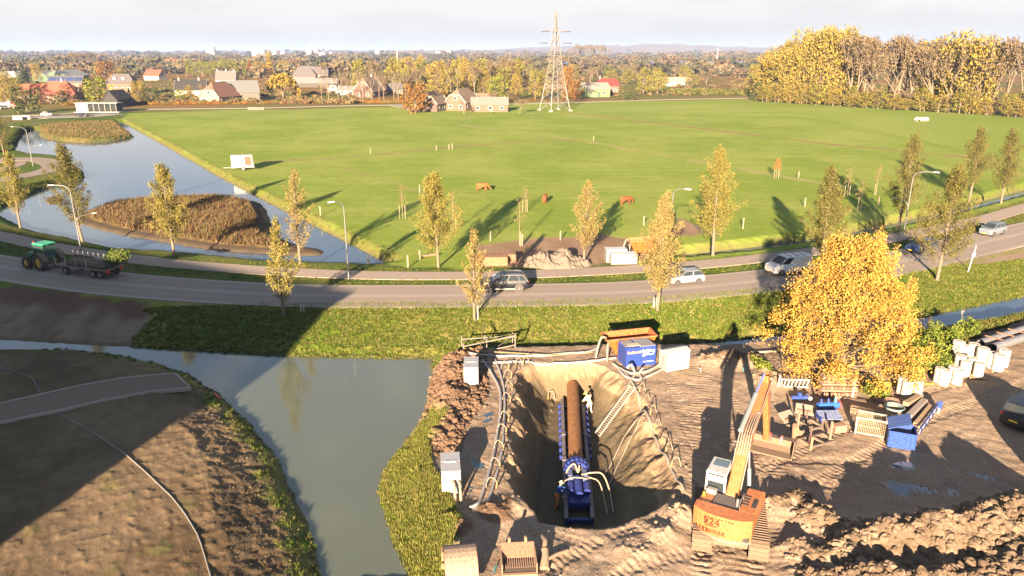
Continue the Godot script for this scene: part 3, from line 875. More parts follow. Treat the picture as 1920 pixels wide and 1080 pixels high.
func prepare_ground() -> void:
	n_lo.frequency = 0.05
	n_lo.fractal_octaves = 3
	n_mid.frequency = 0.32
	n_mid.fractal_octaves = 4
	n_mid.seed = 7
	n_hi.frequency = 0.9
	n_hi.fractal_octaves = 4
	n_hi.fractal_gain = 0.6
	n_hi.seed = 19
	road_line = PackedVector2Array(smooth_line(Array(road_line), 5))
	path_line = PackedVector2Array(smooth_line(Array(path_line), 5))
	for k in [["canal", canal], ["east", east_canal], ["pond", pond], ["island", island], ["islet", islet], ["ditch", ditch], ["pit", pit_rim], ["bank", bank_area], ["wb", west_bank], ["eb", east_bank], ["emb", embankment]]:
		boxes[k[0]] = bounds(k[1], 9.0 if k[0] in ["canal", "east"] else 5.0)
	for tr in ruts:
		tr[0] = Rect2(tr[1], Vector2.ZERO)
		for k in range(2, tr.size()):
			tr[0] = tr[0].expand(tr[k])
		tr[0] = tr[0].grow(2.2)
	lumps = [
		[Vector2(-4.63, -51.49), 1.5, 0.55], [Vector2(-4.6, -47.34), 1.7, 0.7], [Vector2(-4.76, -44.12), 1.5, 0.5], [Vector2(-4.64, -53.76), 1.6, 0.4], [Vector2(-5.51, -42.36), 1.2, 0.35],
		[Vector2(15.6, -53.76), 1.0, 0.6], [Vector2(17.5, -54.19), 1.2, 0.7], [Vector2(18.93, -53.34), 1.1, 0.8], [Vector2(19.17, -50.52), 1.3, 0.6],
		[Vector2(9, -35.83), 0.9, 0.35], [Vector2(8.98, -33.56), 1.0, 0.45], [Vector2(7.59, -31.94), 1.1, 0.4], [Vector2(6.07, -30.87), 1.4, 0.3],
		[Vector2(14.14, -34.04), 1.1, 0.5], [Vector2(15.7, -34.79), 1.2, 0.5], [Vector2(15.93, -32.88), 1.3, 0.8],
		[Vector2(14.19, -30.19), 1.2, 0.6], [Vector2(13.87, -28.07), 1.3, 0.6], [Vector2(16.83, -29.92), 1.7, 0.95], [Vector2(18.69, -30.2), 1.8, 1.7], [Vector2(20.66, -30.13), 1.9, 2.0], [Vector2(22.97, -30.56), 1.9, 2.0], [Vector2(25.62, -31.44), 2.2, 2.1],
		[Vector2(16.57, -27.27), 1.8, 1.3], [Vector2(18.5, -26.64), 1.9, 1.4], [Vector2(20.93, -26.87), 2.0, 1.5], [Vector2(23.5, -27.22), 2.3, 1.8], [Vector2(26.89, -29.92), 2.5, 2.0],
		[Vector2(-2.8, -32.36), 0.8, 0.5], [Vector2(-0.85, -33.66), 1.0, 0.35], [Vector2(0.14, -34.39), 0.9, 0.3],
	]


var pitness := 0.0   # how far down the pit wall the last looked-up point lies
var green := 0.0     # how grassy it is
var which := 0       # 0 mud, 1 grass bank, 2 soil mound, 3 brown verge
var cloddy := 0.0


# the near ground: canal, banks, mound and building site
func near_height(x: float, z: float) -> float:
	var p := Vector2(x, z)
	var h := 0.0
	pitness = -1.0
	green = 0.0
	cloddy = 0.15
	var dc := minf(outside(canal, boxes.canal, p), outside(east_canal, boxes.east, p))
	var lo := n_lo.get_noise_2d(x, z)
	var mid := n_mid.get_noise_2d(x, z)
	var hi := n_hi.get_noise_2d(x, z)
	if Geometry2D.is_point_in_polygon(p, bank_area):
		which = 1
		green = 1.0
		var dr := off_line(road_line, p) - 3.6
		h = maxf(-0.22 * maxf(dr - 0.8, 0.0), -1.1) + mid * 0.1 + hi * 0.05
		h = minf(h, -1.6 + 0.34 * dc + hi * 0.1)
		if dr < 1.2:
			h = minf(h, -0.08)
		if Geometry2D.is_point_in_polygon(p + Vector2(lo, mid) * 2.0, brown_verge):
			which = 3
			green = 0.0
	elif Geometry2D.is_point_in_polygon(p, mound_area):
		which = 2
		h = -0.45 + 0.12 * lo + 0.06 * mid + 0.035 * hi + maxf(hi - 0.1, 0.0) * 0.08
		var edge := clampf(1.0 - dc / 7.0, 0.0, 1.0)
		h = minf(h + edge * 0.1 * hi, -1.6 + 0.215 * dc + minf(dc, 1.0) * 0.25 + 0.08 * mid + 0.12 * hi * minf(dc, 1.0))
		cloddy = 0.15 + 0.4 * edge
		green = clampf(1.25 - dc / 1.5 + mid, 0.0, 1.0) if dc < 4.0 else clampf((mid - 0.35) * 1.2, 0.0, 0.25)
	else:
		which = 0
		h = -0.5 + 0.07 * lo + 0.06 * mid + 0.045 * hi
		# ruts that run with the digger's tracks
		var along := x * 0.26 - z * 0.966
		var across := x * 0.966 + z * 0.26
		var rut := smoothstep(0.25, 0.6, n_lo.get_noise_2d(across * 2.4, along * 0.25) + 0.18)
		h += rut * (0.045 * absf(fposmod(along * 2.4 + mid * 0.5, 1.0) - 0.5) * 2.0 - 0.04)
		for tr in ruts:
			var q: Rect2 = tr[0]
			if q.has_point(p):
				for k in range(1, tr.size() - 1):
					var e: Vector2 = tr[k + 1] - tr[k]
					var t: float = (p - tr[k]).dot(e) / e.length_squared()
					if t >= 0.0 and t < 1.0:
						var off: float = absf(absf((p - tr[k]).cross(e.normalized())) - 1.3) + mid * 0.08
						if off < 0.5:
							var s := (1.0 - smoothstep(0.36, 0.5, off))
							h += s * (-0.075 + 0.06 * absf(fposmod(t * e.length() * 2.6, 1.0) - 0.5) * 2.0) + 0.05 * smoothstep(0.34, 0.44, off) * s
		var lift := 0.0
		for l in lumps:
			var d2 := p.distance_squared_to(l[0])
			var r: float = l[1]
			if d2 < r * r * 6.0:
				lift = maxf(lift, l[2] * exp(-d2 / (r * r))) + minf(lift, l[2] * exp(-d2 / (r * r))) * 0.35
		var de := outside(embankment, boxes.emb, p)
		cloddy = maxf(cloddy, clampf(lift * 1.6, 0.0, 1.0))
		if de < 1.0:
			cloddy = maxf(cloddy, clampf(1.0 - de, 0.0, 1.0))
		h += lift + cloddy * (0.34 * mid + 0.22 * absf(hi) + 0.1 * hi) * clampf(lift + 0.35, 0.3, 1.0)
		h -= 0.28 * exp(-p.distance_squared_to(Vector2(4.36, -31.97)) / 14.0)
		if boxes.pit.has_point(p):
			var dr := outside(pit_rim, boxes.pit, p + Vector2(mid, lo) * 0.8)
			if dr < 0.0:
				var df := 0.0 if Geometry2D.is_point_in_polygon(p, pit_floor) else far_off(pit_floor, p + Vector2(lo, mid) * 0.9)
				pitness = 1.0 - df / (df - dr)
				h = lerpf(h, -3.2, pow(pitness, 0.85)) + 0.07 * mid * (1.0 - pitness) + 0.03 * hi + (0.1 * n_mid.get_noise_2d((x + z) * 2.0, 5.0) + 0.05 * n_hi.get_noise_2d(z * 3.0, x * 0.5)) * sin(pitness * PI)
				cloddy = 0.1
			elif dr < 1.2:
				cloddy = maxf(cloddy, 0.32)
		var dw := outside(west_bank, boxes.wb, p) if boxes.wb.has_point(p) else 99.0
		var dq := outside(east_bank, boxes.eb, p) if boxes.eb.has_point(p) else 99.0
		green = clampf(0.5 - (minf(dw, dq) - mid * 0.7) * 1.2, 0.0, 1.0)
		if green > 0.4:
			h += 0.12 * hi + 0.1
			which = 1
		h = minf(h, -1.6 + (0.62 if green > 0.3 else 0.95) * dc + 0.2 * mid + 0.12 * hi)
	return maxf(h, -2.6) if pitness < 0.0 else h


func near_tone(x: float, z: float, h: float) -> Color:
	var mid := n_mid.get_noise_2d(x + 50.0, z)
	var lo := n_lo.get_noise_2d(x, z + 90.0)
	var hi := n_hi.get_noise_2d(x, z + 40.0)
	var c := Color(0.288, 0.218, 0.156)
	if which == 0:
		c = c.lerp(Color(0.218, 0.159, 0.113), clampf(0.35 + lo * 1.3 + mid * 0.5, 0.0, 1.0))
		c = c.lerp(Color(0.327, 0.269, 0.206), clampf(hi * 1.4 + mid * 0.6 - 0.15, 0.0, 0.7))
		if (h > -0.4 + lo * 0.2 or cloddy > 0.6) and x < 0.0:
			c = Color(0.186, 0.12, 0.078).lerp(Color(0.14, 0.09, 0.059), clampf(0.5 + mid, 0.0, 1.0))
		elif cloddy > 0.7:
			c = Color(0.20, 0.15, 0.103).lerp(Color(0.145, 0.105, 0.07), clampf(0.5 + mid + hi, 0.0, 1.0))
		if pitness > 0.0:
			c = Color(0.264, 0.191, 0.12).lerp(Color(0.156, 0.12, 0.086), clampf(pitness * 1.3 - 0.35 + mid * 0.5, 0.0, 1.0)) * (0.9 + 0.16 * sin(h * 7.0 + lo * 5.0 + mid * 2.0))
	elif which == 2 or which == 3:
		c = Color(0.098, 0.07, 0.042).lerp(Color(0.165, 0.122, 0.076), clampf(0.4 + lo * 1.2 + mid * 0.6 + hi * 0.5, 0.0, 1.0))
		if which == 3:
			var dr := off_line(road_line, Vector2(x, z)) - 3.5
			c = Color(0.118, 0.073, 0.05).lerp(Color(0.21, 0.159, 0.117), smoothstep(2.2, 4.6, dr + mid * 2.5)).lerp(Color(0.109, 0.074, 0.051), clampf(0.15 + n_mid.get_noise_2d(x * 1.6, z * 0.3) * 1.2 + hi * 0.6, 0.0, 0.65))
	if green > 0.0:
		var g := Color(0.098, 0.159, 0.018).lerp(Color(0.257, 0.218, 0.07), clampf(0.28 + mid * 0.9 + lo * 0.9 + (0.35 if h < -1.2 else 0.0), 0.0, 1.0))
		c = c.lerp(g, green)
	if h < -1.45:
		c = c.lerp(Color(0.106, 0.088, 0.053), 0.7)
	return c


func road_z(x: float) -> float:
	if x < -75.0 or x > 120.0:
		return -85.0
	for i in road_line.size() - 1:
		if road_line[i + 1].x >= x:
			var a := road_line[i]
			var b := road_line[i + 1]
			return lerpf(a.y, b.y, clampf((x - a.x) / maxf(b.x - a.x, 0.01), 0.0, 1.0))
	return -85.0


# the far side of the road: pasture, pond, islands, verges
func far_height(x: float, z: float) -> float:
	var p := Vector2(x, z)
	if z > road_z(x):
		return near_height(x, z)
	which = 1
	green = 1.0
	pitness = -1.0
	var h := -0.06 + 0.04 * n_lo.get_noise_2d(x, z)
	if Geometry2D.is_point_in_polygon(p, field_area):
		which = 4
		h -= 0.08
	var dr := off_line(road_line, p) if z > -140.0 else 50.0
	var d := outside(pond, boxes.pond, p)
	if d < 5.0:
		h = minf(h, -1.0 + (0.8 if d > 0.0 and which == 4 else 0.5) * d + 0.12 * n_mid.get_noise_2d(x, z))
		var di := minf(outside(island, boxes.island, p), outside(islet, boxes.islet, p))
		if di < 3.0:
			var top := -1.0 - 0.45 * di + 0.1 * n_mid.get_noise_2d(x, z)
			h = maxf(h, minf(top, -0.72 - clampf(di + 1.6, -2.6, 0.0) * 0.2))
			if di < 0.4:
				which = 5
	var dd := outside(ditch, boxes.ditch, p) - 0.7
	if dd < 5.0:
		h = minf(h, -1.0 + 1.8 * dd + 0.1 * n_mid.get_noise_2d(x, z))
	if dr < 5.0:
		h = minf(h, -0.06)
	return maxf(h, -1.9)


func far_tone(x: float, z: float, h: float) -> Color:
	if z > road_z(x):
		return near_tone(x, z, h)
	var p := Vector2(x, z)
	var lo := n_lo.get_noise_2d(x * 0.6, z * 0.6)
	var mid := n_mid.get_noise_2d(x * 0.5, z * 0.25)
	var streak := n_lo.get_noise_2d(x * 0.7 + z * 0.3, z * 7.0)
	var c := Color(0.158, 0.222, 0.032).lerp(Color(0.225, 0.27, 0.06), clampf(0.45 + lo * 0.9 + streak * 0.5 + mid * 0.35, 0.0, 1.0))
	if which == 4:
		if z > -105.0 and (Geometry2D.is_point_in_polygon(p + Vector2(lo, mid) * 1.5, bare_earth) or Geometry2D.is_point_in_polygon(p + Vector2(mid, lo), bare_patch)):
			c = Color(0.264, 0.183, 0.12).lerp(Color(0.195, 0.132, 0.086), clampf(0.5 + mid, 0, 1))
		for t in tracks:
			var dt := off_line(t[0], p + Vector2(mid, lo) * 0.6)
			if dt < t[1]:
				c = c.lerp(t[2], clampf(1.7 * (1.0 - dt / t[1]), 0.0, 1.0) * clampf(0.75 + mid * 1.2, 0.15, 1.0))
		c *= 1.0 + 0.22 * n_hi.get_noise_2d(x * 0.6, z * 0.9)
		var d := minf(outside(pond, boxes.pond, p), outside(ditch, boxes.ditch, p))
		if d < 5.0:
			c = c.lerp(Color(0.105, 0.09, 0.03), clampf(1.0 - d / 2.0 + mid * 0.6, 0.0, 0.7))
	elif which == 5:
		c = Color(0.132, 0.081, 0.039).lerp(Color(0.195, 0.14, 0.059), clampf(0.5 + mid + lo, 0, 1)) if h > -0.66 else Color(0.079, 0.059, 0.043)
	else:
		c = Color(0.066, 0.105, 0.018).lerp(Color(0.147, 0.132, 0.042), clampf(0.25 + lo + mid * 0.6, 0.0, 1.0))
	if h < -0.9:
		c = c.lerp(Color(0.118, 0.094, 0.059), 0.8)
	return c


func ground_at(p: Vector3) -> Vector3:
	return Vector3(p.x, near_height(p.x, p.z) if p.z > -62.0 else far_height(p.x, p.z), p.z)


# a height field from (x0, z0) towards -z, cut into one mesh for each kind of ground
func lay_ground(x0: float, z0: float, nx: int, nz: int, cell: float, near: bool, kinds: Dictionary) -> void:
	var w := nx + 1
	var count := w * (nz + 1)
	var v := PackedVector3Array()
	var c := PackedColorArray()
	var k := PackedByteArray()
	v.resize(count)
	c.resize(count)
	k.resize(count)
	var t := 0
	for j in nz + 1:
		for i in w:
			var x := x0 + i * cell
			var z := z0 - j * cell
			var h := near_height(x, z) if near else far_height(x, z)
			v[t] = Vector3(x, h, z)
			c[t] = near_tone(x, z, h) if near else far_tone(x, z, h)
			k[t] = which
			t += 1
	var n := PackedVector3Array()
	n.resize(count)
	for j in nz + 1:
		for i in w:
			var a := v[j * w + mini(i + 1, nx)] - v[j * w + maxi(i - 1, 0)]
			var b := v[mini(j + 1, nz) * w + i] - v[maxi(j - 1, 0) * w + i]
			n[j * w + i] = a.cross(b).normalized()
	for kind in kinds:
		var ix := PackedInt32Array()
		var old := PackedInt32Array()
		old.resize(count)
		old.fill(-1)
		var vv := PackedVector3Array()
		var nn := PackedVector3Array()
		var cc := PackedColorArray()
		for j in nz:
			for i in nx:
				var a := j * w + i
				var q := [a, a + 1, a + w, a + w + 1]
				for tri in [[0, 2, 1], [1, 2, 3]]:
					if k[q[tri[0]]] != kind and not (kind == 1 and not kinds.has(k[q[tri[0]]])):
						continue
					for s in tri:
						var g: int = q[s]
						if old[g] < 0:
							old[g] = vv.size()
							vv.append(v[g])
							nn.append(n[g])
							cc.append(c[g])
						ix.append(old[g])
		if ix.is_empty():
			continue
		var arr := []
		arr.resize(Mesh.ARRAY_MAX)
		arr[Mesh.ARRAY_VERTEX] = vv
		arr[Mesh.ARRAY_NORMAL] = nn
		arr[Mesh.ARRAY_COLOR] = cc
		arr[Mesh.ARRAY_INDEX] = ix
		var m := ArrayMesh.new()
		m.add_surface_from_arrays(Mesh.PRIMITIVE_TRIANGLES, arr)
		tag(struct(kinds[kind][0], m, kinds[kind][1]), kinds[kind][2])


# a sheet between two edges of a line, set a little above the ground
func ribbon(line: PackedVector2Array, from: float, to: float, y: float, depth := 0.0, wobble := 0.0) -> ArrayMesh:
	var m := MB.new()
	var rows := []
	for i in line.size():
		var d := (line[mini(i + 1, line.size() - 1)] - line[maxi(i - 1, 0)]).normalized()
		var s := Vector2(-d.y, d.x)
		var a := line[i] + s * (from + wobble * n_mid.get_noise_1d(i * 3.1))
		var b := line[i] + s * (to + wobble * n_mid.get_noise_1d(i * 3.1 + 77.0))
		var row := [Vector3(a.x, y, a.y), Vector3(b.x, y, b.y)]
		if depth > 0.0:
			row = [Vector3(a.x, y - depth, a.y), row[0], row[1], Vector3(b.x, y - depth, b.y)]
		rows.append(row)
	for i in rows.size() - 1:
		for k in rows[0].size() - 1:
			var out: Vector3 = Vector3.UP if k == 1 or depth == 0.0 else (rows[i][0] - rows[i][-1]) * (1.0 if k == 0 else -1.0)
			m.face([rows[i][k], rows[i][k + 1], rows[i + 1][k + 1], rows[i + 1][k]], out)
	return m.done()


func flat(poly: PackedVector2Array, y: float, grow := 0.0) -> ArrayMesh:
	var m := MB.new()
	var p := poly
	if grow > 0.0:
		p = Geometry2D.offset_polygon(poly, grow)[0]
	var t := Geometry2D.triangulate_polygon(p)
	for i in range(0, t.size(), 3):
		var f := []
		for k in 3:
			f.append(Vector3(p[t[i + k]].x, y, p[t[i + k]].y))
		m.face(f, Vector3.UP)
	return m.done()


# the country beyond, out to the horizon, in squares that grow with the distance
func lay_country(hole: Rect2, m: Material) -> void:
	var xs := [-14000.0, -9000.0, -6000.0, -4000.0, -2700.0, -1800.0]
	var zs := [-16000.0, -11000.0, -8000.0, -6000.0, -4500.0, -3500.0, -2800.0, -2300.0, -1900.0, -1600.0, -1400.0, -1200.0]
	var x := -1400.0
	while x < 1401.0:
		if x < hole.position.x - 8.0 or x > hole.end.x + 8.0:
			xs.append(x)
		x += 22.0 if absf(x) < 500.0 else 60.0
	xs.append(hole.position.x)
	xs.append(hole.end.x)
	for i in 10:
		xs.append(lerpf(hole.position.x, hole.end.x, (i + 1) / 11.0))
	xs.append_array([1800.0, 2700.0, 4000.0, 6000.0, 9000.0, 14000.0])
	xs.sort()
	var z := -1000.0
	while z < hole.position.y - 6.0:
		zs.append(z)
		z += 12.0 if z > -560.0 else 30.0
	zs.append(hole.position.y)
	zs.append(hole.end.y)
	for i in 8:
		zs.append(lerpf(hole.position.y, hole.end.y, (i + 1) / 9.0))
	zs.append_array([40.0, 120.0, 300.0])
	zs.sort()
	for part in 2:
		var v := PackedVector3Array()
		var n := PackedVector3Array()
		var c := PackedColorArray()
		var ix := PackedInt32Array()
		for zz in zs:
			for xx in xs:
				v.append(Vector3(xx, -0.14, zz))
				n.append(Vector3.UP)
				c.append(country_tone(xx, zz))
		var w := xs.size()
		for j in zs.size() - 1:
			for i in w - 1:
				var mid := Vector2((xs[i] + xs[i + 1]) * 0.5, (zs[j] + zs[j + 1]) * 0.5)
				if hole.has_point(mid) or (part == 0) != Geometry2D.is_point_in_polygon(mid, field_area):
					continue
				var a := j * w + i
				ix.append_array(PackedInt32Array([a, a + 1, a + w, a + 1, a + w + 1, a + w]))
		var arr := []
		arr.resize(Mesh.ARRAY_MAX)
		arr[Mesh.ARRAY_VERTEX] = v
		arr[Mesh.ARRAY_NORMAL] = n
		arr[Mesh.ARRAY_COLOR] = c
		arr[Mesh.ARRAY_INDEX] = ix
		var mesh := ArrayMesh.new()
		mesh.add_surface_from_arrays(Mesh.PRIMITIVE_TRIANGLES, arr)
		tag(struct("pasture" if part == 0 else "ground", mesh, m), "green pasture running up to the farm and the pylon" if part == 0 else "flat farmland with orchards reaching to the horizon")


func country_tone(x: float, z: float) -> Color:
	var lo := n_lo.get_noise_2d(x * 0.12, z * 0.12)
	var mid := n_lo.get_noise_2d(x * 0.7 + 300.0, z * 0.4)
	if Geometry2D.is_point_in_polygon(Vector2(x, z), field_area):
		return Color(0.15, 0.212, 0.03).lerp(Color(0.214, 0.257, 0.057), clampf(0.5 + mid * 0.8 + n_lo.get_noise_2d(x * 0.3, z * 3.0) * 0.5, 0.0, 1.0))
	var c := Color(0.193, 0.112, 0.037).lerp(Color(0.112, 0.119, 0.03), clampf(0.4 + lo * 2.2 + mid * 0.6, 0.0, 1.0))
	if z > -330.0:
		c = Color(0.089, 0.112, 0.023).lerp(Color(0.149, 0.112, 0.044), clampf(0.45 + mid, 0.0, 1.0))
	return c


# ---------------------------------------------------------------- trees and plants
# leaves scattered as small bent faces; blobs are [centre, radii, weight]
func leaf_cloud(blobs: Array, count: int, size: float, tones: Array, shell := 0.5, droop := 0.0) -> ArrayMesh:
	var v := PackedVector3Array()
	var n := PackedVector3Array()
	var c := PackedColorArray()
	var ix := PackedInt32Array()
	var total := 0.0
	for b in blobs:
		total += b[2]
	for b in blobs:
		var num := int(count * b[2] / total)
		var tone: Color = tones[rng.randi() % tones.size()]
		for i in num:
			var d := Vector3(rng.randfn(), rng.randfn(), rng.randfn()).normalized()
			var p: Vector3 = b[0] + d * b[1] * pow(rng.randf(), shell)
			var a := Vector3(rng.randfn(), rng.randfn() - droop, rng.randfn()).normalized()
			var u := a.cross(Vector3(rng.randfn(), rng.randfn(), rng.randfn())).normalized()
			var s := size * rng.randf_range(0.55, 1.3)
			var w := u * s * 0.42
			var l := a * s * 0.5
			var bend := a.cross(u) * s * 0.14
			var nn := a.cross(u).normalized()
			var k := v.size()
			v.append_array(PackedVector3Array([p - l, p + w - bend, p + l, p - w - bend]))
			n.append_array(PackedVector3Array([nn, nn, nn, nn]))
			var t := tone.lerp(tones[rng.randi() % tones.size()], 0.5) * rng.randf_range(0.75, 1.2)
			c.append_array(PackedColorArray([t, t, t, t]))
			ix.append_array(PackedInt32Array([k, k + 1, k + 2, k, k + 2, k + 3]))
	var arr := []
	arr.resize(Mesh.ARRAY_MAX)
	arr[Mesh.ARRAY_VERTEX] = v
	arr[Mesh.ARRAY_NORMAL] = n
	arr[Mesh.ARRAY_COLOR] = c
	arr[Mesh.ARRAY_INDEX] = ix
	var m := ArrayMesh.new()
	m.add_surface_from_arrays(Mesh.PRIMITIVE_TRIANGLES, arr)
	return m


func leaf_mat() -> StandardMaterial3D:
	return tint_mat("leaves", 0.75, Color(0.33, 0.33, 0.24))


func bark_mat() -> StandardMaterial3D:
	return mat(0.17, 0.13, 0.09, 0.95, 0.0, 1.5)


var limbs: MB


# an upswept avenue tree: steep branches round a straight trunk, each with its own plume of leaves
func avenue_tree(h: float, r: float, count: int, tones: Array, sparse := 0.0) -> Node3D:
	var t := thing("avenue_tree", "", "tree")
	var wood := MB.new()
	var bend := Vector3(rng.randf_range(-0.15, 0.15), 0, rng.randf_range(-0.15, 0.15))
	wood.cyl(Vector3(0, -0.4, 0), Vector3(0, h * 0.35, 0) + bend, 0.17 * h / 11.0, 0.12 * h / 11.0, 8, false)
	wood.cyl(Vector3(0, h * 0.35, 0) + bend, Vector3(0, h * 0.93, 0), 0.12 * h / 11.0, 0.02, 6, false)
	var blobs := []
	var crown0 := h * 0.13
	var branches := 40
	for i in branches:
		var f := (i + rng.randf()) / branches
		var y0 := lerpf(crown0, h * 0.86, pow(f, 1.1))
		var az := i * 2.4 + rng.randf_range(-0.5, 0.5)
		var wide := r * lerpf(1.0, 0.1, pow(absf(f - 0.22) / 0.78, 1.25)) * rng.randf_range(0.55, 1.15)
		if f < 0.12:
			wide = r * rng.randf_range(0.45, 0.9)
		var l := lerpf(h * 0.24, h * 0.12, f) * rng.randf_range(0.8, 1.25)
		var a := Vector3(0, y0, 0)
		var b := Vector3(cos(az) * wide, minf(y0 + l, h), sin(az) * wide)
		wood.cyl(a, b, 0.035, 0.01, 4, false)
		if rng.randf() < sparse:
			continue
		for k in 4:
			var q := a.lerp(b, 0.35 + 0.22 * k)
			blobs.append([q, Vector3(0.42, 0.55, 0.42) * rng.randf_range(0.7, 1.2) * (r / 1.7) * (1.0 - 0.14 * k), 1.0 - 0.12 * k])
	blobs.append([Vector3(0, h * 0.93, 0), Vector3(0.3, 0.9, 0.3), 1.5])
	obj("trunk", wood.done(), bark_mat(), t)
	obj("crown", leaf_cloud(blobs, count, 0.135, tones, 0.65), leaf_mat(), t)
	return t


# a round-crowned tree: limbs that fork, leaf clumps round their ends
func round_tree(called: String, h: float, r: float, low: float, clumps: int, count: int, leaf: float, tones: Array, limb_tone: Material = null, shell := 0.5) -> Node3D:
	var t := thing(called, "", "tree")
	var wood := MB.new()
	wood.cyl(Vector3(0, -0.5, 0), Vector3(0, h * 0.5, 0), h * 0.022 + 0.04, h * 0.014, 7, false)
	var blobs := []
	for i in clumps:
		var f := (i + 0.5) / clumps
		var az := i * 2.4 + rng.randf_range(-0.4, 0.4)
		var up := lerpf(low, 0.93, f)
		var wide := r * sqrt(maxf(1.0 - pow((up - lerpf(low, 1.0, 0.42)) / (1.0 - lerpf(low, 1.0, 0.42)) * 0.95, 2.0), 0.08)) * rng.randf_range(0.45, 0.9)
		var b := Vector3(cos(az) * wide, up * h, sin(az) * wide)
		wood.cyl(Vector3(0, maxf(up * 0.55, low * 0.6) * h, 0), b, h * 0.006 + 0.02, 0.015, 4, false)
		blobs.append([b, Vector3(1, 0.8, 1) * r * rng.randf_range(0.28, 0.48), rng.randf_range(0.6, 1.3)])
	obj("trunk", wood.done(), limb_tone if limb_tone else bark_mat(), t)
	if count > 0:
		obj("crown", leaf_cloud(blobs, count, leaf, tones, shell), leaf_mat(), t)
	return t


# a leafless tree: rising limbs that fork three times into a haze of twigs
func bare_tree(called: String, h: float, spread: float, tones: Array, twigs: int, low := 0.3) -> Node3D:
	var t := thing(called, "", "tree")
	limbs = MB.new()
	var tips := []
	limbs.cyl(Vector3(0, -0.5, 0), Vector3(0, h * low, 0), h * 0.018 + 0.05, h * 0.014 + 0.03, 6, false)
	var todo := [[Vector3(0, h * low, 0), Vector3.UP, h * 0.3, h * 0.012 + 0.03, 0]]
	while not todo.is_empty():
		var e = todo.pop_back()
		var kids := 4 if e[4] == 0 else 3
		for k in kids:
			var d: Vector3 = (e[1] + Vector3(rng.randfn(), rng.randf_range(-0.1, 0.5), rng.randfn()) * spread * (1.0 if e[4] == 0 else 0.8)).normalized()
			var b: Vector3 = e[0] + d * e[2] * rng.randf_range(0.75, 1.15)
			limbs.cyl(e[0], b, e[3], e[3] * 0.55, 4, false)
			if e[4] < 2:
				todo.append([b, d, e[2] * 0.72, e[3] * 0.55, e[4] + 1])
			tips.append([b, Vector3.ONE * h * (0.075 if e[4] > 0 else 0.05), 1.0 if e[4] > 0 else 0.3])
	obj("trunk", limbs.done(), mat(0.144, 0.114, 0.078, 0.95), t)
	obj("crown", leaf_cloud(tips, twigs, h * 0.026, tones, 0.6, -0.8), leaf_mat(), t)
	return t


func cone_tree(called: String, h: float, r: float, count: int, leaf: float, tones: Array) -> Node3D:
	var t := thing(called, "", "tree")
	obj("trunk", cylm(Vector3(0, -0.4, 0), Vector3(0, h * 0.9, 0), h * 0.02 + 0.05, 0.03, 6), bark_mat(), t)
	var blobs := []
	for i in 40:
		var f := i / 40.0
		var az := i * 2.4
		var w := r * (1.0 - f * 0.92) * rng.randf_range(0.5, 0.85)
		blobs.append([Vector3(cos(az) * w, h * lerpf(0.08, 0.97, f), sin(az) * w), Vector3(r * 0.34, h * 0.05, r * 0.34) * (1.1 - f * 0.8), 1.1 - f])
	obj("crown", leaf_cloud(blobs, count, leaf, tones, 0.5, 0.5), leaf_mat(), t)
	return t


func willow_tree(called: String, h: float, r: float, count: int, leaf: float, tones: Array) -> Node3D:
	var t := thing(called, "", "tree")
	obj("trunk", cylm(Vector3(0, -0.4, 0), Vector3(0, h * 0.6, 0), h * 0.035, h * 0.02, 7), bark_mat(), t)
	var blobs := []
	for i in 46:
		var az := i * 2.4
		var f := sqrt((i + 0.5) / 46.0)
		var w := r * f * 0.92
		var top := h * (0.97 - 0.42 * f * f * rng.randf_range(0.7, 1.3))
		var fall := h * rng.randf_range(0.2, 0.42) * (0.5 + 0.5 * f)
		blobs.append([Vector3(cos(az) * w, top - fall * 0.5, sin(az) * w), Vector3(r * 0.15, fall * 0.6, r * 0.15), 0.5 + f])
	obj("crown", leaf_cloud(blobs, count, leaf, tones, 0.45, 1.5), leaf_mat(), t)
	return t


func blade_tuft(blades: int, h: float, spread: float) -> ArrayMesh:
	var m := MB.new()
	for i in blades:
		var az := rng.randf() * TAU
		var d := Vector3(cos(az), 0, sin(az))
		var b := d * spread * rng.randf()
		var tip := b + d * spread * rng.randf_range(0.3, 1.1) + Vector3.UP * h * rng.randf_range(0.6, 1.1)
		var s := Vector3(-d.z, 0, d.x) * 0.035 * (1.0 + h)
		m.face([b - s, b + s, tip], (d + Vector3.UP * 0.4))
	return m.done()


# scattered copies on the ground where pick(point) says so
func scatter_tufts(called: String, label: String, mesh: Mesh, count: int, area: PackedVector2Array, keep: Callable, tones: Array, lo: float, hi: float) -> void:
	var places := []
	var tints := []
	var r := bounds(area, 0.0)
	for i in count * 6:
		var p := Vector2(rng.randf_range(r.position.x, r.end.x), rng.randf_range(r.position.y, r.end.y))
		if not Geometry2D.is_point_in_polygon(p, area):
			continue
		var g := ground_at(Vector3(p.x, 0, p.y))
		if not keep.call(g):
			continue
		var s := rng.randf_range(lo, hi)
		places.append(Transform3D(Basis(Vector3.UP, rng.randf() * TAU).scaled(Vector3(s, s * rng.randf_range(0.7, 1.3), s)), g - Vector3(0, 0.03, 0)))
		var t: Color = tones[rng.randi() % tones.size()]
		tints.append(t.lerp(tones[rng.randi() % tones.size()], clampf(0.5 + n_mid.get_noise_2d(p.x * 0.7, p.y * 0.7), 0, 1)) * rng.randf_range(0.8, 1.15))
		if places.size() >= count:
			break
	tag(many(called, mesh, tint_mat("grass_blades", 0.85, Color(0.24, 0.27, 0.15)), places, tints), label, called.replace("_", " "))


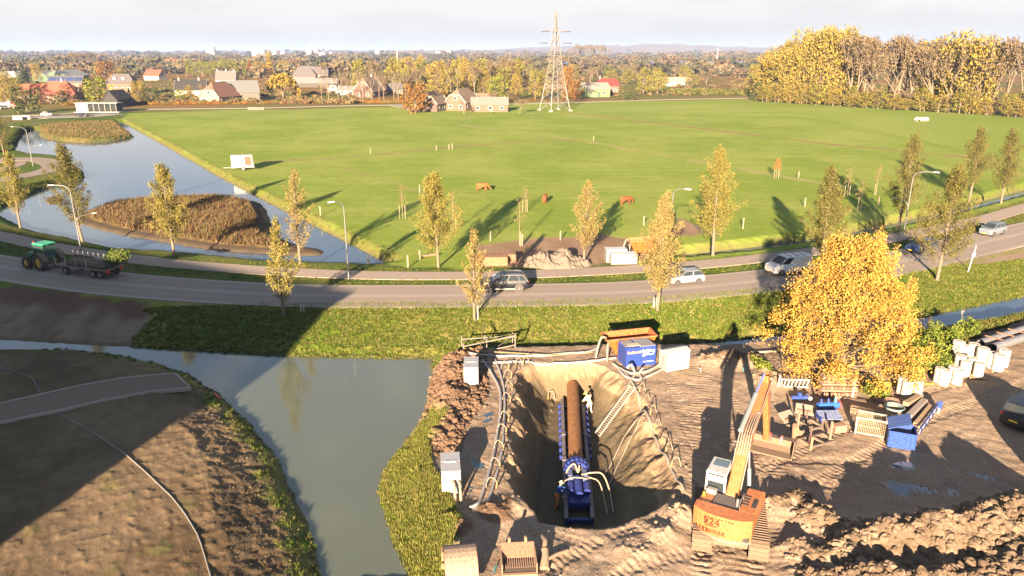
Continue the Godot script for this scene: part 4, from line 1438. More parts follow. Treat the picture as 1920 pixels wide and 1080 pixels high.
func clod_mesh(seed_n: int) -> ArrayMesh:
	var m := MB.new()
	var s := SphereMesh.new()
	s.radius = 0.5
	s.height = 0.8
	s.radial_segments = 12
	s.rings = 7
	var a := s.get_mesh_arrays()
	var v: PackedVector3Array = a[Mesh.ARRAY_VERTEX]
	for i in v.size():
		var q := v[i] * 3.0
		v[i] *= 1.0 + 0.55 * n_mid.get_noise_3d(q.x * 1.5 + seed_n * 9.0, q.y * 1.5, q.z * 1.5) + 0.4 * n_hi.get_noise_3d(q.x * 2.0 + seed_n * 5.0, q.y * 2.0, q.z * 2.0)
	var idx: PackedInt32Array = a[Mesh.ARRAY_INDEX]
	for i in range(0, idx.size(), 3):
		var t := [v[idx[i]], v[idx[i + 1]], v[idx[i + 2]]]
		if (t[1] - t[0]).cross(t[2] - t[0]).length_squared() > 1e-9:
			m.face(t, t[0] + t[1] + t[2])
	return m.done()


func clods() -> void:
	var meshes := [clod_mesh(1), clod_mesh(2), clod_mesh(3)]
	var places := [[], [], []]
	var tints := [[], [], []]
	for i in 200000:
		var x := rng.randf_range(-27.0, 30.0)
		var z := rng.randf_range(-61.0, -25.0)
		if absf(x) > -z * 0.75 + 3.0:
			continue
		var h := near_height(x, z)
		if which == 1 or which == 3 or h < -1.5 and pitness < 0.0:
			continue
		var chance := cloddy * cloddy * 0.55 + (0.004 if which == 0 else 0.1 + cloddy * 0.6)
		if pitness > 0.02:
			chance = 0.02
		if rng.randf() > chance:
			continue
		var s := 0.025 + 0.06 * rng.randf() * rng.randf() + pow(rng.randf(), 6.0) * (0.36 * cloddy + 0.03)
		if which == 2:
			s *= 0.45
		var b := Basis.from_euler(Vector3(rng.randf() * 6.0, rng.randf() * 6.0, rng.randf() * 6.0)).scaled(Vector3(s, s * 0.8, s) * 1.3)
		var k := rng.randi() % 3
		places[k].append(Transform3D(b, Vector3(x, h + s * 0.02, z)))
		var c := near_tone(x, z, h) * rng.randf_range(0.6, 0.95)
		tints[k].append(c)
	for k in 3:
		tag(many("mud_clods", meshes[k], tint_mat("clods", 0.95), places[k], tints[k]), ["loose clods of dug mud across the site", "broken lumps of mud round the pit", "crumbs and lumps of turned soil"][k], "mud clods")


# ---------------------------------------------------------------- building site
func lettering(called: String, text: String, height: float, m: Material, parent: Node3D, xf: Transform3D, font := "Droid Sans") -> void:
	var t := TextMesh.new()
	var f := SystemFont.new()
	f.font_names = PackedStringArray([font])
	f.font_weight = 700
	t.font = f
	t.text = text
	t.font_size = 32
	t.pixel_size = height / 23.0
	t.depth = 0.012
	t.curve_step = 2.0
	obj(called, t, m, parent).transform = xf


func track_mesh(l: float, r: float, w: float) -> ArrayMesh:
	var m := MB.new()
	var outline := []
	for i in 9:
		var a := PI * 0.5 + PI * i / 8.0
		outline.append(Vector2(-l * 0.5 + r + cos(a) * r, r + sin(a) * r))
	for i in 9:
		var a := -PI * 0.5 + PI * i / 8.0
		outline.append(Vector2(l * 0.5 - r + cos(a) * r, r + sin(a) * r))
	m.xf = Transform3D(Basis(Vector3.UP, PI * 0.5), Vector3.ZERO)
	m.prism(outline, -w * 0.42, w * 0.42)
	var per := 2.0 * (l - 2.0 * r) + TAU * r
	var num := int(per / 0.2)
	for i in num:
		var s := per * i / num
		var p := Vector2.ZERO
		var a := 0.0
		if s < l - 2.0 * r:
			p = Vector2(-l * 0.5 + r + s, 0)
			a = -PI * 0.5
		elif s < l - 2.0 * r + PI * r:
			a = -PI * 0.5 + (s - l + 2.0 * r) / r
			p = Vector2(l * 0.5 - r, r) + Vector2(cos(a), sin(a)) * r
		elif s < 2.0 * (l - 2.0 * r) + PI * r:
			p = Vector2(l * 0.5 - r - (s - (l - 2.0 * r) - PI * r), 2.0 * r)
			a = PI * 0.5
		else:
			a = PI * 0.5 + (s - 2.0 * (l - 2.0 * r) - PI * r) / r
			p = Vector2(-l * 0.5 + r, r) + Vector2(cos(a), sin(a)) * r
		var o := Vector3(cos(a), sin(a), 0)
		var b := Basis(Vector3(-sin(a), cos(a), 0), o, Vector3(0, 0, -1))
		m.box(Vector3(p.x, p.y, 0) + o * 0.012, Vector3(0.17, 0.045, w), 0.0, b)
		m.box(Vector3(p.x, p.y, 0) + o * 0.045, Vector3(0.03, 0.05, w * 0.98), 0.0, b)
	return m.done()


func excavator() -> void:
	var orange := mat(0.38, 0.14, 0.05, 0.42, 0.0, 0.35)
	var muddy := mat(0.17, 0.12, 0.08, 0.9, 0.0, 0.8)
	var white := mat(0.45, 0.44, 0.42, 0.4, 0.0, 0.4)
	var dark := mat(0.035, 0.033, 0.032, 0.6)
	var steel := mat(0.28, 0.27, 0.26, 0.35, 0.5)
	var base := near_height(11.15, -32.3)
	base = -0.52
	var t := thing("excavator", "orange crawler excavator with white cab standing on the mud beside the pit", "excavator", Vector3(11.15, base, -32.3))
	var low := Basis(Vector3.UP, deg_to_rad(-15.0))
	for s in [-1, 1]:
		var tr := obj("track", track_mesh(4.7, 0.46, 0.95), muddy, t)
		tr.transform = Transform3D(low, low * Vector3(s * 1.33, 0, 0))
		var rl := MB.new()
		for k in 6:
			rl.cyl(Vector3(-0.43, 0.42, -1.6 + k * 0.64), Vector3(0.43, 0.42, -1.6 + k * 0.64), 0.2, 0.2, 10)
		obj("roller", rl.done(), dark, tr)
	var under := MB.new()
	under.box(Vector3(0, 0.62, 0), Vector3(1.9, 0.42, 1.7), 0.05)
	under.box(Vector3(0, 0.55, 1.75), Vector3(1.7, 0.34, 0.5), 0.06)
	under.cyl(Vector3(0, 0.8, 0), Vector3(0, 1.02, 0), 0.7, 0.7, 20)
	obj("undercarriage", under.done(), muddy, t).basis = low
	# everything above turns together
	var hd := deg_to_rad(-29.0)
	var up := Transform3D(Basis(Vector3.UP, hd), Vector3.ZERO)
	var deck := MB.new()
	deck.box(Vector3(0, 1.1, 0.3), Vector3(2.7, 0.2, 3.6), 0.04)
	obj("deck", deck.done(), dark, t).transform = up
	# counterweight with a rounded back, and the hoods each side of the engine bay
	var cw := MB.new()
	var back := []
	for i in 13:
		var a := lerpf(-1.0, 1.0, i / 12.0)
		back.append(Vector2(a * 1.42, 2.3 - 0.42 * pow(absf(a), 2.6)))
	var outline: Array = back.duplicate()
	outline.append(Vector2(1.42, 1.35))
	outline.append(Vector2(-1.42, 1.35))
	cw.xf = Transform3D(Basis(Vector3.RIGHT, PI * 0.5), Vector3(0, 0, 0))
	cw.prism(outline, -2.16, -1.0)
	obj("counterweight", cw.done(), orange, t).transform = up
	var skirt := MB.new()
	skirt.xf = cw.xf
	var ring := []
	for p in outline:
		ring.append(p * Vector2(1.004, 1.01) + Vector2(0, -0.008))
	skirt.prism(ring, -1.0, -0.84)
	obj("counterweight_skirt", skirt.done(), mat(0.13, 0.115, 0.1, 0.7), t).transform = up
	var rh := MB.new()
	rh.box(Vector3(0.99, 1.68, 0.2), Vector3(0.82, 0.96, 2.3), 0.06)
	rh.box(Vector3(0.99, 1.5, -1.25), Vector3(0.8, 0.6, 0.6), 0.05)
	obj("tank_hood", rh.done(), orange, t).transform = up
	var lh := MB.new()
	lh.box(Vector3(-1.08, 1.62, 0.85), Vector3(0.64, 0.86, 1.0), 0.05)
	obj("side_hood", lh.done(), orange, t).transform = up
	obj("engine_cover", boxm(Vector3(-0.1, 1.66, 0.75), Vector3(1.3, 0.86, 1.2), 0.05), mat(0.11, 0.095, 0.085, 0.8, 0.0, 0.6), t).transform = up
	for k in 4:
		obj("vent", boxm(Vector3(0.78, 2.17, -0.1 + k * 0.26), Vector3(0.32, 0.03, 0.1)), dark, t).transform = up
	obj("hatch", boxm(Vector3(1.2, 2.17, 0.4), Vector3(0.22, 0.025, 0.8), 0.01), dark, t).transform = up
	obj("handrail", tubem([Vector3(0.62, 2.16, 1.2), Vector3(0.62, 2.5, 1.2), Vector3(0.62, 2.5, 0.3), Vector3(0.62, 2.16, 0.3)], 0.025), steel, t).transform = up
	obj("exhaust", cylm(Vector3(0.45, 1.9, 0.9), Vector3(0.45, 2.5, 0.9), 0.07, 0.06, 10), steel, t).transform = up
	# cab
	var cab := MB.new()
	for x in [-1.36, -0.42]:
		for z in [-1.75, -0.08]:
			cab.bar(Vector3(x, 1.2, z), Vector3(x * 0.98 - 0.0, 2.95, z + (0.25 if z < -1 else 0.0)), 0.11, 0.11, 0.02)
		cab.box(Vector3(x, 1.5, -0.92), Vector3(0.06, 0.62, 1.75), 0.02)
	cab.box(Vector3(-0.89, 1.45, -0.06), Vector3(0.95, 0.5, 0.09), 0.02)
	cab.box(Vector3(-0.89, 1.32, -1.76), Vector3(0.95, 0.25, 0.08), 0.02)
	cab.box(Vector3(-0.89, 2.7, -0.07), Vector3(0.95, 0.34, 0.1), 0.03)
	obj("cab_frame", cab.done(), white, t).transform = up
	var roof := MB.new()
	roof.box(Vector3(-0.89, 2.99, -0.85), Vector3(1.06, 0.14, 1.6), 0.05)
	var rf := obj("cab_roof", roof.done(), white, t)
	rf.transform = up
	obj("roof_window", boxm(Vector3(-0.87, 3.062, -1.1), Vector3(0.76, 0.02, 0.72), 0.006), mat(0.10, 0.14, 0.17, 0.12), rf)
	for k in [[Vector3(-1.365, 2.2, -0.92), Vector3(0.02, 0.9, 1.5)], [Vector3(-0.415, 2.2, -0.92), Vector3(0.02, 0.9, 1.5)], [Vector3(-0.89, 2.1, -0.07), Vector3(0.8, 0.86, 0.02)], [Vector3(-0.89, 2.15, -1.72), Vector3(0.8, 1.4, 0.02)]]:
		obj("cab_window", boxm(k[0], k[1]), glass_mat(), t).transform = up
	obj("seat", boxm(Vector3(-0.89, 1.75, -0.6), Vector3(0.5, 0.9, 0.2), 0.06), dark, t).transform = up
	obj("heater_box", boxm(Vector3(-0.98, 2.05, 0.22), Vector3(0.52, 0.46, 0.34), 0.05), mat(0.2, 0.19, 0.175, 0.6), t).transform = up
	obj("beacon", cylm(Vector3(-1.25, 2.05, 0.7), Vector3(-1.25, 2.28, 0.7), 0.07, 0.05), mat(0.75, 0.3, 0.03, 0.3), t).transform = up
	for s in [-1, 1]:
		obj("rear_lamp", boxm(Vector3(s * 1.36, 0.98, 1.86), Vector3(0.16, 0.1, 0.12), 0.02), mat(0.7, 0.12, 0.1, 0.3), t).transform = up
		obj("mirror", boxm(Vector3(s * 1.42, 2.3, -1.6), Vector3(0.06, 0.3, 0.18), 0.02), dark, t).transform = up
	# boom in two pieces, stick, bucket
	var foot := Vector3(0.0, 2.0, -0.05)
	var knee := Vector3(0.0, 4.15, -2.5)
	var tip := Vector3(0.05, 5.6, -6.6)
	var boom := MB.new()
	var seg := [[foot, foot.lerp(knee, 0.55), 0.55, 0.7], [foot.lerp(knee, 0.55), knee, 0.7, 0.78]]
	for q in seg:
		boom.skin(box_rows(q[0], q[1], 0.6, q[2], q[3]), true)
	boom.cyl(foot + Vector3(-0.3, 0, 0), foot + Vector3(0.3, 0, 0), 0.2, 0.2, 12)
	obj("boom", boom.done(), orange, t).transform = up
	var outer := MB.new()
	outer.skin(box_rows(knee + Vector3(0, 0.02, 0.12), knee.lerp(tip, 0.5), 0.54, 0.78, 0.66), true)
	outer.skin(box_rows(knee.lerp(tip, 0.5), tip, 0.54, 0.66, 0.4), true)
	outer.cyl(knee + Vector3(-0.28, -0.1, 0), knee + Vector3(0.28, -0.1, 0), 0.2, 0.2, 12)
	outer.cyl(tip + Vector3(-0.26, 0, 0), tip + Vector3(0.26, 0, 0), 0.2, 0.2, 12)
	obj("front_boom", outer.done(), orange, t).transform = up
	var hand := Vector3(0.1, 0.9, -9.0)
	var above := tip + (tip - hand).normalized() * 0.75
	var stick := MB.new()
	stick.skin(box_rows(above, tip.lerp(hand, 0.1), 0.34, 0.25, 0.62), true)
	stick.skin(box_rows(tip.lerp(hand, 0.1), hand, 0.34, 0.62, 0.32), true)
	obj("stick", stick.done(), orange, t).transform = up
	# rams with bright rods
	for r in [[Vector3(-0.42, 1.5, -1.3), knee + Vector3(-0.35, -0.3, 0.9), 0.1], [Vector3(0.62, 1.5, -1.3), knee + Vector3(0.35, -0.3, 0.9), 0.1], [knee + Vector3(-0.2, 0.75, 0.9), above + Vector3(-0.1, 0.0, 0.0), 0.13], [tip.lerp(hand, 0.12) + Vector3(0, 0, -0.48), hand + Vector3(0.0, 0.35, -0.5), 0.09]]:
		var a: Vector3 = r[0]
		var b: Vector3 = r[1]
		var rb := obj("ram", cylm(a, a.lerp(b, 0.62), r[2], r[2], 12), mat(0.17, 0.2, 0.2, 0.4), t)
		rb.transform = up
		obj("ram_rod", cylm(a.lerp(b, 0.6), b, r[2] * 0.5, r[2] * 0.5, 10), steel if r[2] != 0.13 else mat(0.16, 0.22, 0.45, 0.3, 0.3), rb)
	var pale := mat(0.22, 0.19, 0.16, 0.5)
	for k in 6:
		var x := -0.32 + k * 0.13
		var pts := smooth_line([Vector3(x, 2.2, -0.35), Vector3(x, 2.75, -0.75), foot.lerp(knee, 0.6) + Vector3(x, 0.5, 0), knee + Vector3(x * 0.9, 0.48, 0.3), knee.lerp(tip, 0.3) + Vector3(x * (0.8 if k > 3 else 1.0), 0.42, 0)], 5)
		obj("hydraulic_hose", tubem(pts, 0.035, 5), pale, t).transform = up
	for s in [-1, 1]:
		var pts := smooth_line([knee + Vector3(0.3 * s, 0.3, 0), knee.lerp(tip, 0.4) + Vector3(0.34 * s, 0.42, 0), knee.lerp(tip, 0.75) + Vector3(0.36 * s, 0.5, 0), tip + Vector3(0.34 * s, 0.3, -0.3), tip.lerp(hand, 0.3) + Vector3(0.3 * s, 0, -0.3)], 5)
		obj("hydraulic_hose", tubem(pts, 0.03, 5), mat(0.2, 0.17, 0.14, 0.6), t).transform = up
		obj("hose_clamp", boxm(knee.lerp(tip, 0.33) + Vector3(0.26 * s, 0.36, 0), Vector3(0.2, 0.14, 0.12), 0.02), steel, t).transform = up
	obj("hose_clamp", boxm(foot.lerp(knee, 0.75) + Vector3(-0.1, 0.46, 0), Vector3(0.9, 0.06, 0.1), 0.02), steel, t).transform = up
	# wide ditching bucket
	var bk := MB.new()
	var prof := [Vector2(0.1, 0.95), Vector2(0.62, 0.9), Vector2(0.85, 0.55), Vector2(0.72, 0.18), Vector2(0.25, 0.0), Vector2(-0.55, 0.0)]
	var thick := []
	for p in prof:
		thick.append(p)
	for i in range(prof.size() - 1, -1, -1):
		thick.append(prof[i] * 0.93 + Vector2(-0.0, 0.06))
	bk.xf = Transform3D(Basis(Vector3.UP, PI * 0.5), Vector3(0.1, 0.0, -9.1))
	bk.prism(thick, -1.62, 1.62)
	for z in [-1.62, 1.58]:
		bk.prism(prof, z, z + 0.04)
	obj("ditching_bucket", bk.done(), muddy, t).transform = up
	obj("bucket_bracket", boxm(Vector3(0.1, 1.0, -9.1), Vector3(0.5, 0.45, 0.4), 0.05), mat(0.5, 0.09, 0.08, 0.5), t).transform = up
	for s in [-1, 1]:
		obj("bucket_hook", boxm(Vector3(0.1 + s * 0.85, 1.05, -9.0), Vector3(0.16, 0.4, 0.3), 0.03), mat(0.55, 0.16, 0.16, 0.5), t).transform = up
	# lettering on the counterweight
	var ink := mat(0.07, 0.02, 0.008, 0.5)
	lettering("lettering", "924", 0.34, ink, t, up * Transform3D(Basis(), Vector3(-0.42, 1.78, 2.318)))
	lettering("lettering", "COMPACT", 0.09, ink, t, up * Transform3D(Basis(), Vector3(-0.42, 1.53, 2.31)))
	lettering("lettering", "LIEBHERR", 0.22, ink, t, up * Transform3D(Basis(), Vector3(-0.45, 1.24, 2.316)))
	for k in 9:
		obj("lettering", boxm(Vector3(-0.72 + k * 0.16, 2.0, 2.308), Vector3(0.1 if k % 3 else 0.06, 0.05, 0.012)), ink, t).transform = up


func box_rows(a: Vector3, b: Vector3, w: float, h0: float, h1: float) -> Array:
	var d := (b - a).normalized()
	var y := Vector3.RIGHT.cross(d).normalized()
	if y.y < 0 and absf(y.y) > 0.05:
		y = -y
	var rows := []
	for k in 2:
		var p := a if k == 0 else b
		var h: float = (h0 if k == 0 else h1) * 0.5
		rows.append([p + Vector3(-w / 2, 0, 0) + y * h, p + Vector3(w / 2, 0, 0) + y * h, p + Vector3(w / 2, 0, 0) - y * h, p + Vector3(-w / 2, 0, 0) - y * h])
	var c := (a + b) * 0.5
	# sharp corners: each side gets its own points
	var out := [[], []]
	for i in 4:
		for k in 2:
			out[k].append(rows[k][i].lerp(rows[k][(i + 1) % 4], 0.08))
			out[k].append(rows[k][i].lerp(rows[k][(i + 1) % 4], 0.92))
	return out


func drill_rig() -> void:
	var blue := mat(0.018, 0.033, 0.18, 0.45, 0.0, 0.6)
	var rail := mat(0.18, 0.162, 0.18, 0.6, 0.2, 0.8, true)
	var n0 := Vector3(3.13, -2.65, -36.29)
	var f0 := Vector3(3.88, -2.65, -51.6)
	var n1 := Vector3(4.64, -2.65, -36.29)
	var f1 := Vector3(5.43, -2.65, -51.41)
	var t := thing("drilling_rig", "long blue pipe-jacking frame with grey rails lying on the pit floor", "drilling rig")
	for k in 2:
		var a := n0 if k == 0 else n1
		var b := f0 if k == 0 else f1
		var m := MB.new()
		m.bar(a, b, 0.24, 0.1, 0.02)
		obj("rail", m.done(), rail, t)
		var s := MB.new()
		s.bar(a + Vector3(0, -0.27, 0), b + Vector3(0, -0.27, 0), 0.14, 0.42)
		obj("beam", s.done(), blue, t)
		for i in 9:
			var p := a.lerp(b, 0.45 + i * 0.06)
			obj("side_bracket", boxm(p + Vector3(-0.22 if k == 0 else 0.22, -0.1, 0), Vector3(0.2, 0.3, 0.26), 0.03), blue, t)
		for i in 3:
			obj("rail_clamp", boxm(a.lerp(b, 0.2 + i * 0.22) + Vector3(0, 0.07, 0), Vector3(0.3, 0.08, 0.5), 0.02), rail, t)
	for i in 8:
		var q := MB.new()
		var f := 0.02 + i * 0.135
		q.bar(n0.lerp(f0, f) + Vector3(0, -0.4, 0), n1.lerp(f1, f) + Vector3(0, -0.4, 0), 0.2, 0.12)
		obj("cross_beam", q.done(), blue, t)
	var e := MB.new()
	e.bar(n0 + Vector3(-0.1, 0.02, -2.0), n1 + Vector3(0.1, 0.02, -2.0), 0.34, 0.16, 0.02)
	obj("end_beam", e.done(), rail, t)
	var w := MB.new()
	w.bar(n0 + Vector3(0.2, -0.15, -1.55), n1 + Vector3(-0.2, -0.15, -1.55), 0.5, 0.3, 0.03)
	w.bar(n0 + Vector3(0.2, -0.3, -0.2), n1 + Vector3(-0.2, -0.3, -0.2), 0.2, 0.3, 0.03)
	obj("tail_plate", w.done(), blue, t)
	# drive head that grips the pipe
	var c := Vector3(4.05, -2.05, -40.54)
	var hd := MB.new()
	hd.cyl(c + Vector3(0, 0, 0.35), c + Vector3(0.02, 0, -0.35), 0.72, 0.68, 20)
	for i in 9:
		var an := PI * i / 8.0
		hd.box(c + Vector3(cos(an) * 0.72, sin(an) * 0.72, -0.1), Vector3(0.16, 0.16, 0.4), 0.03)
	obj("drive_head", hd.done(), blue, t)
	obj("drive_mouth", cylm(c + Vector3(0, 0, 0.37), c + Vector3(0, 0, 0.3), 0.5, 0.5, 20), mat(0.02, 0.02, 0.02, 0.8), t)
	obj("motor", cylm(c + Vector3(-0.05, -0.05, 2.8), c + Vector3(-0.02, -0.05, 0.9), 0.24, 0.24, 14), blue, t)
	obj("carriage", boxm(c + Vector3(-0.05, -0.45, 1.6), Vector3(1.3, 0.3, 3.0), 0.05), blue, t)
	for s in [-1, 1]:
		obj("thrust_cylinder", cylm(c + Vector3(s * 0.5 - 0.05, -0.1, 2.4), c + Vector3(s * 0.48, -0.1, 1.5), 0.22, 0.22, 12), blue, t)
		obj("hydraulic_unit", boxm(c + Vector3(s * 0.45, 0.1, 0.9), Vector3(0.3, 0.5, 0.8), 0.05), mat(0.10, 0.12, 0.22, 0.5, 0.2), t)
	var hose := mat(0.3, 0.24, 0.156, 0.6)
	obj("hose", tubem(smooth_line([c + Vector3(-0.9, -0.4, 0.9), c + Vector3(-0.6, 0.5, 0.8), c + Vector3(-0.2, 0.75, 0.6), c + Vector3(0.0, 0.4, 1.0), c + Vector3(0.1, 0.7, 0.7)]), 0.05), hose, t)
	obj("hose", tubem(smooth_line([c + Vector3(0.2, 0.3, 1.1), c + Vector3(0.9, 0.45, 1.1), c + Vector3(1.5, 0.35, 1.15), c + Vector3(1.85, -0.3, 1.9), c + Vector3(1.95, -1.0, 3.1)]), 0.05), hose, t)
	obj("hose", tubem(smooth_line([c + Vector3(0.1, 0.25, 1.25), c + Vector3(0.8, 0.2, 1.3), c + Vector3(1.3, 0.0, 1.7), c + Vector3(1.6, -1.05, 3.2)]), 0.04), hose, t)
	obj("hose", tubem(smooth_line([c + Vector3(-0.95, -0.1, 1.3), c + Vector3(-0.4, 0.35, 1.5), c + Vector3(0.4, 0.3, 1.5), c + Vector3(0.7, 0.1, 1.2)]), 0.05), mat(0.16, 0.15, 0.14, 0.7), t)
	var p := MB.new()
	p.cyl(c + Vector3(0, 0, -0.2), c.lerp(Vector3(4.69, -2.05, -51.58), 1.1), 0.46, 0.46, 28)
	var pm := mat(0.252, 0.111, 0.033, 0.85, 0.0, 0.25, true)
	var pipe := obj("steel_pipe", p.done(), pm)
	tag(pipe, "rust-brown steel pipe lying between the rails and entering the pit wall", "pipe")


func pump_cabinet(at: Vector3, turn: float, label: String, hoses: bool) -> void:
	var white := mat(0.396, 0.396, 0.39, 0.5, 0.0, 0.5)
	var t := thing("pump_cabinet", label, "cabinet", at, turn, "grey-white pump cabinets west of the pit")
	obj("housing", boxm(Vector3(0, 0.72, 0), Vector3(1.06, 1.34, 2.2), 0.03), white, t)
	for k in 2:
		obj("lid", boxm(Vector3(0, 1.42, -0.55 + k * 1.06), Vector3(1.1, 0.07, 1.02), 0.025), mat(0.3, 0.312, 0.336, 0.4, 0.0, 0.5), t)
	obj("lid_ridge", boxm(Vector3(0, 1.45, -0.02), Vector3(0.7, 0.07, 0.2), 0.03), white, t)
	obj("skid", boxm(Vector3(0, 0.04, 0), Vector3(1.12, 0.12, 2.3), 0.02), mat(0.2, 0.18, 0.16, 0.8), t)
	var door := obj("door", boxm(Vector3(0.0, 0.45, 1.115), Vector3(0.7, 0.6, 0.03), 0.01), mat(0.468, 0.462, 0.444, 0.4), t)
	obj("handle", boxm(Vector3(-0.36, 0.6, 1.13), Vector3(0.05, 0.12, 0.04), 0.01), mat(0.1, 0.1, 0.1), door)
	obj("grille", boxm(Vector3(0.0, 1.0, 1.112), Vector3(0.1, 0.34, 0.025)), mat(0.192, 0.18, 0.144, 0.7), t)
	if hoses:
		for s in [0, 1]:
			obj("socket", boxm(Vector3(0.1 + s * 0.32, 0.95 - s * 0.1, 1.13), Vector3(0.26, 0.26, 0.06), 0.02), white, t)
			obj("outlet_hose", tubem(smooth_line([Vector3(0.1 + s * 0.32, 0.95 - s * 0.1, 1.1), Vector3(0.14 + s * 0.32, 0.9, 1.5), Vector3(0.18 + s * 0.3, 0.3, 1.75), Vector3(0.2 + s * 0.3, -0.1, 2.1)]), 0.085, 8), mat(0.228, 0.18, 0.126, 0.7), t)


func containers() -> void:
	var blue := mat(0.021, 0.051, 0.24, 0.45, 0.0, 0.5)
	var a := Vector3(8.85, -0.5, -52.5)
	var b := Vector3(11.3, -0.5, -53.15)
	var turn := atan2(-(b.z - a.z), b.x - a.x)
	var c := (a + b) * 0.5 + Vector3(-0.25, 0, -0.85)
	var t := thing("power_container", "blue steel power container with orange and white lettering beside the orange skip", "container", c, turn)
	obj("body", boxm(Vector3(0, 0.85, 0), Vector3(2.5, 1.62, 1.75), 0.03), blue, t)
	obj("roof_panel", boxm(Vector3(0.55, 1.675, 0.0), Vector3(1.3, 0.05, 1.6), 0.01), mat(0.204, 0.198, 0.216, 0.6, 0.0, 0.8), t)
	obj("roof_panel", boxm(Vector3(-0.75, 1.67, -0.1), Vector3(0.9, 0.04, 1.3), 0.01), mat(0.22, 0.2, 0.2, 0.7, 0.0, 0.8), t)
	obj("roof_board", boxm(Vector3(-0.45, 1.72, 0.35), Vector3(0.9, 0.05, 0.6), 0.01), mat(0.33, 0.282, 0.228, 0.8), t)
	for k in 7:
		obj("louvre", boxm(Vector3(-1.262, 0.4 + k * 0.17, 0.0), Vector3(0.03, 0.07, 1.3)), mat(0.03, 0.045, 0.16, 0.6), t)
	obj("skid", boxm(Vector3(0, 0.02, 0), Vector3(2.4, 0.12, 1.7)), mat(0.1, 0.1, 0.12), t)
	lettering("lettering", "holland", 0.22, mat(0.51, 0.252, 0.072, 0.5), t, Transform3D(Basis(), Vector3(-0.62, 1.28, 0.88)))
	lettering("lettering", "drilling", 0.24, mat(0.48, 0.48, 0.48, 0.5), t, Transform3D(Basis(), Vector3(0.55, 1.31, 0.88)))
	for k in [[0.4, 1.1, 0.5, 0.05], [0.55, 1.0, 0.95, 0.06], [0.6, 0.42, 0.9, 0.05], [0.2, 0.92, 0.18, 0.09]]:
		obj("lettering", boxm(Vector3(k[0], k[1], 0.882), Vector3(k[2], k[3], 0.012)), mat(0.48, 0.48, 0.48, 0.5), t)
	# white double cabinet
	var a2 := Vector3(11.65, -0.5, -51.55)
	var b2 := Vector3(13.65, -0.5, -52.4)
	var w := thing("switch_cabinet", "white two-door switch cabinet right of the blue container", "cabinet", (a2 + b2) * 0.5 + Vector3(-0.1, 0, -0.55), atan2(-(b2.z - a2.z), b2.x - a2.x))
	var white := mat(0.24, 0.237, 0.23, 0.45, 0.0, 0.6)
	obj("housing", boxm(Vector3(0, 0.8, 0), Vector3(2.1, 1.5, 1.1), 0.02), white, w)
	for s in [-1, 1]:
		var d := obj("door", boxm(Vector3(s * 0.5, 0.82, 0.56), Vector3(0.94, 1.36, 0.04), 0.012), mat(0.468, 0.462, 0.45, 0.4), w)
		obj("handle", boxm(Vector3(s * 0.12, 0.8, 0.6), Vector3(0.05, 0.14, 0.05), 0.01), mat(0.08, 0.08, 0.08), d)
	var lid := MB.new()
	lid.xf = Transform3D(Basis(Vector3.UP, PI * 0.5), Vector3.ZERO)
	lid.prism([Vector2(-0.62, 1.55), Vector2(0.62, 1.55), Vector2(0, 1.72)], -1.1, 1.1)
	obj("roof", lid.done(), mat(0.36, 0.36, 0.36, 0.5, 0.0, 0.6), w)
	for k in 3:
		obj("socket", cylm(Vector3(-1.05, 0.5 + k * 0.3, 0.1), Vector3(-1.12, 0.5 + k * 0.3, 0.1), 0.12, 0.12), mat(0.18, 0.174, 0.168, 0.6), w)
	# two orange skips
	var proto := skip("orange tapered mud skip standing behind the blue container", Vector3(9.4, -0.45, -55.6), deg_to_rad(8.0))
	dup(proto, ground_at(Vector3(15.82, 0, -86.21)) , deg_to_rad(4.0), "pale orange skip beyond the road beside the white tanks", "orange mud skips", Vector3(0.95, 1.0, 1.0))
	proto.set_meta("group", "orange mud skips")
	for k in 2:
		var q := thing("water_tank", ["upper white rectangular tank box beyond the road, set behind the other", "front white rectangular tank box at the cycle path verge"][k], "tank", ground_at(Vector3(11.98, 0, -82.13) if k == 0 else Vector3(12.65, 0, -80.77)), deg_to_rad(4.0), "white tanks beyond the road")
		obj("body", boxm(Vector3(0, 0.7, 0), Vector3(2.4 if k == 0 else 3.0, 1.5 if k == 0 else 1.15, 1.3), 0.03), white, q)
		obj("lid", boxm(Vector3(0, 1.48 if k == 0 else 1.3, 0), Vector3(2.44 if k == 0 else 3.04, 0.05, 1.34), 0.02), mat(0.372, 0.384, 0.396, 0.4), q)
		obj("seam", boxm(Vector3(0.7, 0.72, 0.652), Vector3(0.05, 1.1, 0.02)), mat(0.18, 0.15, 0.144), q)


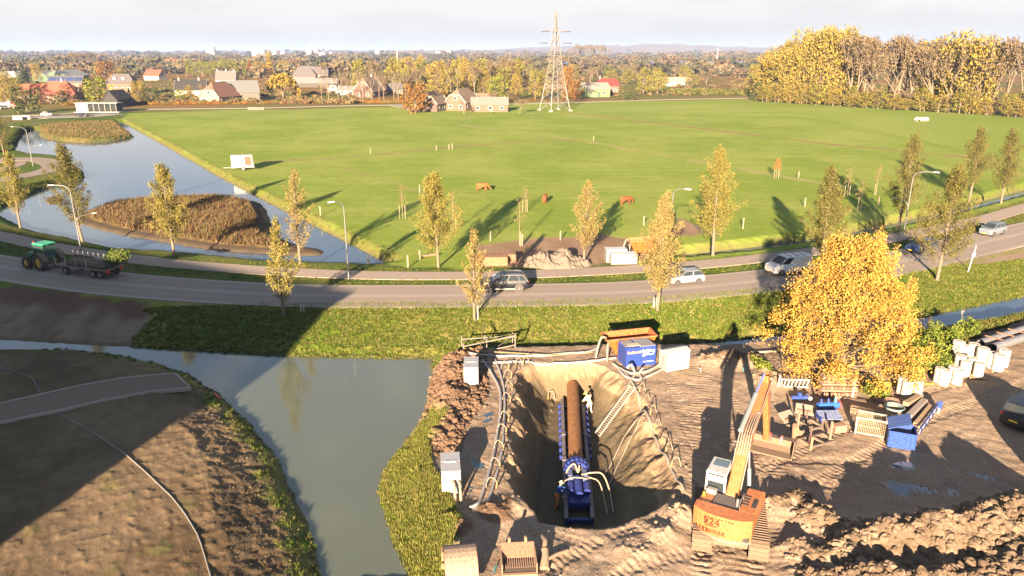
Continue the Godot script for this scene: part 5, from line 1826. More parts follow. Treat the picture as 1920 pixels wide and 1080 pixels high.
func skip(label: String, at: Vector3, turn: float) -> Node3D:
	var o := mat(0.396, 0.102, 0.018, 0.5, 0.0, 0.3, true)
	var t := thing("mud_skip", label, "skip", at, turn)
	var m := MB.new()
	# sloping ends and sides, open on top: outer and inner skins
	for q in [0.0, 0.07]:
		var lo := [Vector3(-1.1 + q, 0.1 + q, -0.65 + q), Vector3(1.5 - q, 0.1 + q, -0.65 + q), Vector3(1.5 - q, 0.1 + q, 0.65 - q), Vector3(-1.1 + q, 0.1 + q, 0.65 - q)]
		var hi := [Vector3(-2.0 + q, 1.5, -0.9 + q), Vector3(2.1 - q, 1.7, -0.9 + q), Vector3(2.1 - q, 1.7, 0.9 - q), Vector3(-2.0 + q, 1.5, 0.9 - q)]
		m.face(lo, Vector3.DOWN if q == 0.0 else Vector3.UP)
		for i in 4:
			var mid: Vector3 = (lo[i] + lo[(i + 1) % 4]) * 0.5 - Vector3(0, 0.1, 0)
			m.face([lo[i], lo[(i + 1) % 4], hi[(i + 1) % 4], hi[i]], mid * (1.0 if q == 0.0 else -1.0))
	obj("tub", m.done(), o, t)
	var rim := MB.new()
	var r := [Vector3(-2.0, 1.5, -0.9), Vector3(2.1, 1.7, -0.9), Vector3(2.1, 1.7, 0.9), Vector3(-2.0, 1.5, 0.9)]
	for i in 4:
		rim.bar(r[i], r[(i + 1) % 4], 0.14, 0.1)
	obj("rim", rim.done(), mat(0.36, 0.132, 0.048, 0.6, 0.0, 0.5, true), t)
	for k in 4:
		var rb := MB.new()
		rb.bar(Vector3(-0.8 + k * 0.7, 0.15, 0.69), Vector3(-1.3 + k * 1.0, 1.5, 0.92), 0.1, 0.06)
		obj("rib", rb.done(), o, t)
	obj("mud_load", boxm(Vector3(0.2, 0.75, 0), Vector3(2.9, 0.5, 1.25), 0.1), mat(0.18, 0.12, 0.072, 0.9, 0.0, 1.0), t)
	obj("drain_hose", tubem(smooth_line([Vector3(-1.9, 1.5, 0.3), Vector3(-2.3, 1.6, 0.4), Vector3(-2.6, 1.0, 0.6), Vector3(-2.9, 0.1, 1.0)]), 0.09, 8), mat(0.216, 0.186, 0.15, 0.7), t)
	obj("drain_hose", tubem(smooth_line([Vector3(-1.6, 1.2, 0.6), Vector3(-1.9, 1.2, 0.9), Vector3(-2.0, 0.5, 1.2), Vector3(-2.1, 0.0, 1.6)]), 0.09, 8), mat(0.18, 0.156, 0.12, 0.7), t)
	return t


func on_ground(pts: Array, lift := 0.1) -> Array:
	var r := []
	for p in pts:
		r.append(ground_at(p) + Vector3(0, lift, 0))
	return r


func pipework() -> void:
	var pvc := mat(0.27, 0.26, 0.255, 0.5, 0.0, 0.6)
	var pale := mat(0.3, 0.264, 0.216, 0.6, 0.0, 0.6)
	var amber := mat(0.22, 0.15, 0.07, 0.6)
	var lines := [
		["header_pipe", [Vector3(-2.33, -0.4, -53.84), Vector3(-1.54, -0.4, -51.4), Vector3(-0.89, -0.4, -48.61), Vector3(-0.8, -0.4, -45.27), Vector3(-0.98, -0.4, -41.63), Vector3(-1.24, -0.4, -38.45), Vector3(-1.54, -0.4, -36.19), Vector3(-1.85, -0.4, -34.39), Vector3(-2.29, -0.4, -34.04)], 0.1, pvc, "dark header pipe running beside the west edge of the pit"],
		["header_pipe", [Vector3(-1.36, -0.4, -54.27), Vector3(-0.81, -0.4, -50.92), Vector3(-0.53, -0.4, -47.74), Vector3(-0.53, -0.4, -43.75), Vector3(-0.65, -0.4, -39.67), Vector3(-1.03, -0.4, -36.46), Vector3(-1.38, -0.4, -34.14)], 0.085, pvc, "second thinner header pipe closest to the west pit edge"],
		["header_pipe", [Vector3(-2.52, -0.4, -53.32), Vector3(0, -0.4, -53.63), Vector3(3.36, -0.4, -53.42), Vector3(6.34, -0.4, -53.73), Vector3(8.32, -0.4, -54.37)], 0.1, pvc, "pale pipe lying along the north edge of the pit"],
		["header_pipe", [Vector3(8.51, -0.4, -52.39), Vector3(8.97, -0.4, -49.06), Vector3(9.09, -0.4, -46.07), Vector3(9.2, -0.4, -43.38), Vector3(9.33, -0.4, -39.98), Vector3(9.45, -0.4, -37.29), Vector3(9.56, -0.4, -35.4)], 0.09, pale, "pale header pipe following the east edge of the pit"],
		["supply_hose", [Vector3(-3.43, -0.4, -54.7), Vector3(0.86, -0.4, -54.7), Vector3(4.33, -0.4, -55.25), Vector3(6.32, -0.4, -55.7), Vector3(7.55, -0.3, -57.66)], 0.11, pvc, "thick grey hose leading to the orange skip"],
		["supply_hose", [Vector3(7.94, -0.4, -53.11), Vector3(8.44, -0.4, -52.19), Vector3(9.14, -0.4, -51.4), Vector3(10.41, -0.4, -51.69), Vector3(11.6, -0.4, -53)], 0.11, pale, "thick muddy hose in front of the blue container"],
		["supply_hose", [Vector3(8.21, -0.4, -52.6), Vector3(8.54, -0.4, -50.92), Vector3(9.24, -0.4, -50.25), Vector3(10.59, -0.4, -51.11), Vector3(11.82, -0.4, -52.39)], 0.1, pvc, "second muddy hose curving round below the blue container"],
		["supply_hose", [Vector3(8.69, 0.2, -51.05), Vector3(8.95, 0.5, -50.96), Vector3(9.26, -0.2, -50.96), Vector3(8.68, -0.4, -49.69), Vector3(8.26, -0.4, -48.97)], 0.09, pale, "short bent hose at the corner of the blue container"],
		["supply_hose", [Vector3(9.9, 0.2, -51.05), Vector3(9.63, -0.2, -50.96), Vector3(9.66, -0.4, -49.88), Vector3(9.09, -0.4, -48.79)], 0.08, pale, "looped hose end lying above the ladder"],
		["timber_lath", [Vector3(-2.81, -0.4, -55.14), Vector3(3.74, -0.4, -54.81)], 0.045, amber, "long amber lath lying above the pit"],
		["timber_lath", [Vector3(-2.52, 0.6, -53.63), Vector3(-2.49, 0.2, -60.67)], 0.045, amber, "amber pole leaning on the grass behind the trestle"],
		["timber_lath", [Vector3(1.29, -0.4, -54.7), Vector3(6.52, -0.4, -55.47)], 0.04, amber, "shorter amber lath beside the long one"],
		["timber_lath", [Vector3(0.63, -2, -45.52), Vector3(1.51, -3, -45.08)], 0.06, amber, "loose lath lying on the west pit slope"],
		["timber_lath", [Vector3(-4.92, -0.8, -38.39), Vector3(-4.53, -0.5, -38.44)], 0.05, mat(0.18, 0.108, 0.06), "dark stick on the grassy bank by the near pump cabinet"],
		["yellow_pipe", [Vector3(25.12, -0.5, -50.28), Vector3(28.48, -0.5, -49.81)], 0.06, mat(0.372, 0.252, 0.03, 0.5), "yellow plastic pipe under the yellow tree, rear one"],
		["yellow_pipe", [Vector3(25.51, -0.5, -49.36), Vector3(28.74, -0.5, -49.54), Vector3(31.1, -0.5, -49.54)], 0.06, mat(0.372, 0.252, 0.03, 0.5), "yellow plastic pipe leading to the white rolls"],
		["timber_pole", [Vector3(19.25, -0.3, -55.23), Vector3(22, -0.3, -55.57)], 0.09, mat(0.27, 0.216, 0.15), "pale pole lying on the bank left of the yellow tree"],
		["drain_hose", [Vector3(-39.8, -0.4, -52.6), Vector3(-36.35, -0.4, -50.72), Vector3(-34.67, -0.4, -48.97), Vector3(-33.52, -0.4, -47.65), Vector3(-31.9, -0.4, -46.4), Vector3(-31.04, -0.4, -45.2)], 0.055, mat(0.1, 0.1, 0.1), "dark hose crossing the sand path on the soil mound"],
		["drain_hose", [Vector3(-31.04, -0.4, -45.2), Vector3(-27.47, -0.4, -42.6), Vector3(-23.37, -0.4, -39.42), Vector3(-20.19, -0.4, -36.46), Vector3(-18.17, -0.4, -34.44), Vector3(-15.95, -0.4, -31.71), Vector3(-13.87, -0.4, -28.27)], 0.04, mat(0.15, 0.14, 0.13, 0.6), "long grey hose snaking down the soil mound"],
		["blue_tube", [Vector3(-28.5, -0.3, -50.32), Vector3(-27, -0.3, -49.85), Vector3(-25.67, -0.3, -50.22), Vector3(-25.34, -0.35, -51), Vector3(-27.22, -0.5, -52.62)], 0.04, mat(0.03, 0.132, 0.3, 0.5), "thin blue tube curling at the end of the sand path"],
		["red_float", [Vector3(-22.02, -1.2, -49.55), Vector3(-21.33, -1.2, -48.67)], 0.1, mat(0.42, 0.054, 0.024, 0.5), "red float lying on the waterside of the mound"],
		["slope_hose", [Vector3(9.07, -0.5, -45.47), Vector3(8.03, -1.5, -45.05), Vector3(6.93, -2.2, -43.41), Vector3(6.06, -2.9, -41.92)], 0.03, pale, "thin hose hanging down the east pit slope"],
		["slope_hose", [Vector3(9.26, -0.5, -45.31), Vector3(8.51, -1.2, -44.5), Vector3(7.18, -2.2, -42.73), Vector3(6.11, -2.9, -40.37)], 0.03, pale, "second thin hose down the east pit slope"],
		["blue_stake", [Vector3(-0.88, -0.4, -28.82), Vector3(-0.74, -0.4, -29.39)], 0.035, mat(0.06, 0.27, 0.36), "short blue stake between the two loose buckets"],
		["blue_stake", [Vector3(14.49, -0.5, -51.82), Vector3(14.4, -0.1, -51.72)], 0.035, mat(0.18, 0.36, 0.42), "pale blue stake right of the switch cabinet"],
		["blue_stake", [Vector3(17.8, -0.5, -51.92), Vector3(17.73, -0.1, -51.82)], 0.035, mat(0.06, 0.27, 0.36), "blue stake beside the mud pile"],
	]
	for l in lines:
		var pts: Array = l[1]
		var flat_line: bool = l[0] in ["header_pipe", "drain_hose", "yellow_pipe", "blue_tube", "slope_hose"] or l[0] == "supply_hose" and pts[0].y < 0.0
		var line := smooth_line(pts, 5) if pts.size() > 2 else pts
		if flat_line:
			line = on_ground(line, l[2] * 0.8)
		elif l[0] == "timber_lath" and pts[0].y == pts[1].y:
			line = on_ground(pts, 0.12)
		tag(obj(l[0], tubem(line, l[2], 7), l[3]), l[4], l[0].replace("_", " "))
	# wellpoint risers: a stub, an arched hose, a lump of filter sand
	var west := [Vector3(-0.29, -0.4, -52.39), Vector3(-0.08, -0.4, -50.82), Vector3(0, -0.4, -48.79), Vector3(-0.15, -0.4, -46.72), Vector3(-0.25, -0.4, -44.05), Vector3(-0.41, -0.4, -42.18), Vector3(-0.56, -0.4, -40.18), Vector3(-0.75, -0.4, -38.09), Vector3(-0.9, -0.4, -36.08)]
	var east := [Vector3(9.18, -0.5, -48.38), Vector3(9.24, -0.5, -46.92), Vector3(9.32, -0.5, -44.85), Vector3(9.31, -0.5, -43.21), Vector3(9.41, -0.5, -41.53), Vector3(9.4, -0.5, -39.97), Vector3(9.44, -0.5, -38.38)]
	var north := [Vector3(0.25, -0.4, -52.8), Vector3(0.83, -0.4, -53), Vector3(2.8, -0.4, -52.19)]
	var k := 0
	for set in [west, east, north]:
		for p in set:
			var side := -1.0 if set == west else 1.0
			var t := thing("wellpoint", "", "wellpoint", ground_at(p), rng.randf_range(-0.4, 0.4), "wellpoint risers along the edges of the pit")
			t.set_meta("label", "capped riser with arched hose, %s on the %s edge of the pit" % [nth(set.find(p)) + " from the north", ("west" if set == west else ("east" if set == east else "north"))])
			t.set_meta("group", "wellpoint risers on the %s pit edge" % ("west" if set == west else ("east" if set == east else "north")))
			obj("riser", cylm(Vector3(0, -0.2, 0), Vector3(0.05, 0.45, 0.05), 0.06, 0.055, 8), amber, t)
			obj("arched_hose", tubem(smooth_line([Vector3(0.05, 0.4, 0.05), Vector3(side * 0.12, 0.62, 0.0), Vector3(side * 0.36, 0.66, -0.1), Vector3(side * 0.52, 0.3, -0.1), Vector3(side * 0.56, 0.03, -0.05)], 4), 0.032, 6), mat(0.204, 0.168, 0.12, 0.7), t)
			k += 1
	# ladder on the slope
	var lt := thing("ladder", "aluminium ladder leading down the east slope into the pit", "ladder")
	var a := Vector3(8.83, -0.3, -48.93)
	var b := Vector3(6.05, -3.1, -46.75)
	var side := (b - a).normalized().cross(Vector3.UP).normalized() * 0.24
	var alu := mat(0.36, 0.336, 0.3, 0.5, 0.3)
	for s in [-1, 1]:
		var m := MB.new()
		m.bar(a + side * s, b + side * s, 0.05, 0.1)
		obj("stile", m.done(), alu, lt)
	for i in 26:
		var c := a.lerp(b, (i + 0.5) / 26.0)
		obj("rung", cylm(c - side, c + side, 0.025, 0.025, 6), alu, lt)
	# trestle of scaffold tubes
	var tr := thing("scaffold_trestle", "grey steel trestle of posts and rails above the far pump cabinet", "trestle")
	var zinc := mat(0.15, 0.135, 0.115, 0.6, 0.2)
	for r in 2:
		var p0 := ground_at(Vector3(-3.99, -0.6, -55.95)) if r == 0 else ground_at(Vector3(-4.24, -0.8, -57.7))
		var p1 := ground_at(Vector3(0.27, -0.6, -56.52)) if r == 0 else ground_at(Vector3(0.05, -0.8, -58.41))
		for hgt in ([0.25, 1.05] if r == 0 else [1.0]):
			obj("rail", cylm(p0 + Vector3(0, hgt, 0), p1 + Vector3(0, hgt, 0), 0.06, 0.06, 8), zinc, tr)
		for f in [0.0, 0.45, 1.0]:
			var p := p0.lerp(p1, f)
			obj("post", cylm(p + Vector3(0, -0.2, 0), p + Vector3(0, 1.3, 0), 0.06, 0.06, 8), zinc, tr)
	var br := MB.new()
	br.bar(ground_at(Vector3(-1.1, -0.6, -56.4)) + Vector3(0, 0.3, 0), ground_at(Vector3(0.09, -0.8, -58.29)) + Vector3(0, 1.0, 0), 0.06, 0.06)
	obj("brace", br.done(), zinc, tr)
	obj("end_plate", boxm(ground_at(Vector3(-3.69, -0.6, -56.17)) + Vector3(0, 0.75, 0.08), Vector3(0.7, 0.25, 0.03)), mat(0.36, 0.252, 0.072), tr)
	for i in 6:
		var p := ground_at(Vector3(-4.5, -0.6, -56.4)).lerp(ground_at(Vector3(2.23, -0.6, -57.21)), i * 0.04) + Vector3(0, 0.08 + 0.03 * i, -0.15 * i)
		var m := MB.new()
		m.bar(p, p + Vector3(5.4 + 0.5 * i, 0.05, -0.25), 0.22, 0.05)
		tag(obj("scaffold_board", m.done(), mat(0.252, 0.216, 0.168, 0.85, 0.0, 1.0)), "weathered scaffold board, %s from below in the stack under the trestle" % nth(i), "board", "scaffold boards under the trestle")


func loose_buckets() -> void:
	var rust := mat(0.252, 0.168, 0.108, 0.85, 0.0, 0.7, true)
	var t := thing("clamshell_bucket", "big curved earth bucket lying at the grassy bank", "bucket", ground_at(Vector3(-2.42, -0.4, -29.01)), deg_to_rad(8.0))
	var prof := []
	for i in 11:
		var a := lerpf(-0.35, 2.5, i / 10.0)
		prof.append(Vector2(cos(a) * 1.0, 0.55 + sin(a) * 0.75))
	var back: Array = prof.duplicate()
	for i in range(10, -1, -1):
		back.append(prof[i] * 0.93 + Vector2(0, 0.03))
	var m := MB.new()
	m.xf = Transform3D(Basis(Vector3.UP, -PI * 0.5), Vector3(0, 0, 0))
	m.prism(back, -0.72, 0.72)
	obj("curved_plate", m.done(), mat(0.288, 0.216, 0.156, 0.85, 0.0, 0.7, true), t)
	for s in [-1, 1]:
		var c := MB.new()
		c.xf = m.xf
		c.prism(prof, s * 0.72, s * 0.76)
		obj("cheek", c.done(), rust, t)
	obj("lug", boxm(Vector3(-0.82, 0.9, -0.3), Vector3(0.12, 0.5, 0.5), 0.04), rust, t)
	obj("cutting_edge", boxm(Vector3(0, 0.3, 0.95), Vector3(1.5, 0.1, 0.25), 0.02), rust, t)
	var t2 := thing("slotted_bucket", "rust-red slotted sorting bucket with open grate lying in the mud", "bucket", ground_at(Vector3(0.31, -0.5, -29.67)), deg_to_rad(4.0))
	obj("back_plate", boxm(Vector3(0, 0.62, -0.35), Vector3(1.62, 0.1, 0.75), 0.03, Basis(Vector3.RIGHT, deg_to_rad(38.0))), mat(0.276, 0.126, 0.078, 0.8, 0.0, 0.7, true), t2)
	obj("rear_plate", boxm(Vector3(0, 0.35, -0.72), Vector3(1.62, 0.7, 0.06), 0.02), rust, t2)
	for s in [-1, 1]:
		obj("cheek", boxm(Vector3(s * 0.82, 0.36, 0.05), Vector3(0.07, 0.62, 1.5), 0.02), rust, t2)
		obj("lug", boxm(Vector3(s * 0.4, 0.9, -0.68), Vector3(0.14, 0.42, 0.2), 0.03), rust, t2)
	for i in 15:
		obj("tine", boxm(Vector3(-0.74 + i * 0.106, 0.34, 0.12), Vector3(0.035, 0.07, 0.7), 0.0, Basis(Vector3.RIGHT, deg_to_rad(18.0))), mat(0.17, 0.11, 0.08, 0.8), t2)
	obj("lip", boxm(Vector3(0, 0.1, 0.8), Vector3(1.72, 0.12, 0.2), 0.02), mat(0.288, 0.18, 0.108, 0.8), t2)
	obj("mud_fill", boxm(Vector3(0, 0.08, 0.1), Vector3(1.55, 0.12, 1.2)), mat(0.1, 0.075, 0.055, 0.9), t2)
	# root stump beside it
	var st := MB.new()
	st.cyl(Vector3(0, 0.1, 0.5), Vector3(0.05, 0.45, -0.5), 0.26, 0.2, 9)
	st.tube(smooth_line([Vector3(0, 0.4, -0.4), Vector3(0.1, 0.6, -1.0), Vector3(0.0, 0.35, -1.7)]), 0.13)
	st.tube(smooth_line([Vector3(0.1, 0.3, 0.1), Vector3(0.6, 0.25, -0.4), Vector3(1.2, 0.1, -0.9)]), 0.1)
	tag(obj("tree_stump", st.done(), mat(0.27, 0.198, 0.138, 0.9, 0.0, 1.5, true), null, ground_at(Vector3(1.55, -0.5, -29.9))), "barkless root stump lying right of the slotted bucket", "stump")


func yard() -> void:
	var rust := mat(0.216, 0.114, 0.072, 0.85, 0.0, 0.8, true)
	var black := mat(0.11, 0.085, 0.07, 0.8, 0.0, 0.8)
	var blue := mat(0.03, 0.066, 0.27, 0.5, 0.0, 0.5, true)
	var wood := mat(0.276, 0.198, 0.126, 0.85, 0.0, 0.8)
	var at := func(p: Vector3) -> Vector3: return ground_at(p)
	# ladder-like rack
	var t := thing("white_rack", "white ladder-like frame standing in front of the yellow tree", "rack", at.call(Vector3(20.57, -0.5, -48.73)), deg_to_rad(-4.0))
	var pale := mat(0.396, 0.36, 0.3, 0.6)
	for hgt in [0.15, 0.75]:
		obj("rail", boxm(Vector3(0, hgt, -0.3 + hgt * 0.1), Vector3(2.1, 0.07, 0.07)), pale, t)
	for i in 8:
		obj("rung", boxm(Vector3(-0.95 + i * 0.27, 0.45, -0.25), Vector3(0.07, 0.62, 0.06), 0.0, Basis(Vector3.BACK, -0.25)), pale, t)
	obj("post", boxm(Vector3(-1.15, 0.5, -0.2), Vector3(0.09, 1.2, 0.09), 0.0, Basis(Vector3.BACK, -0.15)), pale, t)
	# rusty stack of pipe rollers
	var s := thing("roller_stack", "stack of rusty pipe rollers in three tiers under the yellow tree", "roller stack", at.call(Vector3(23.19, -0.5, -47.77)), deg_to_rad(-3.0))
	for tier in 3:
		obj("bearer", boxm(Vector3(0, 0.1 + tier * 0.48, 0), Vector3(2.5, 0.1, 0.9), 0.02), mat(0.3, 0.198, 0.138, 0.85, 0.0, 0.9), s)
		for i in 9:
			obj("roller", cylm(Vector3(-1.1 + i * 0.275, 0.34 + tier * 0.48, -0.45), Vector3(-1.1 + i * 0.275, 0.34 + tier * 0.48, 0.48), 0.125, 0.125, 9), rust if (i + tier) % 3 else mat(0.3, 0.162, 0.102, 0.85, 0.0, 0.8), s)
	obj("bearer", boxm(Vector3(0, 1.55, 0), Vector3(2.4, 0.14, 0.8), 0.02), mat(0.312, 0.216, 0.162, 0.85, 0.0, 0.9), s)
	obj("stake", boxm(Vector3(0.9, 0.9, 0.52), Vector3(0.09, 1.5, 0.07)), pale, s)
	# blue bar, blue manifold, blue-white bench
	var bb := thing("blue_clamp_bar", "blue steel clamp bar lying above the black frames", "steel bar", at.call(Vector3(20.29, -0.5, -46.92)), deg_to_rad(3.0))
	obj("beam", boxm(Vector3(0, 0.3, 0), Vector3(1.3, 0.25, 0.25), 0.04), blue, bb)
	obj("clamp", boxm(Vector3(-0.1, 0.5, 0), Vector3(0.25, 0.35, 0.3), 0.04), blue, bb)
	obj("jaw", cylm(Vector3(0.6, 0.3, -0.25), Vector3(0.6, 0.3, 0.25), 0.16, 0.16), mat(0.15, 0.15, 0.18), bb)
	var mf := thing("blue_manifold", "bright blue pump manifold with valves among the scrap", "manifold", at.call(Vector3(21.54, -0.5, -45.31)), 0.1)
	obj("pipe", cylm(Vector3(-0.75, 0.5, 0), Vector3(0.75, 0.5, 0), 0.22, 0.22, 12), mat(0.024, 0.096, 0.33, 0.4), mf)
	for i in 3:
		obj("valve", cylm(Vector3(-0.5 + i * 0.5, 0.6, 0), Vector3(-0.5 + i * 0.5, 1.0, -0.05), 0.1, 0.07), blue if i != 2 else mat(0.06, 0.3, 0.39), mf)
	obj("flange", cylm(Vector3(0.74, 0.5, 0), Vector3(0.82, 0.5, 0), 0.3, 0.3, 12), mat(0.33, 0.06, 0.072), mf)
	obj("saddle", boxm(Vector3(0, 0.16, 0), Vector3(1.2, 0.3, 0.4), 0.04), blue, mf)
	var bn := thing("steel_bench", "low steel bench with scuffed blue and white plate top", "bench", at.call(Vector3(20.84, -0.5, -43.42)), 0.02)
	obj("top", boxm(Vector3(0, 0.75, 0), Vector3(1.45, 0.06, 0.95), 0.015, Basis(Vector3.RIGHT, 0.2)), mat(0.18, 0.228, 0.372, 0.5, 0.0, 0.5, true), bn)
	for x in [-0.6, 0.6]:
		for z in [-0.35, 0.4]:
			obj("leg", boxm(Vector3(x, 0.36, z), Vector3(0.1, 0.75, 0.1)), black, bn)
	obj("apron", boxm(Vector3(-0.7, 0.6, 0.0), Vector3(0.08, 0.3, 0.9), 0.01), blue, bn)
	# black frames
	for k in 2:
		var f := thing("steel_skid", ["black steel base frame lying left among the scrap", "black steel base frame lying nearer with an upright"][k], "frame", at.call(Vector3(19.13, -0.5, -43.06) if k == 0 else Vector3(19.19, -0.5, -41.26)), deg_to_rad(22.0), "black base frames")
		for z in [-0.5, 0.5]:
			obj("beam", boxm(Vector3(0, 0.16, z), Vector3(2.1, 0.16, 0.14), 0.01), black, f)
		for x in [-0.9, 0.1, 0.95]:
			obj("cross_beam", boxm(Vector3(x, 0.2, 0), Vector3(0.14, 0.14, 0.9), 0.01), mat(0.198, 0.15, 0.108, 0.85), f)
		obj("upright", boxm(Vector3(-0.9 + k * 1.7, 0.8, 0.3), Vector3(0.12, 1.4, 0.12), 0.01), mat(0.2, 0.14, 0.1, 0.85), f)
		obj("upright", boxm(Vector3(0.5 - k * 0.6, 0.55, -0.4), Vector3(0.1, 0.9, 0.1), 0.01), black, f)
	for k in 2:
		var d := thing("rust_plate", ["curved rust-red plate leaning on the black frame", "rust-orange hook plate in front of the black frames"][k], "steel plate", at.call(Vector3(18.22, -0.5, -41.94) if k == 0 else Vector3(18.53, -0.5, -40.61)), 0.4 + k, "rusty loose plates")
		var m := MB.new()
		m.prism([Vector2(-0.35, 0), Vector2(0.4, 0), Vector2(0.45, 0.3), Vector2(0.1, 0.45), Vector2(-0.1, 0.95), Vector2(-0.4, 0.9)], -0.06, 0.06)
		obj("plate", m.done(), mat(0.312, 0.15, 0.09, 0.8, 0.0, 0.8), d)
		obj("eye", cylm(Vector3(-0.25, 0.85, -0.09), Vector3(-0.25, 0.85, 0.09), 0.15, 0.15, 10), rust, d)
	for k in 3:
		var d := thing("grey_plate", ["grey steel plate tilted behind the excavator bucket", "second grey plate tilted beside the red clamp", "rusty box section standing by the blue bench"][k], "steel plate", at.call([Vector3(18.32, -0.5, -43.94), Vector3(19.89, -0.5, -45.08), Vector3(21.12, -0.5, -42.5)][k]), [0.5, -0.4, 0.2][k])
		obj("plate", boxm(Vector3(0, 0.35, 0), [Vector3(1.1, 0.08, 0.9), Vector3(1.2, 0.08, 0.8), Vector3(0.8, 0.5, 0.5)][k], 0.02, Basis(Vector3.RIGHT, 0.6 if k < 2 else 0.0)), [mat(0.216, 0.186, 0.15, 0.7, 0.0, 0.6), mat(0.228, 0.18, 0.144, 0.7, 0.0, 0.6), mat(0.27, 0.162, 0.114, 0.85, 0.0, 0.8)][k], d)
		obj("stiffener", boxm(Vector3(0, 0.25, 0.2), Vector3(0.9, 0.3, 0.06)), rust, d)
	# wire crate
	var c := thing("wire_crate", "pale wire-mesh crate with open top left of the blue bin", "crate", at.call(Vector3(23.06, -0.5, -42.36)), deg_to_rad(-24.0))
	var frame := mat(0.372, 0.312, 0.228, 0.6)
	for x in [-0.85, 0.85]:
		for z in [-0.5, 0.5]:
			obj("post", boxm(Vector3(x, 0.6, z), Vector3(0.08, 1.2, 0.08)), frame, c)
	for hgt in [0.12, 1.17]:
		for z in [-0.5, 0.5]:
			obj("rail", boxm(Vector3(0, hgt, z), Vector3(1.62, 0.07, 0.07)), frame, c)
		for x in [-0.85, 0.85]:
			obj("rail", boxm(Vector3(x, hgt, 0), Vector3(0.07, 0.07, 0.92)), frame, c)
	obj("floor_plate", boxm(Vector3(0, 0.1, 0), Vector3(1.6, 0.04, 0.9)), mat(0.24, 0.18, 0.12, 0.8, 0.0, 1.0), c)
	for i in 17:
		for z in [-0.5, 0.5]:
			obj("wire", boxm(Vector3(-0.8 + i * 0.1, 0.64, z), Vector3(0.014, 1.02, 0.014)), mat(0.3, 0.24, 0.156, 0.6), c)
	for i in 10:
		for x in [-0.85, 0.85]:
			obj("wire", boxm(Vector3(x, 0.64, -0.45 + i * 0.1), Vector3(0.014, 1.02, 0.014)), mat(0.3, 0.24, 0.156, 0.6), c)
	for i in 8:
		obj("wire", boxm(Vector3(0, 0.22 + i * 0.12, 0.5), Vector3(1.6, 0.012, 0.012)), mat(0.3, 0.24, 0.156, 0.6), c)
	# timber baulks behind it
	for i in 6:
		var p: Vector3 = at.call(Vector3(24.43, -0.5, -44.54)) + Vector3(-0.5 + (i % 3) * 0.36, 0.14 + (i / 3) * 0.27, -0.25 + (i % 3) * 0.3)
		tag(obj("timber_baulk", boxm(Vector3(0, 0, 0), Vector3(2.0, 0.25, 0.3), 0.02, Basis(Vector3.UP, deg_to_rad(-33.0 - i))), mat(0.3, 0.216, 0.144, 0.85, 0.0, 0.8) if i % 2 else wood, null, p), "heavy timber baulk, %s in the %s layer of the stack behind the wire crate" % [nth(i % 3), "lower" if i < 3 else "upper"], "timber", "timber baulks behind the wire crate")
	# open blue bin
	var bin := thing("blue_bin", "blue steel bin with half-open slanting lid", "bin", at.call(Vector3(24.34, -0.5, -41)), deg_to_rad(-22.0))
	var bm := mat(0.018, 0.066, 0.3, 0.45, 0.0, 0.5, true)
	for x in [-0.75, 0.75]:
		obj("side_wall", boxm(Vector3(x, 0.55, 0), Vector3(0.05, 1.1, 1.3), 0.01), bm, bin)
	for z in [-0.65, 0.65]:
		obj("end_wall", boxm(Vector3(0, 0.55, z), Vector3(1.46, 1.1, 0.05), 0.01), bm, bin)
	obj("bottom", boxm(Vector3(0, 0.04, 0), Vector3(1.5, 0.06, 1.3)), bm, bin)
	obj("lid", boxm(Vector3(-0.22, 1.45, -0.2), Vector3(1.35, 0.05, 1.35), 0.015, Basis.from_euler(Vector3(0.12, 0, 0.42))), mat(0.054, 0.114, 0.33, 0.45, 0.0, 0.5, true), bin)
	obj("contents", boxm(Vector3(0, 0.75, 0), Vector3(1.4, 0.1, 1.2)), mat(0.05, 0.045, 0.04), bin)
	# guide rails, blue lattice
	for k in 3:
		var a: Vector3 = at.call([Vector3(26.34, -0.5, -43.94), Vector3(26.24, -0.5, -42.78), Vector3(26.99, -0.5, -45.63)][k])
		var b: Vector3 = at.call([Vector3(28.65, -0.5, -46.27), Vector3(28.61, -0.5, -45.31), Vector3(28.62, -0.5, -46.92)][k])
		var m := MB.new()
		m.bar(a + Vector3(0, 0.35, 0), b + Vector3(0, 0.35, 0), 0.42, 0.32, 0.03)
		tag(obj("steel_girder", m.done(), [mat(0.252, 0.216, 0.192, 0.6, 0.1, 0.7), mat(0.3, 0.216, 0.132, 0.8, 0.0, 0.7), mat(0.24, 0.18, 0.12, 0.8, 0.0, 0.7)][k]), ["grey-white girder pointing away from the blue bin", "mud-covered girder beside the blue lattice", "brown girder behind the blue bin"][k], "girder")
	var la := thing("blue_lattice", "blue and white lattice arm lying right of the blue bin", "lattice arm")
	var l0: Vector3 = at.call(Vector3(25.93, -0.5, -41.8)) + Vector3(0, 0.4, 0)
	var l1: Vector3 = at.call(Vector3(29.02, -0.5, -45.31)) + Vector3(0, 0.4, 0)
	for q in [-1, 1]:
		var m := MB.new()
		m.bar(l0 + Vector3(0, q * 0.18, 0), l1 + Vector3(0, q * 0.18, 0), 0.1, 0.07)
		obj("chord", m.done(), blue, la)
	for i in 10:
		var m := MB.new()
		m.bar(l0.lerp(l1, i / 10.0) + Vector3(0, 0.18 if i % 2 else -0.18, 0), l0.lerp(l1, (i + 1) / 10.0) + Vector3(0, -0.18 if i % 2 else 0.18, 0), 0.06, 0.05)
		obj("lacing", m.done(), mat(0.3, 0.288, 0.3, 0.5), la)
	obj("end_plate", boxm(l1 + Vector3(0.1, 0.05, 0), Vector3(0.4, 0.6, 0.12), 0.03), blue, la)
	obj("foot", boxm(l1 + Vector3(0.05, -0.45, 0.1), Vector3(0.12, 0.7, 0.12), 0.02), pale, la)
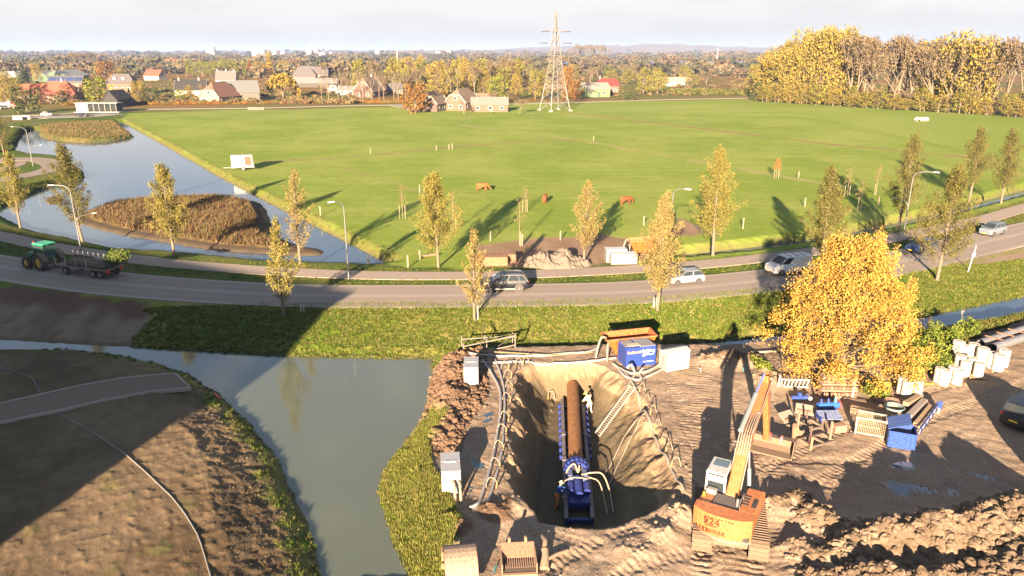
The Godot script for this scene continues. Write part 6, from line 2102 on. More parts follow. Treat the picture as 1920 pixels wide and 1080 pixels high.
	# broken slabs and a spare hose reel
	for i in 5:
		var p: Vector3 = at.call(Vector3(26.11, -0.5, -46.92)).lerp(at.call(Vector3(27.32, -0.5, -46.43)), i / 4.0) + Vector3(0, 0.12, 0.4 * (i % 2))
		var m := MB.new()
		m.prism([Vector2(-0.5, -0.3), Vector2(0.45, -0.35), Vector2(0.55, 0.2), Vector2(0.05, 0.4), Vector2(-0.55, 0.15)], -0.06, 0.06)
		var o := obj("broken_slab", m.done(), mat(0.288, 0.198, 0.15, 0.9, 0.0, 0.8))
		tag(o, "broken flat slab, %s from the west in the rubble behind the blue bin" % nth(i), "slab", "broken slabs behind the blue bin")
		o.transform = Transform3D(Basis.from_euler(Vector3(PI * 0.5 + 0.2 * sin(i * 2.0), i * 1.3, 0.0)), p)
	var rl := thing("hose_coil", "coil of pale hose on the ground behind the blue bin", "hose coil", at.call(Vector3(26.18, -0.5, -45.47)))
	for i in 3:
		var pts := []
		for k in 17:
			pts.append(Vector3(cos(k * TAU / 16.0) * (0.5 + i * 0.06), 0.1 + i * 0.09, sin(k * TAU / 16.0) * (0.5 + i * 0.06)))
		obj("loop", tubem(pts, 0.05, 6), mat(0.15, 0.192, 0.204, 0.6), rl)
	# fabric rolls on pallets
	var white := mat(0.432, 0.396, 0.348, 0.75, 0.0, 0.7)
	var rolls := [
		[Vector3(28.02, -0.5, -48.11), "rear roll of the separate cluster nearest the blue bin"], [Vector3(28.07, -0.5, -47.6), "front roll of the separate cluster nearest the blue bin"], [Vector3(28.79, -0.5, -47.68), "roll with a rumpled top, east one of the separate cluster"],
		[Vector3(31.62, -0.5, -49.91), "rear roll at the west end of the big cluster by the bushes"], [Vector3(31.77, -0.5, -49.54), "front roll at the west end of the big cluster"], [Vector3(32.66, -0.5, -50), "rear roll of the second pair in the front row of the big cluster"], [Vector3(32.75, -0.5, -49.54), "front roll of the second pair in the front row of the big cluster"],
		[Vector3(34.24, -0.5, -51.13), "roll in the middle row of the big cluster"], [Vector3(34.23, -0.5, -51.82), "roll standing behind the middle row of the big cluster"], [Vector3(35.12, -0.5, -50.85), "roll at the east end of the front row of the big cluster"], [Vector3(35.09, -0.5, -51.62), "roll just behind the east end of the front row"],
		[Vector3(35.6, -0.5, -54.5), "tall roll at the back beside the bushes"], [Vector3(35.74, -0.5, -54.07), "tall roll at the back, in front of the one beside the bushes"], [Vector3(36.65, -0.5, -54.18), "single tall roll at the back near the grey pipes"], [Vector3(36.8, -0.5, -53.23), "roll right at the cut ends of the grey pipes"],
		[Vector3(37.32, -0.5, -52.72), "left roll of the last cluster below the grey pipes"], [Vector3(37.46, -0.5, -52.21), "front roll of the last cluster below the grey pipes"], [Vector3(38.18, -0.5, -52.82), "right roll of the last cluster below the grey pipes"],
	]
	var proto: Node3D = null
	for i in rolls.size():
		var p: Vector3 = at.call(rolls[i][0]) + Vector3(0, 0.1, 0)
		if proto == null:
			proto = thing("white_roll", "", "roll", p)
			var m := MB.new()
			var rows := []
			for q in [[0.0, 0.36], [0.03, 0.39], [0.6, 0.38], [1.14, 0.39], [1.2, 0.36], [1.2, 0.28], [1.17, 0.26], [1.17, 0.02]]:
				var row := []
				for k in 18:
					row.append(Vector3(cos(-k * TAU / 18.0) * q[1], q[0], sin(-k * TAU / 18.0) * q[1]))
				rows.append(row)
			m.skin(rows, true)
			obj("roll", m.done(), white, proto)
			obj("core", cylm(Vector3(0, 1.1, 0), Vector3(0, 1.19, 0), 0.13, 0.13, 10), mat(0.28, 0.24, 0.2), proto)
			obj("strap", cylm(Vector3(0, 0.9, 0), Vector3(0, 0.95, 0), 0.396, 0.396, 18), mat(0.3, 0.276, 0.252), proto)
			proto.set_meta("label", "white " + rolls[i][1])
			proto.set_meta("group", "white fabric rolls on pallets")
		else:
			dup(proto, p, i * 0.7, "white " + rolls[i][1], "white fabric rolls on pallets", Vector3.ONE * (1.0 if i < 11 else 1.1) * (0.94 + 0.05 * (i % 3)))
	var pal: Node3D = null
	for e in [[Vector3(28.22, -0.5, -47.6), "pallet under the separate cluster of white rolls"], [Vector3(31.7, -0.5, -49.63), "pallet under the west pair of white rolls"], [Vector3(32.69, -0.5, -49.63), "pallet under the second pair of white rolls"], [Vector3(35.05, -0.5, -50.94), "pallet under the east front white rolls"], [Vector3(34.19, -0.5, -51.33), "pallet under the middle white rolls"], [Vector3(37.55, -0.5, -52.42), "pallet under the last cluster of white rolls"], [Vector3(35.63, -0.5, -54.18), "pallet under the tall back white rolls"], [Vector3(36.74, -0.5, -53.97), "pallet under the single tall white roll"]]:
		var p: Vector3 = at.call(e[0])
		if pal == null:
			pal = thing("pallet", "wooden " + e[1], "pallet", p, 0.1, "wooden pallets under the white rolls")
			for i in 7:
				obj("board", boxm(Vector3(0, 0.13, -0.48 + i * 0.16), Vector3(1.25, 0.025, 0.11)), wood, pal)
			for i in 3:
				obj("bearer", boxm(Vector3(-0.56 + i * 0.56, 0.06, 0), Vector3(0.1, 0.1, 1.05)), mat(0.24, 0.162, 0.102, 0.85), pal)
		else:
			dup(pal, p, 0.35 * sin(p.x), "wooden " + e[1], "wooden pallets under the white rolls")
	# long grey pipes on sleepers
	var g := mat(0.216, 0.222, 0.234, 0.35, 0.35, 0.3)
	for k in 2:
		var a: Vector3 = (Vector3(38.63, -0.5, -56.39) if k == 0 else Vector3(38.97, -0.5, -55.37)) + Vector3(0, 0.55, 0)
		var b: Vector3 = (Vector3(44.53, -0.5, -59.64) if k == 0 else Vector3(43.31, -0.5, -57.79)) + Vector3(0, 0.55, 0)
		b = a + (b - a).normalized() * 22.0
		var m := MB.new()
		m.cyl(a, b, 0.34, 0.34, 20, false)
		m.cyl(b, a, 0.31, 0.31, 20, false)
		tag(obj("grey_pipe", m.done(), g), ["long grey pipe lying on sleepers, farther from the mud yard", "long grey pipe lying on sleepers, nearer the mud yard"][k], "pipe", "long grey pipes by the east canal")
	for i in 3:
		var p := (Vector3(39.17, -0.5, -56.27)).lerp(Vector3(44.03, -0.5, -58.89), 0.12 + i * 0.3)
		tag(obj("wood_spacer", boxm(Vector3(0, 0.96, 0), Vector3(0.12, 0.08, 1.3), 0.02, Basis(Vector3.UP, deg_to_rad(40.0))), mat(0.22, 0.11, 0.06, 0.8), null, p), "orange-brown wooden spacer, %s from the west across the grey pipes" % nth(i), "spacer", "wooden spacers on the grey pipes")


# ---------------------------------------------------------------- vehicles
func wheel(parent: Node3D, at: Vector3, r: float, w: float, rim: Material, hub := 0.62) -> void:
	var t := MB.new()
	var rows := []
	for q in [[-0.5, hub], [-0.5, 0.9], [-0.4, 1.0], [0.4, 1.0], [0.5, 0.9], [0.5, hub]]:
		var row := []
		for k in 20:
			row.append(Vector3(cos(k * TAU / 20.0) * q[1] * r, sin(k * TAU / 20.0) * q[1] * r, q[0] * w))
		rows.append(row)
	t.skin(rows, true)
	var n := obj("wheel", t.done(), mat(0.03, 0.028, 0.026, 0.9), parent, at)
	var m := MB.new()
	m.cyl(Vector3(0, 0, -0.42 * w), Vector3(0, 0, 0.42 * w), hub * r * 1.02, hub * r * 1.02, 16)
	for i in 5:
		m.box(Vector3(cos(i * TAU / 5.0) * hub * r * 0.5, sin(i * TAU / 5.0) * hub * r * 0.5, 0), Vector3(hub * r * 0.9, 0.05, w * 0.92), 0.0, Basis(Vector3.BACK, i * TAU / 5.0))
	obj("rim", m.done(), rim, n)


func car(called: String, label: String, category: String, at: Vector3, heading: Vector2, d: Dictionary) -> Node3D:
	var t := thing(called, label, category, at, atan2(-heading.y, heading.x), d.get("group", ""))
	var paint: Material = d.paint
	var l: float = d.l
	var w: float = d.w * 0.5
	var hood: float = d.hood
	var belt: float = d.belt
	var x: Array = d.cab   # windscreen foot, roof front, roof rear, tailgate foot
	var rows := []
	var lo: float = d.get("low", 0.22)
	for s in [[l * 0.5, lo + 0.12, hood - 0.28, 0.80], [l * 0.49, lo + 0.04, hood - 0.1, 0.9], [l * 0.44, lo, hood - 0.02, 0.97], [l * 0.36, lo, hood + 0.01, 1.0], [x[0], lo, belt - 0.02, 1.0], [0.0, lo, belt, 1.0], [x[3] + 0.25, lo, belt + 0.02, 1.0], [-l * 0.46, lo, belt, 0.98], [-l * 0.49, lo + 0.04, belt - 0.1, 0.93], [-l * 0.5, lo + 0.12, belt - 0.35, 0.86]]:
		var hw: float = w * s[3]
		var y0: float = s[1]
		var y1: float = s[2]
		rows.append([Vector3(s[0], y0, -hw * 0.85), Vector3(s[0], y0 + 0.06, -hw * 0.97), Vector3(s[0], lerpf(y0, y1, 0.55), -hw), Vector3(s[0], y1 - 0.06, -hw * 0.96), Vector3(s[0], y1, -hw * 0.87), Vector3(s[0], y1 + 0.02, 0), Vector3(s[0], y1, hw * 0.87), Vector3(s[0], y1 - 0.06, hw * 0.96), Vector3(s[0], lerpf(y0, y1, 0.55), hw), Vector3(s[0], y0 + 0.06, hw * 0.97), Vector3(s[0], y0, hw * 0.85)])
	var b := MB.new()
	b.skin(rows, true)
	for e in [0, rows.size() - 1]:
		b.face(rows[e], Vector3(1 if e == 0 else -1, 0, 0))
	obj("body", b.done(), paint, t)
	# cabin: four slanting sides and a cambered roof
	var h: float = d.h
	var wr: float = w * d.get("tumble", 0.80)
	var wb := w * 0.94
	var c := MB.new()
	var f0 := [Vector3(x[0], belt - 0.05, -wb), Vector3(x[0], belt - 0.05, wb)]
	var f1 := [Vector3(x[1], h - 0.06, -wr), Vector3(x[1], h - 0.06, wr)]
	var r1 := [Vector3(x[2], h - 0.05, -wr), Vector3(x[2], h - 0.05, wr)]
	var r0 := [Vector3(x[3], belt - 0.05, -wb), Vector3(x[3], belt - 0.05, wb)]
	c.face([f0[0], f0[1], f1[1], f1[0]], Vector3(1, 0.3, 0))
	c.face([r0[0], r0[1], r1[1], r1[0]], Vector3(-1, 0.3, 0))
	for s in 2:
		c.face([f0[s], f1[s], r1[s], r0[s]], Vector3(0, 0.2, -1 if s == 0 else 1))
	obj("cabin", c.done(), paint, t)
	var rf := MB.new()
	var rr := []
	for k in 5:
		var xx: float = lerpf(x[1] + 0.02, x[2] - 0.02, k / 4.0)
		var row := []
		for q in 7:
			var z := lerpf(-wr, wr, q / 6.0)
			row.append(Vector3(xx, h - 0.05 + 0.06 * (1.0 - pow(absf(z / wr), 3.0)) * (1.0 if k in [1, 2, 3] else 0.5), z))
		rr.append(row)
	rf.skin(rr)
	obj("roof", rf.done(), d.get("roof", paint), t)
	var g := glass_mat()
	var pane := func(called_pane: String, a: Vector3, bb: Vector3, cc: Vector3, dd: Vector3, out: Vector3) -> void:
		var mid := (a + bb + cc + dd) * 0.25
		var m := MB.new()
		var n := (bb - a).cross(dd - a).normalized()
		if n.dot(out) < 0:
			n = -n
		var pts := []
		for p in [a, bb, cc, dd]:
			pts.append(mid + (p - mid) * 0.88 + n * 0.012)
		m.face(pts, n)
		obj(called_pane, m.done(), g, t)
	pane.call("windscreen", f0[0] + Vector3(0, 0.06, 0), f0[1] + Vector3(0, 0.06, 0), f1[1], f1[0], Vector3(1, 0.3, 0))
	if not d.get("blind", false):
		pane.call("rear_window", r0[0].lerp(r1[0], 0.25), r0[1].lerp(r1[1], 0.25), r1[1], r1[0], Vector3(-1, 0.3, 0))
	for s in 2:
		var out := Vector3(0, 0.2, -1 if s == 0 else 1)
		var cuts: Array = d.get("panes", [0.0, 0.42, 0.78, 1.0])
		for k in cuts.size() - 1:
			var up := Vector3(0, 0.06, 0)
			pane.call("side_window", f0[s].lerp(r0[s], cuts[k]) + up, f0[s].lerp(r0[s], cuts[k + 1]) + up, f1[s].lerp(r1[s], cuts[k + 1]), f1[s].lerp(r1[s], cuts[k]), out)
	var rim: Material = d.get("rim", mat(0.6, 0.6, 0.6, 0.4, 0.3))
	var wr_: float = d.get("wheel", 0.32)
	for sx in d.get("axles", [l * 0.31, -l * 0.29]):
		for sz in [-1, 1]:
			wheel(t, Vector3(sx, wr_, sz * (w - 0.10)), wr_, 0.22, rim)
			obj("wheel_arch", cylm(Vector3(sx, wr_ + 0.01, sz * (w - 0.03)), Vector3(sx, wr_ + 0.01, sz * (w + 0.008)), wr_ * 1.18, wr_ * 1.16, 18), d.get("trim", mat(0.05, 0.05, 0.05, 0.8)), t)
	for s in [-1, 1]:
		obj("headlight", boxm(Vector3(l * 0.475, hood - 0.22, s * w * 0.68), Vector3(0.16, 0.14, 0.34), 0.04), mat(0.75, 0.75, 0.72, 0.15), t)
		obj("tail_light", boxm(Vector3(-l * 0.478, belt - 0.18, s * w * 0.80), Vector3(0.14, 0.26, 0.2), 0.03), mat(0.5, 0.02, 0.02, 0.25), t)
		obj("mirror", boxm(Vector3(x[0] - 0.3, belt + 0.08, s * (w + 0.09)), Vector3(0.12, 0.15, 0.2), 0.04), paint, t)
	obj("bumper", boxm(Vector3(l * 0.485, lo + 0.14, 0), Vector3(0.1, 0.18, w * 1.7), 0.04), d.get("trim", paint), t)
	obj("grille", boxm(Vector3(l * 0.492, hood - 0.3, 0), Vector3(0.04, 0.12, w * 0.7), 0.01), mat(0.03, 0.03, 0.03, 0.5), t)
	obj("number_plate", boxm(Vector3(l * 0.54 - 0.03, lo + 0.2, 0), Vector3(0.02, 0.11, 0.5)), mat(0.8, 0.55, 0.05, 0.5), t)
	obj("number_plate", boxm(Vector3(-l * 0.503, lo + 0.42, 0), Vector3(0.02, 0.11, 0.5)), mat(0.8, 0.55, 0.05, 0.5), t)
	if d.get("rails", false):
		for s in [-1, 1]:
			obj("roof_rail", tubem([Vector3(x[1] - 0.1, h + 0.0, s * wr * 0.92), Vector3(x[1] - 0.3, h + 0.05, s * wr * 0.92), Vector3(x[2] + 0.3, h + 0.05, s * wr * 0.92), Vector3(x[2] + 0.1, h, s * wr * 0.92)], 0.02, 5), mat(0.3, 0.3, 0.32, 0.3, 0.5), t)
			var tr := MB.new()
			tr.tube([f0[0 if s < 0 else 1] + Vector3(0, 0.05, s * 0.01), f1[0 if s < 0 else 1] + Vector3(0, 0, s * 0.012), r1[0 if s < 0 else 1] + Vector3(0, 0, s * 0.012), r0[0 if s < 0 else 1] + Vector3(0, 0.05, s * 0.01)], 0.018, 5)
			obj("window_trim", tr.done(), mat(0.7, 0.7, 0.7, 0.2, 0.7), t)
			obj("sill", boxm(Vector3(0, lo + 0.06, s * w), Vector3(l * 0.42, 0.07, 0.06), 0.02), mat(0.6, 0.58, 0.55, 0.3, 0.3), t)
	return t


func lane(u: Vector3, off: float) -> Array:
	# nearest point on the road line, moved sideways by off; and the travel direction
	var p := Vector2(u.x, u.z)
	for i in road_line.size() - 1:
		if road_line[i + 1].x >= p.x:
			var d := (road_line[i + 1] - road_line[i]).normalized()
			var q := Geometry2D.get_closest_point_to_segment(p, road_line[i], road_line[i + 1]) + Vector2(-d.y, d.x) * off
			return [Vector3(q.x, 0.002, q.y), d]
	return [u, Vector2.RIGHT]


func traffic() -> void:
	var a := lane(Vector3(-0.69, 0, -69.85), -1.75)
	car("estate_car", "black sport utility car passing the grey sand heap", "car", a[0], -a[1], {
		"l": 4.85, "w": 1.94, "h": 1.76, "hood": 1.06, "belt": 1.12, "cab": [1.25, 0.42, -1.75, -2.3], "low": 0.28, "wheel": 0.38, "rails": true, "paint": mat(0.006, 0.008, 0.013, 0.35), "trim": mat(0.07, 0.065, 0.06, 0.6), "rim": mat(0.35, 0.33, 0.3, 0.35, 0.3)})
	a = lane(Vector3(17.86, 0, -73.8), -1.75)
	car("hatchback", "small silver-blue hatchback half hidden behind a poplar", "car", a[0], -a[1], {
		"l": 3.95, "w": 1.68, "h": 1.46, "hood": 0.9, "belt": 0.94, "cab": [1.0, 0.3, -1.35, -1.85], "low": 0.22, "wheel": 0.3, "paint": mat(0.22, 0.24, 0.27, 0.25, 0.2), "panes": [0.0, 0.52, 1.0]})
	a = lane(Vector3(30.13, 0, -76.94), -1.75)
	var v := car("delivery_van", "white delivery van with dark windscreen driving beside the tall poplar", "van", a[0], -a[1], {
		"l": 4.9, "w": 1.9, "h": 1.95, "hood": 1.12, "belt": 1.16, "cab": [1.75, 0.85, -2.3, -2.42], "low": 0.24, "wheel": 0.33, "paint": mat(0.6, 0.6, 0.59, 0.3), "panes": [0.0, 0.29], "blind": true, "tumble": 0.88})
	obj("side_print", boxm(Vector3(-1.2, 1.45, 0.865), Vector3(0.6, 0.2, 0.01)), mat(0.25, 0.28, 0.4), v)
	for k in 3:
		obj("roof_bar", boxm(Vector3(0.3 - k * 0.9, 2.02, 0), Vector3(0.08, 0.06, 1.5)), mat(0.3, 0.28, 0.26), v)
	a = lane(Vector3(38.12, 0, -80.33), -1.75)
	car("saloon_car", "grey saloon almost hidden behind the tall poplar and the yellow tree", "car", a[0], -a[1], {
		"l": 4.4, "w": 1.75, "h": 1.45, "hood": 0.9, "belt": 0.94, "cab": [1.05, 0.3, -1.2, -1.9], "paint": mat(0.36, 0.37, 0.38, 0.25, 0.3)})
	a = lane(Vector3(49.45, 0, -86.21), -1.75)
	car("blue_car", "dark blue estate car coming along between two poplars", "car", a[0], -a[1], {
		"l": 4.5, "w": 1.78, "h": 1.5, "hood": 0.92, "belt": 0.96, "cab": [1.05, 0.3, -1.6, -2.1], "paint": mat(0.03, 0.06, 0.15, 0.18, 0.2)})
	a = lane(Vector3(63.32, 0, -94.39), -1.75)
	car("people_carrier", "pale silver compact people carrier farthest along the road", "car", a[0], -a[1], {
		"l": 3.95, "w": 1.7, "h": 1.62, "hood": 1.02, "belt": 1.04, "cab": [1.3, 0.45, -1.45, -1.85], "paint": mat(0.16, 0.19, 0.22, 0.25, 0.25)})
	# parked on the mud at the yard's edge
	car("black_minivan", "black minivan parked on the mud beside the white rolls, its tail towards the yard", "car", Vector3(34.3, -0.5, -43.9), Vector2(0.84, -0.54), {
		"l": 4.5, "w": 1.85, "h": 1.82, "hood": 1.1, "belt": 1.1, "cab": [1.4, 0.6, -2.0, -2.2], "low": 0.25, "wheel": 0.33, "paint": mat(0.008, 0.01, 0.015, 0.35), "tumble": 0.86})
	car("white_van", "white van at the frame edge below the black minivan, only its tail light showing", "van", Vector3(32.7, -0.5, -38.2), Vector2(0.9, -0.43), {
		"l": 4.6, "w": 1.8, "h": 1.85, "hood": 1.1, "belt": 1.15, "cab": [1.5, 0.8, -2.1, -2.25], "paint": mat(0.7, 0.69, 0.67, 0.3), "panes": [0.0, 0.3], "blind": true})
	# far off, by the house with the red roof
	car("cream_car", "small cream car on the far junction before the red-roofed house", "car", Vector3(-175.54, -0.1, -284.71), Vector2(0.98, 0.1), {
		"l": 4.2, "w": 1.7, "h": 1.48, "hood": 0.9, "belt": 0.95, "cab": [1.0, 0.3, -1.3, -1.9], "paint": mat(0.62, 0.56, 0.45, 0.3)})
	car("dark_car", "dark car on the far junction in front of the glass pavilion", "car", Vector3(-159.58, -0.1, -279.93), Vector2(0.98, 0.1), {
		"l": 4.3, "w": 1.75, "h": 1.48, "hood": 0.9, "belt": 0.95, "cab": [1.0, 0.3, -1.3, -1.9], "paint": mat(0.02, 0.022, 0.03, 0.2)})
	tractor()
	var lt := thing("red_lorry", "red and white lorry standing at the far junction beside the dark bushy tree", "lorry", Vector3(-212.29, -0.1, -317.17), 0.2)
	obj("chassis", boxm(Vector3(0, 0.8, 0), Vector3(8.5, 0.3, 2.2)), mat(0.05, 0.05, 0.05), lt)
	obj("cab", boxm(Vector3(3.3, 2.0, 0), Vector3(2.0, 2.4, 2.4), 0.15), mat(0.55, 0.04, 0.05, 0.4), lt)
	obj("tank", cylm(Vector3(2.0, 2.1, 0), Vector3(-4.2, 2.1, 0), 1.15, 1.15, 14), mat(0.10, 0.10, 0.11, 0.4), lt)
	obj("band", boxm(Vector3(1.7, 2.2, 0), Vector3(0.8, 2.5, 2.45), 0.1), mat(0.75, 0.72, 0.7, 0.4), lt)
	obj("window", boxm(Vector3(4.31, 2.5, 0), Vector3(0.03, 0.8, 2.0)), glass_mat(), lt)
	for x in [3.2, -1.8, -3.2]:
		for z in [-1, 1]:
			wheel(lt, Vector3(x, 0.5, z * 1.0), 0.5, 0.3, mat(0.4, 0.4, 0.4))


func tractor() -> void:
	var a := lane(Vector3(-52.07, 0, -78.6), -1.7)
	var d: Vector2 = -a[1]
	var grn := mat(0.025, 0.13, 0.075, 0.5, 0.0, 0.5, true)
	var mud := mat(0.13, 0.105, 0.075, 0.9, 0.0, 0.8)
	var tyre := mat(0.07, 0.06, 0.05, 0.95, 0.0, 0.8)
	var t := thing("tractor", "green tractor with yellow wheel hubs pulling a flat trailer along the road", "tractor", a[0], atan2(-d.y, d.x))
	obj("bonnet", boxm(Vector3(1.15, 1.35, 0), Vector3(1.9, 0.75, 0.85), 0.12), grn, t)
	obj("chassis", boxm(Vector3(0.6, 0.85, 0), Vector3(3.6, 0.5, 0.6), 0.06), mud, t)
	obj("grille", boxm(Vector3(2.11, 1.3, 0), Vector3(0.04, 0.6, 0.6), 0.01), mat(0.03, 0.03, 0.03), t)
	for s in [-1, 1]:
		obj("headlight", boxm(Vector3(2.08, 1.5, s * 0.28), Vector3(0.1, 0.16, 0.2), 0.03), mat(0.7, 0.7, 0.6, 0.2), t)
		for q in [[-0.7, 0.95, 0.6, 1.0], [1.5, 0.68, 0.48, 0.95]]:
			var w := MB.new()
			var rows := []
			for e in [[-0.5, 0.55], [-0.5, 0.88], [-0.35, 1.0], [0.35, 1.0], [0.5, 0.88], [0.5, 0.55]]:
				var row := []
				for k in 24:
					row.append(Vector3(cos(k * TAU / 24.0) * e[1] * q[1], sin(k * TAU / 24.0) * e[1] * q[1], e[0] * q[2]))
				rows.append(row)
			w.skin(rows, true)
			for k in 18:
				w.box(Vector3(cos(k * TAU / 18.0), sin(k * TAU / 18.0), 0) * q[1] * 1.01 + Vector3(0, 0, 0.14 if k % 2 else -0.14), Vector3(0.06, 0.06, 0.3), 0.0, Basis(Vector3.BACK, k * TAU / 18.0))
			var n := obj("wheel", w.done(), tyre, t, Vector3(q[0], q[1], s * q[3]))
			obj("hub", cylm(Vector3(0, 0, -0.3 * q[2]), Vector3(0, 0, 0.3 * q[2]), q[1] * 0.56, q[1] * 0.56, 18), mat(0.45, 0.30, 0.03, 0.6), n)
			obj("hub_cap", cylm(Vector3(0, 0, -0.42 * q[2]), Vector3(0, 0, 0.42 * q[2]), q[1] * 0.2, q[1] * 0.2, 12), mat(0.5, 0.33, 0.04, 0.6), n)
		var mg := MB.new()
		var rows := []
		for k in 9:
			var an := lerpf(0.1, PI * 0.95, k / 8.0)
			rows.append([Vector3(-0.7 + cos(an) * 1.05, 0.95 + sin(an) * 1.05, s * 0.68), Vector3(-0.7 + cos(an) * 1.05, 0.95 + sin(an) * 1.05, s * 1.35)])
		mg.skin(rows)
		obj("mudguard", mg.done(), mud, t)
		obj("mirror", boxm(Vector3(0.55, 2.4, s * 1.2), Vector3(0.06, 0.35, 0.2), 0.02), mat(0.03, 0.03, 0.03), t)
		obj("step", boxm(Vector3(0.25, 0.7, s * 0.85), Vector3(0.4, 0.6, 0.25), 0.03), mud, t)
	var cab := MB.new()
	for x in [0.35, -1.15]:
		for z in [-0.75, 0.75]:
			cab.bar(Vector3(x * 1.05, 1.4, z * 1.02), Vector3(x, 2.75, z * 0.9), 0.09, 0.09)
	cab.box(Vector3(-0.4, 1.35, 0), Vector3(1.6, 0.3, 1.5), 0.05)
	obj("cab_frame", cab.done(), grn, t)
	obj("cab_roof", boxm(Vector3(-0.4, 2.85, 0), Vector3(1.75, 0.2, 1.6), 0.08), mat(0.03, 0.26, 0.14, 0.35), t)
	for q in [[Vector3(0.4, 2.1, 0), Vector3(0.02, 1.2, 1.35)], [Vector3(-1.2, 2.1, 0), Vector3(0.02, 1.1, 1.35)], [Vector3(-0.4, 2.1, 0.72), Vector3(1.45, 1.2, 0.02)], [Vector3(-0.4, 2.1, -0.72), Vector3(1.45, 1.2, 0.02)]]:
		obj("cab_window", boxm(q[0], q[1]), mat(0.05, 0.085, 0.08, 0.08), t)
	obj("exhaust", cylm(Vector3(0.6, 1.7, 0.5), Vector3(0.6, 2.9, 0.5), 0.06, 0.05, 8), mat(0.05, 0.05, 0.05), t)
	obj("beacon", cylm(Vector3(0.3, 2.95, -0.6), Vector3(0.3, 3.1, -0.6), 0.06, 0.05, 8), mat(0.6, 0.12, 0.03, 0.3), t)
	# trailer
	var b := lane(Vector3(-45.8, 0, -76.13), -1.75)
	d = -b[1]
	var tr := thing("farm_trailer", "muddy flat trailer with low stanchions behind the green tractor", "trailer", b[0], atan2(-d.y, d.x))
	obj("platform", boxm(Vector3(0, 1.0, 0), Vector3(7.2, 0.16, 2.4), 0.02), mat(0.16, 0.13, 0.095, 0.85, 0.0, 0.8), tr)
	obj("edge_rail", boxm(Vector3(0, 1.02, 1.23), Vector3(7.2, 0.14, 0.05)), mat(0.28, 0.24, 0.19, 0.7), tr)
	obj("drawbar", boxm(Vector3(4.3, 0.75, 0), Vector3(1.8, 0.16, 0.16)), mud, tr)
	for i in 8:
		for s in [-1, 1]:
			if s < 0 and i % 2:
				continue
			obj("stanchion", boxm(Vector3(3.5 - i * 0.75, 1.55, s * 1.15), Vector3(0.07, 1.0, 0.07)), mat(0.30, 0.27, 0.22, 0.8), tr)
	for i in 4:
		obj("side_board", boxm(Vector3(3.1 - i * 0.76, 1.36, 1.1), Vector3(0.62, 0.55, 0.05)), mat(0.11, 0.075, 0.045, 0.9, 0.0, 1.0), tr)
	obj("load_of_soil", boxm(Vector3(-0.4, 1.28, 0), Vector3(6.0, 0.6, 2.0), 0.25), mat(0.09, 0.065, 0.045, 0.95, 0.0, 1.0), tr)
	obj("root_ball", cylm(Vector3(-3.0, 1.5, 0.2), Vector3(-2.2, 1.35, 0.1), 0.55, 0.4, 9), mat(0.05, 0.036, 0.025, 0.95), tr)
	for x in [2.3, -1.6, -2.6]:
		for s in [-1, 1]:
			wheel(tr, Vector3(x, 0.45, s * 0.95), 0.45, 0.34, mat(0.2, 0.17, 0.12, 0.8), 0.55)
	obj("reflector", cylm(Vector3(-3.62, 0.85, 0.85), Vector3(-3.66, 0.85, 0.85), 0.2, 0.2, 12), mat(0.6, 0.04, 0.02, 0.4), tr)
	obj("reflector", cylm(Vector3(-3.62, 0.85, -0.85), Vector3(-3.66, 0.85, -0.85), 0.2, 0.2, 12), mat(0.6, 0.04, 0.02, 0.4), tr)
	# an uprooted bush lies over its tail
	var bush := thing("uprooted_shrub", "dark green uprooted shrub hanging over the tail of the trailer", "shrub", b[0], atan2(-d.y, d.x))
	obj("stem", cylm(Vector3(-2.6, 1.4, 0), Vector3(-4.6, 2.3, -0.3), 0.1, 0.04, 6), bark_mat(), bush)
	obj("foliage", leaf_cloud([[Vector3(-3.5, 2.1, 0), Vector3(1.0, 0.7, 0.9), 1.0], [Vector3(-4.5, 2.6, -0.2), Vector3(1.1, 0.8, 0.9), 1.2], [Vector3(-5.7, 2.9, -0.5), Vector3(0.9, 0.5, 0.8), 0.8], [Vector3(-4.1, 1.8, 0.5), Vector3(0.9, 0.5, 0.6), 0.7], [Vector3(-6.4, 3.1, -0.6), Vector3(0.5, 0.25, 0.4), 0.3]], 1800, 0.2, [Color(0.05, 0.085, 0.02), Color(0.08, 0.10, 0.025)]), leaf_mat(), bush)


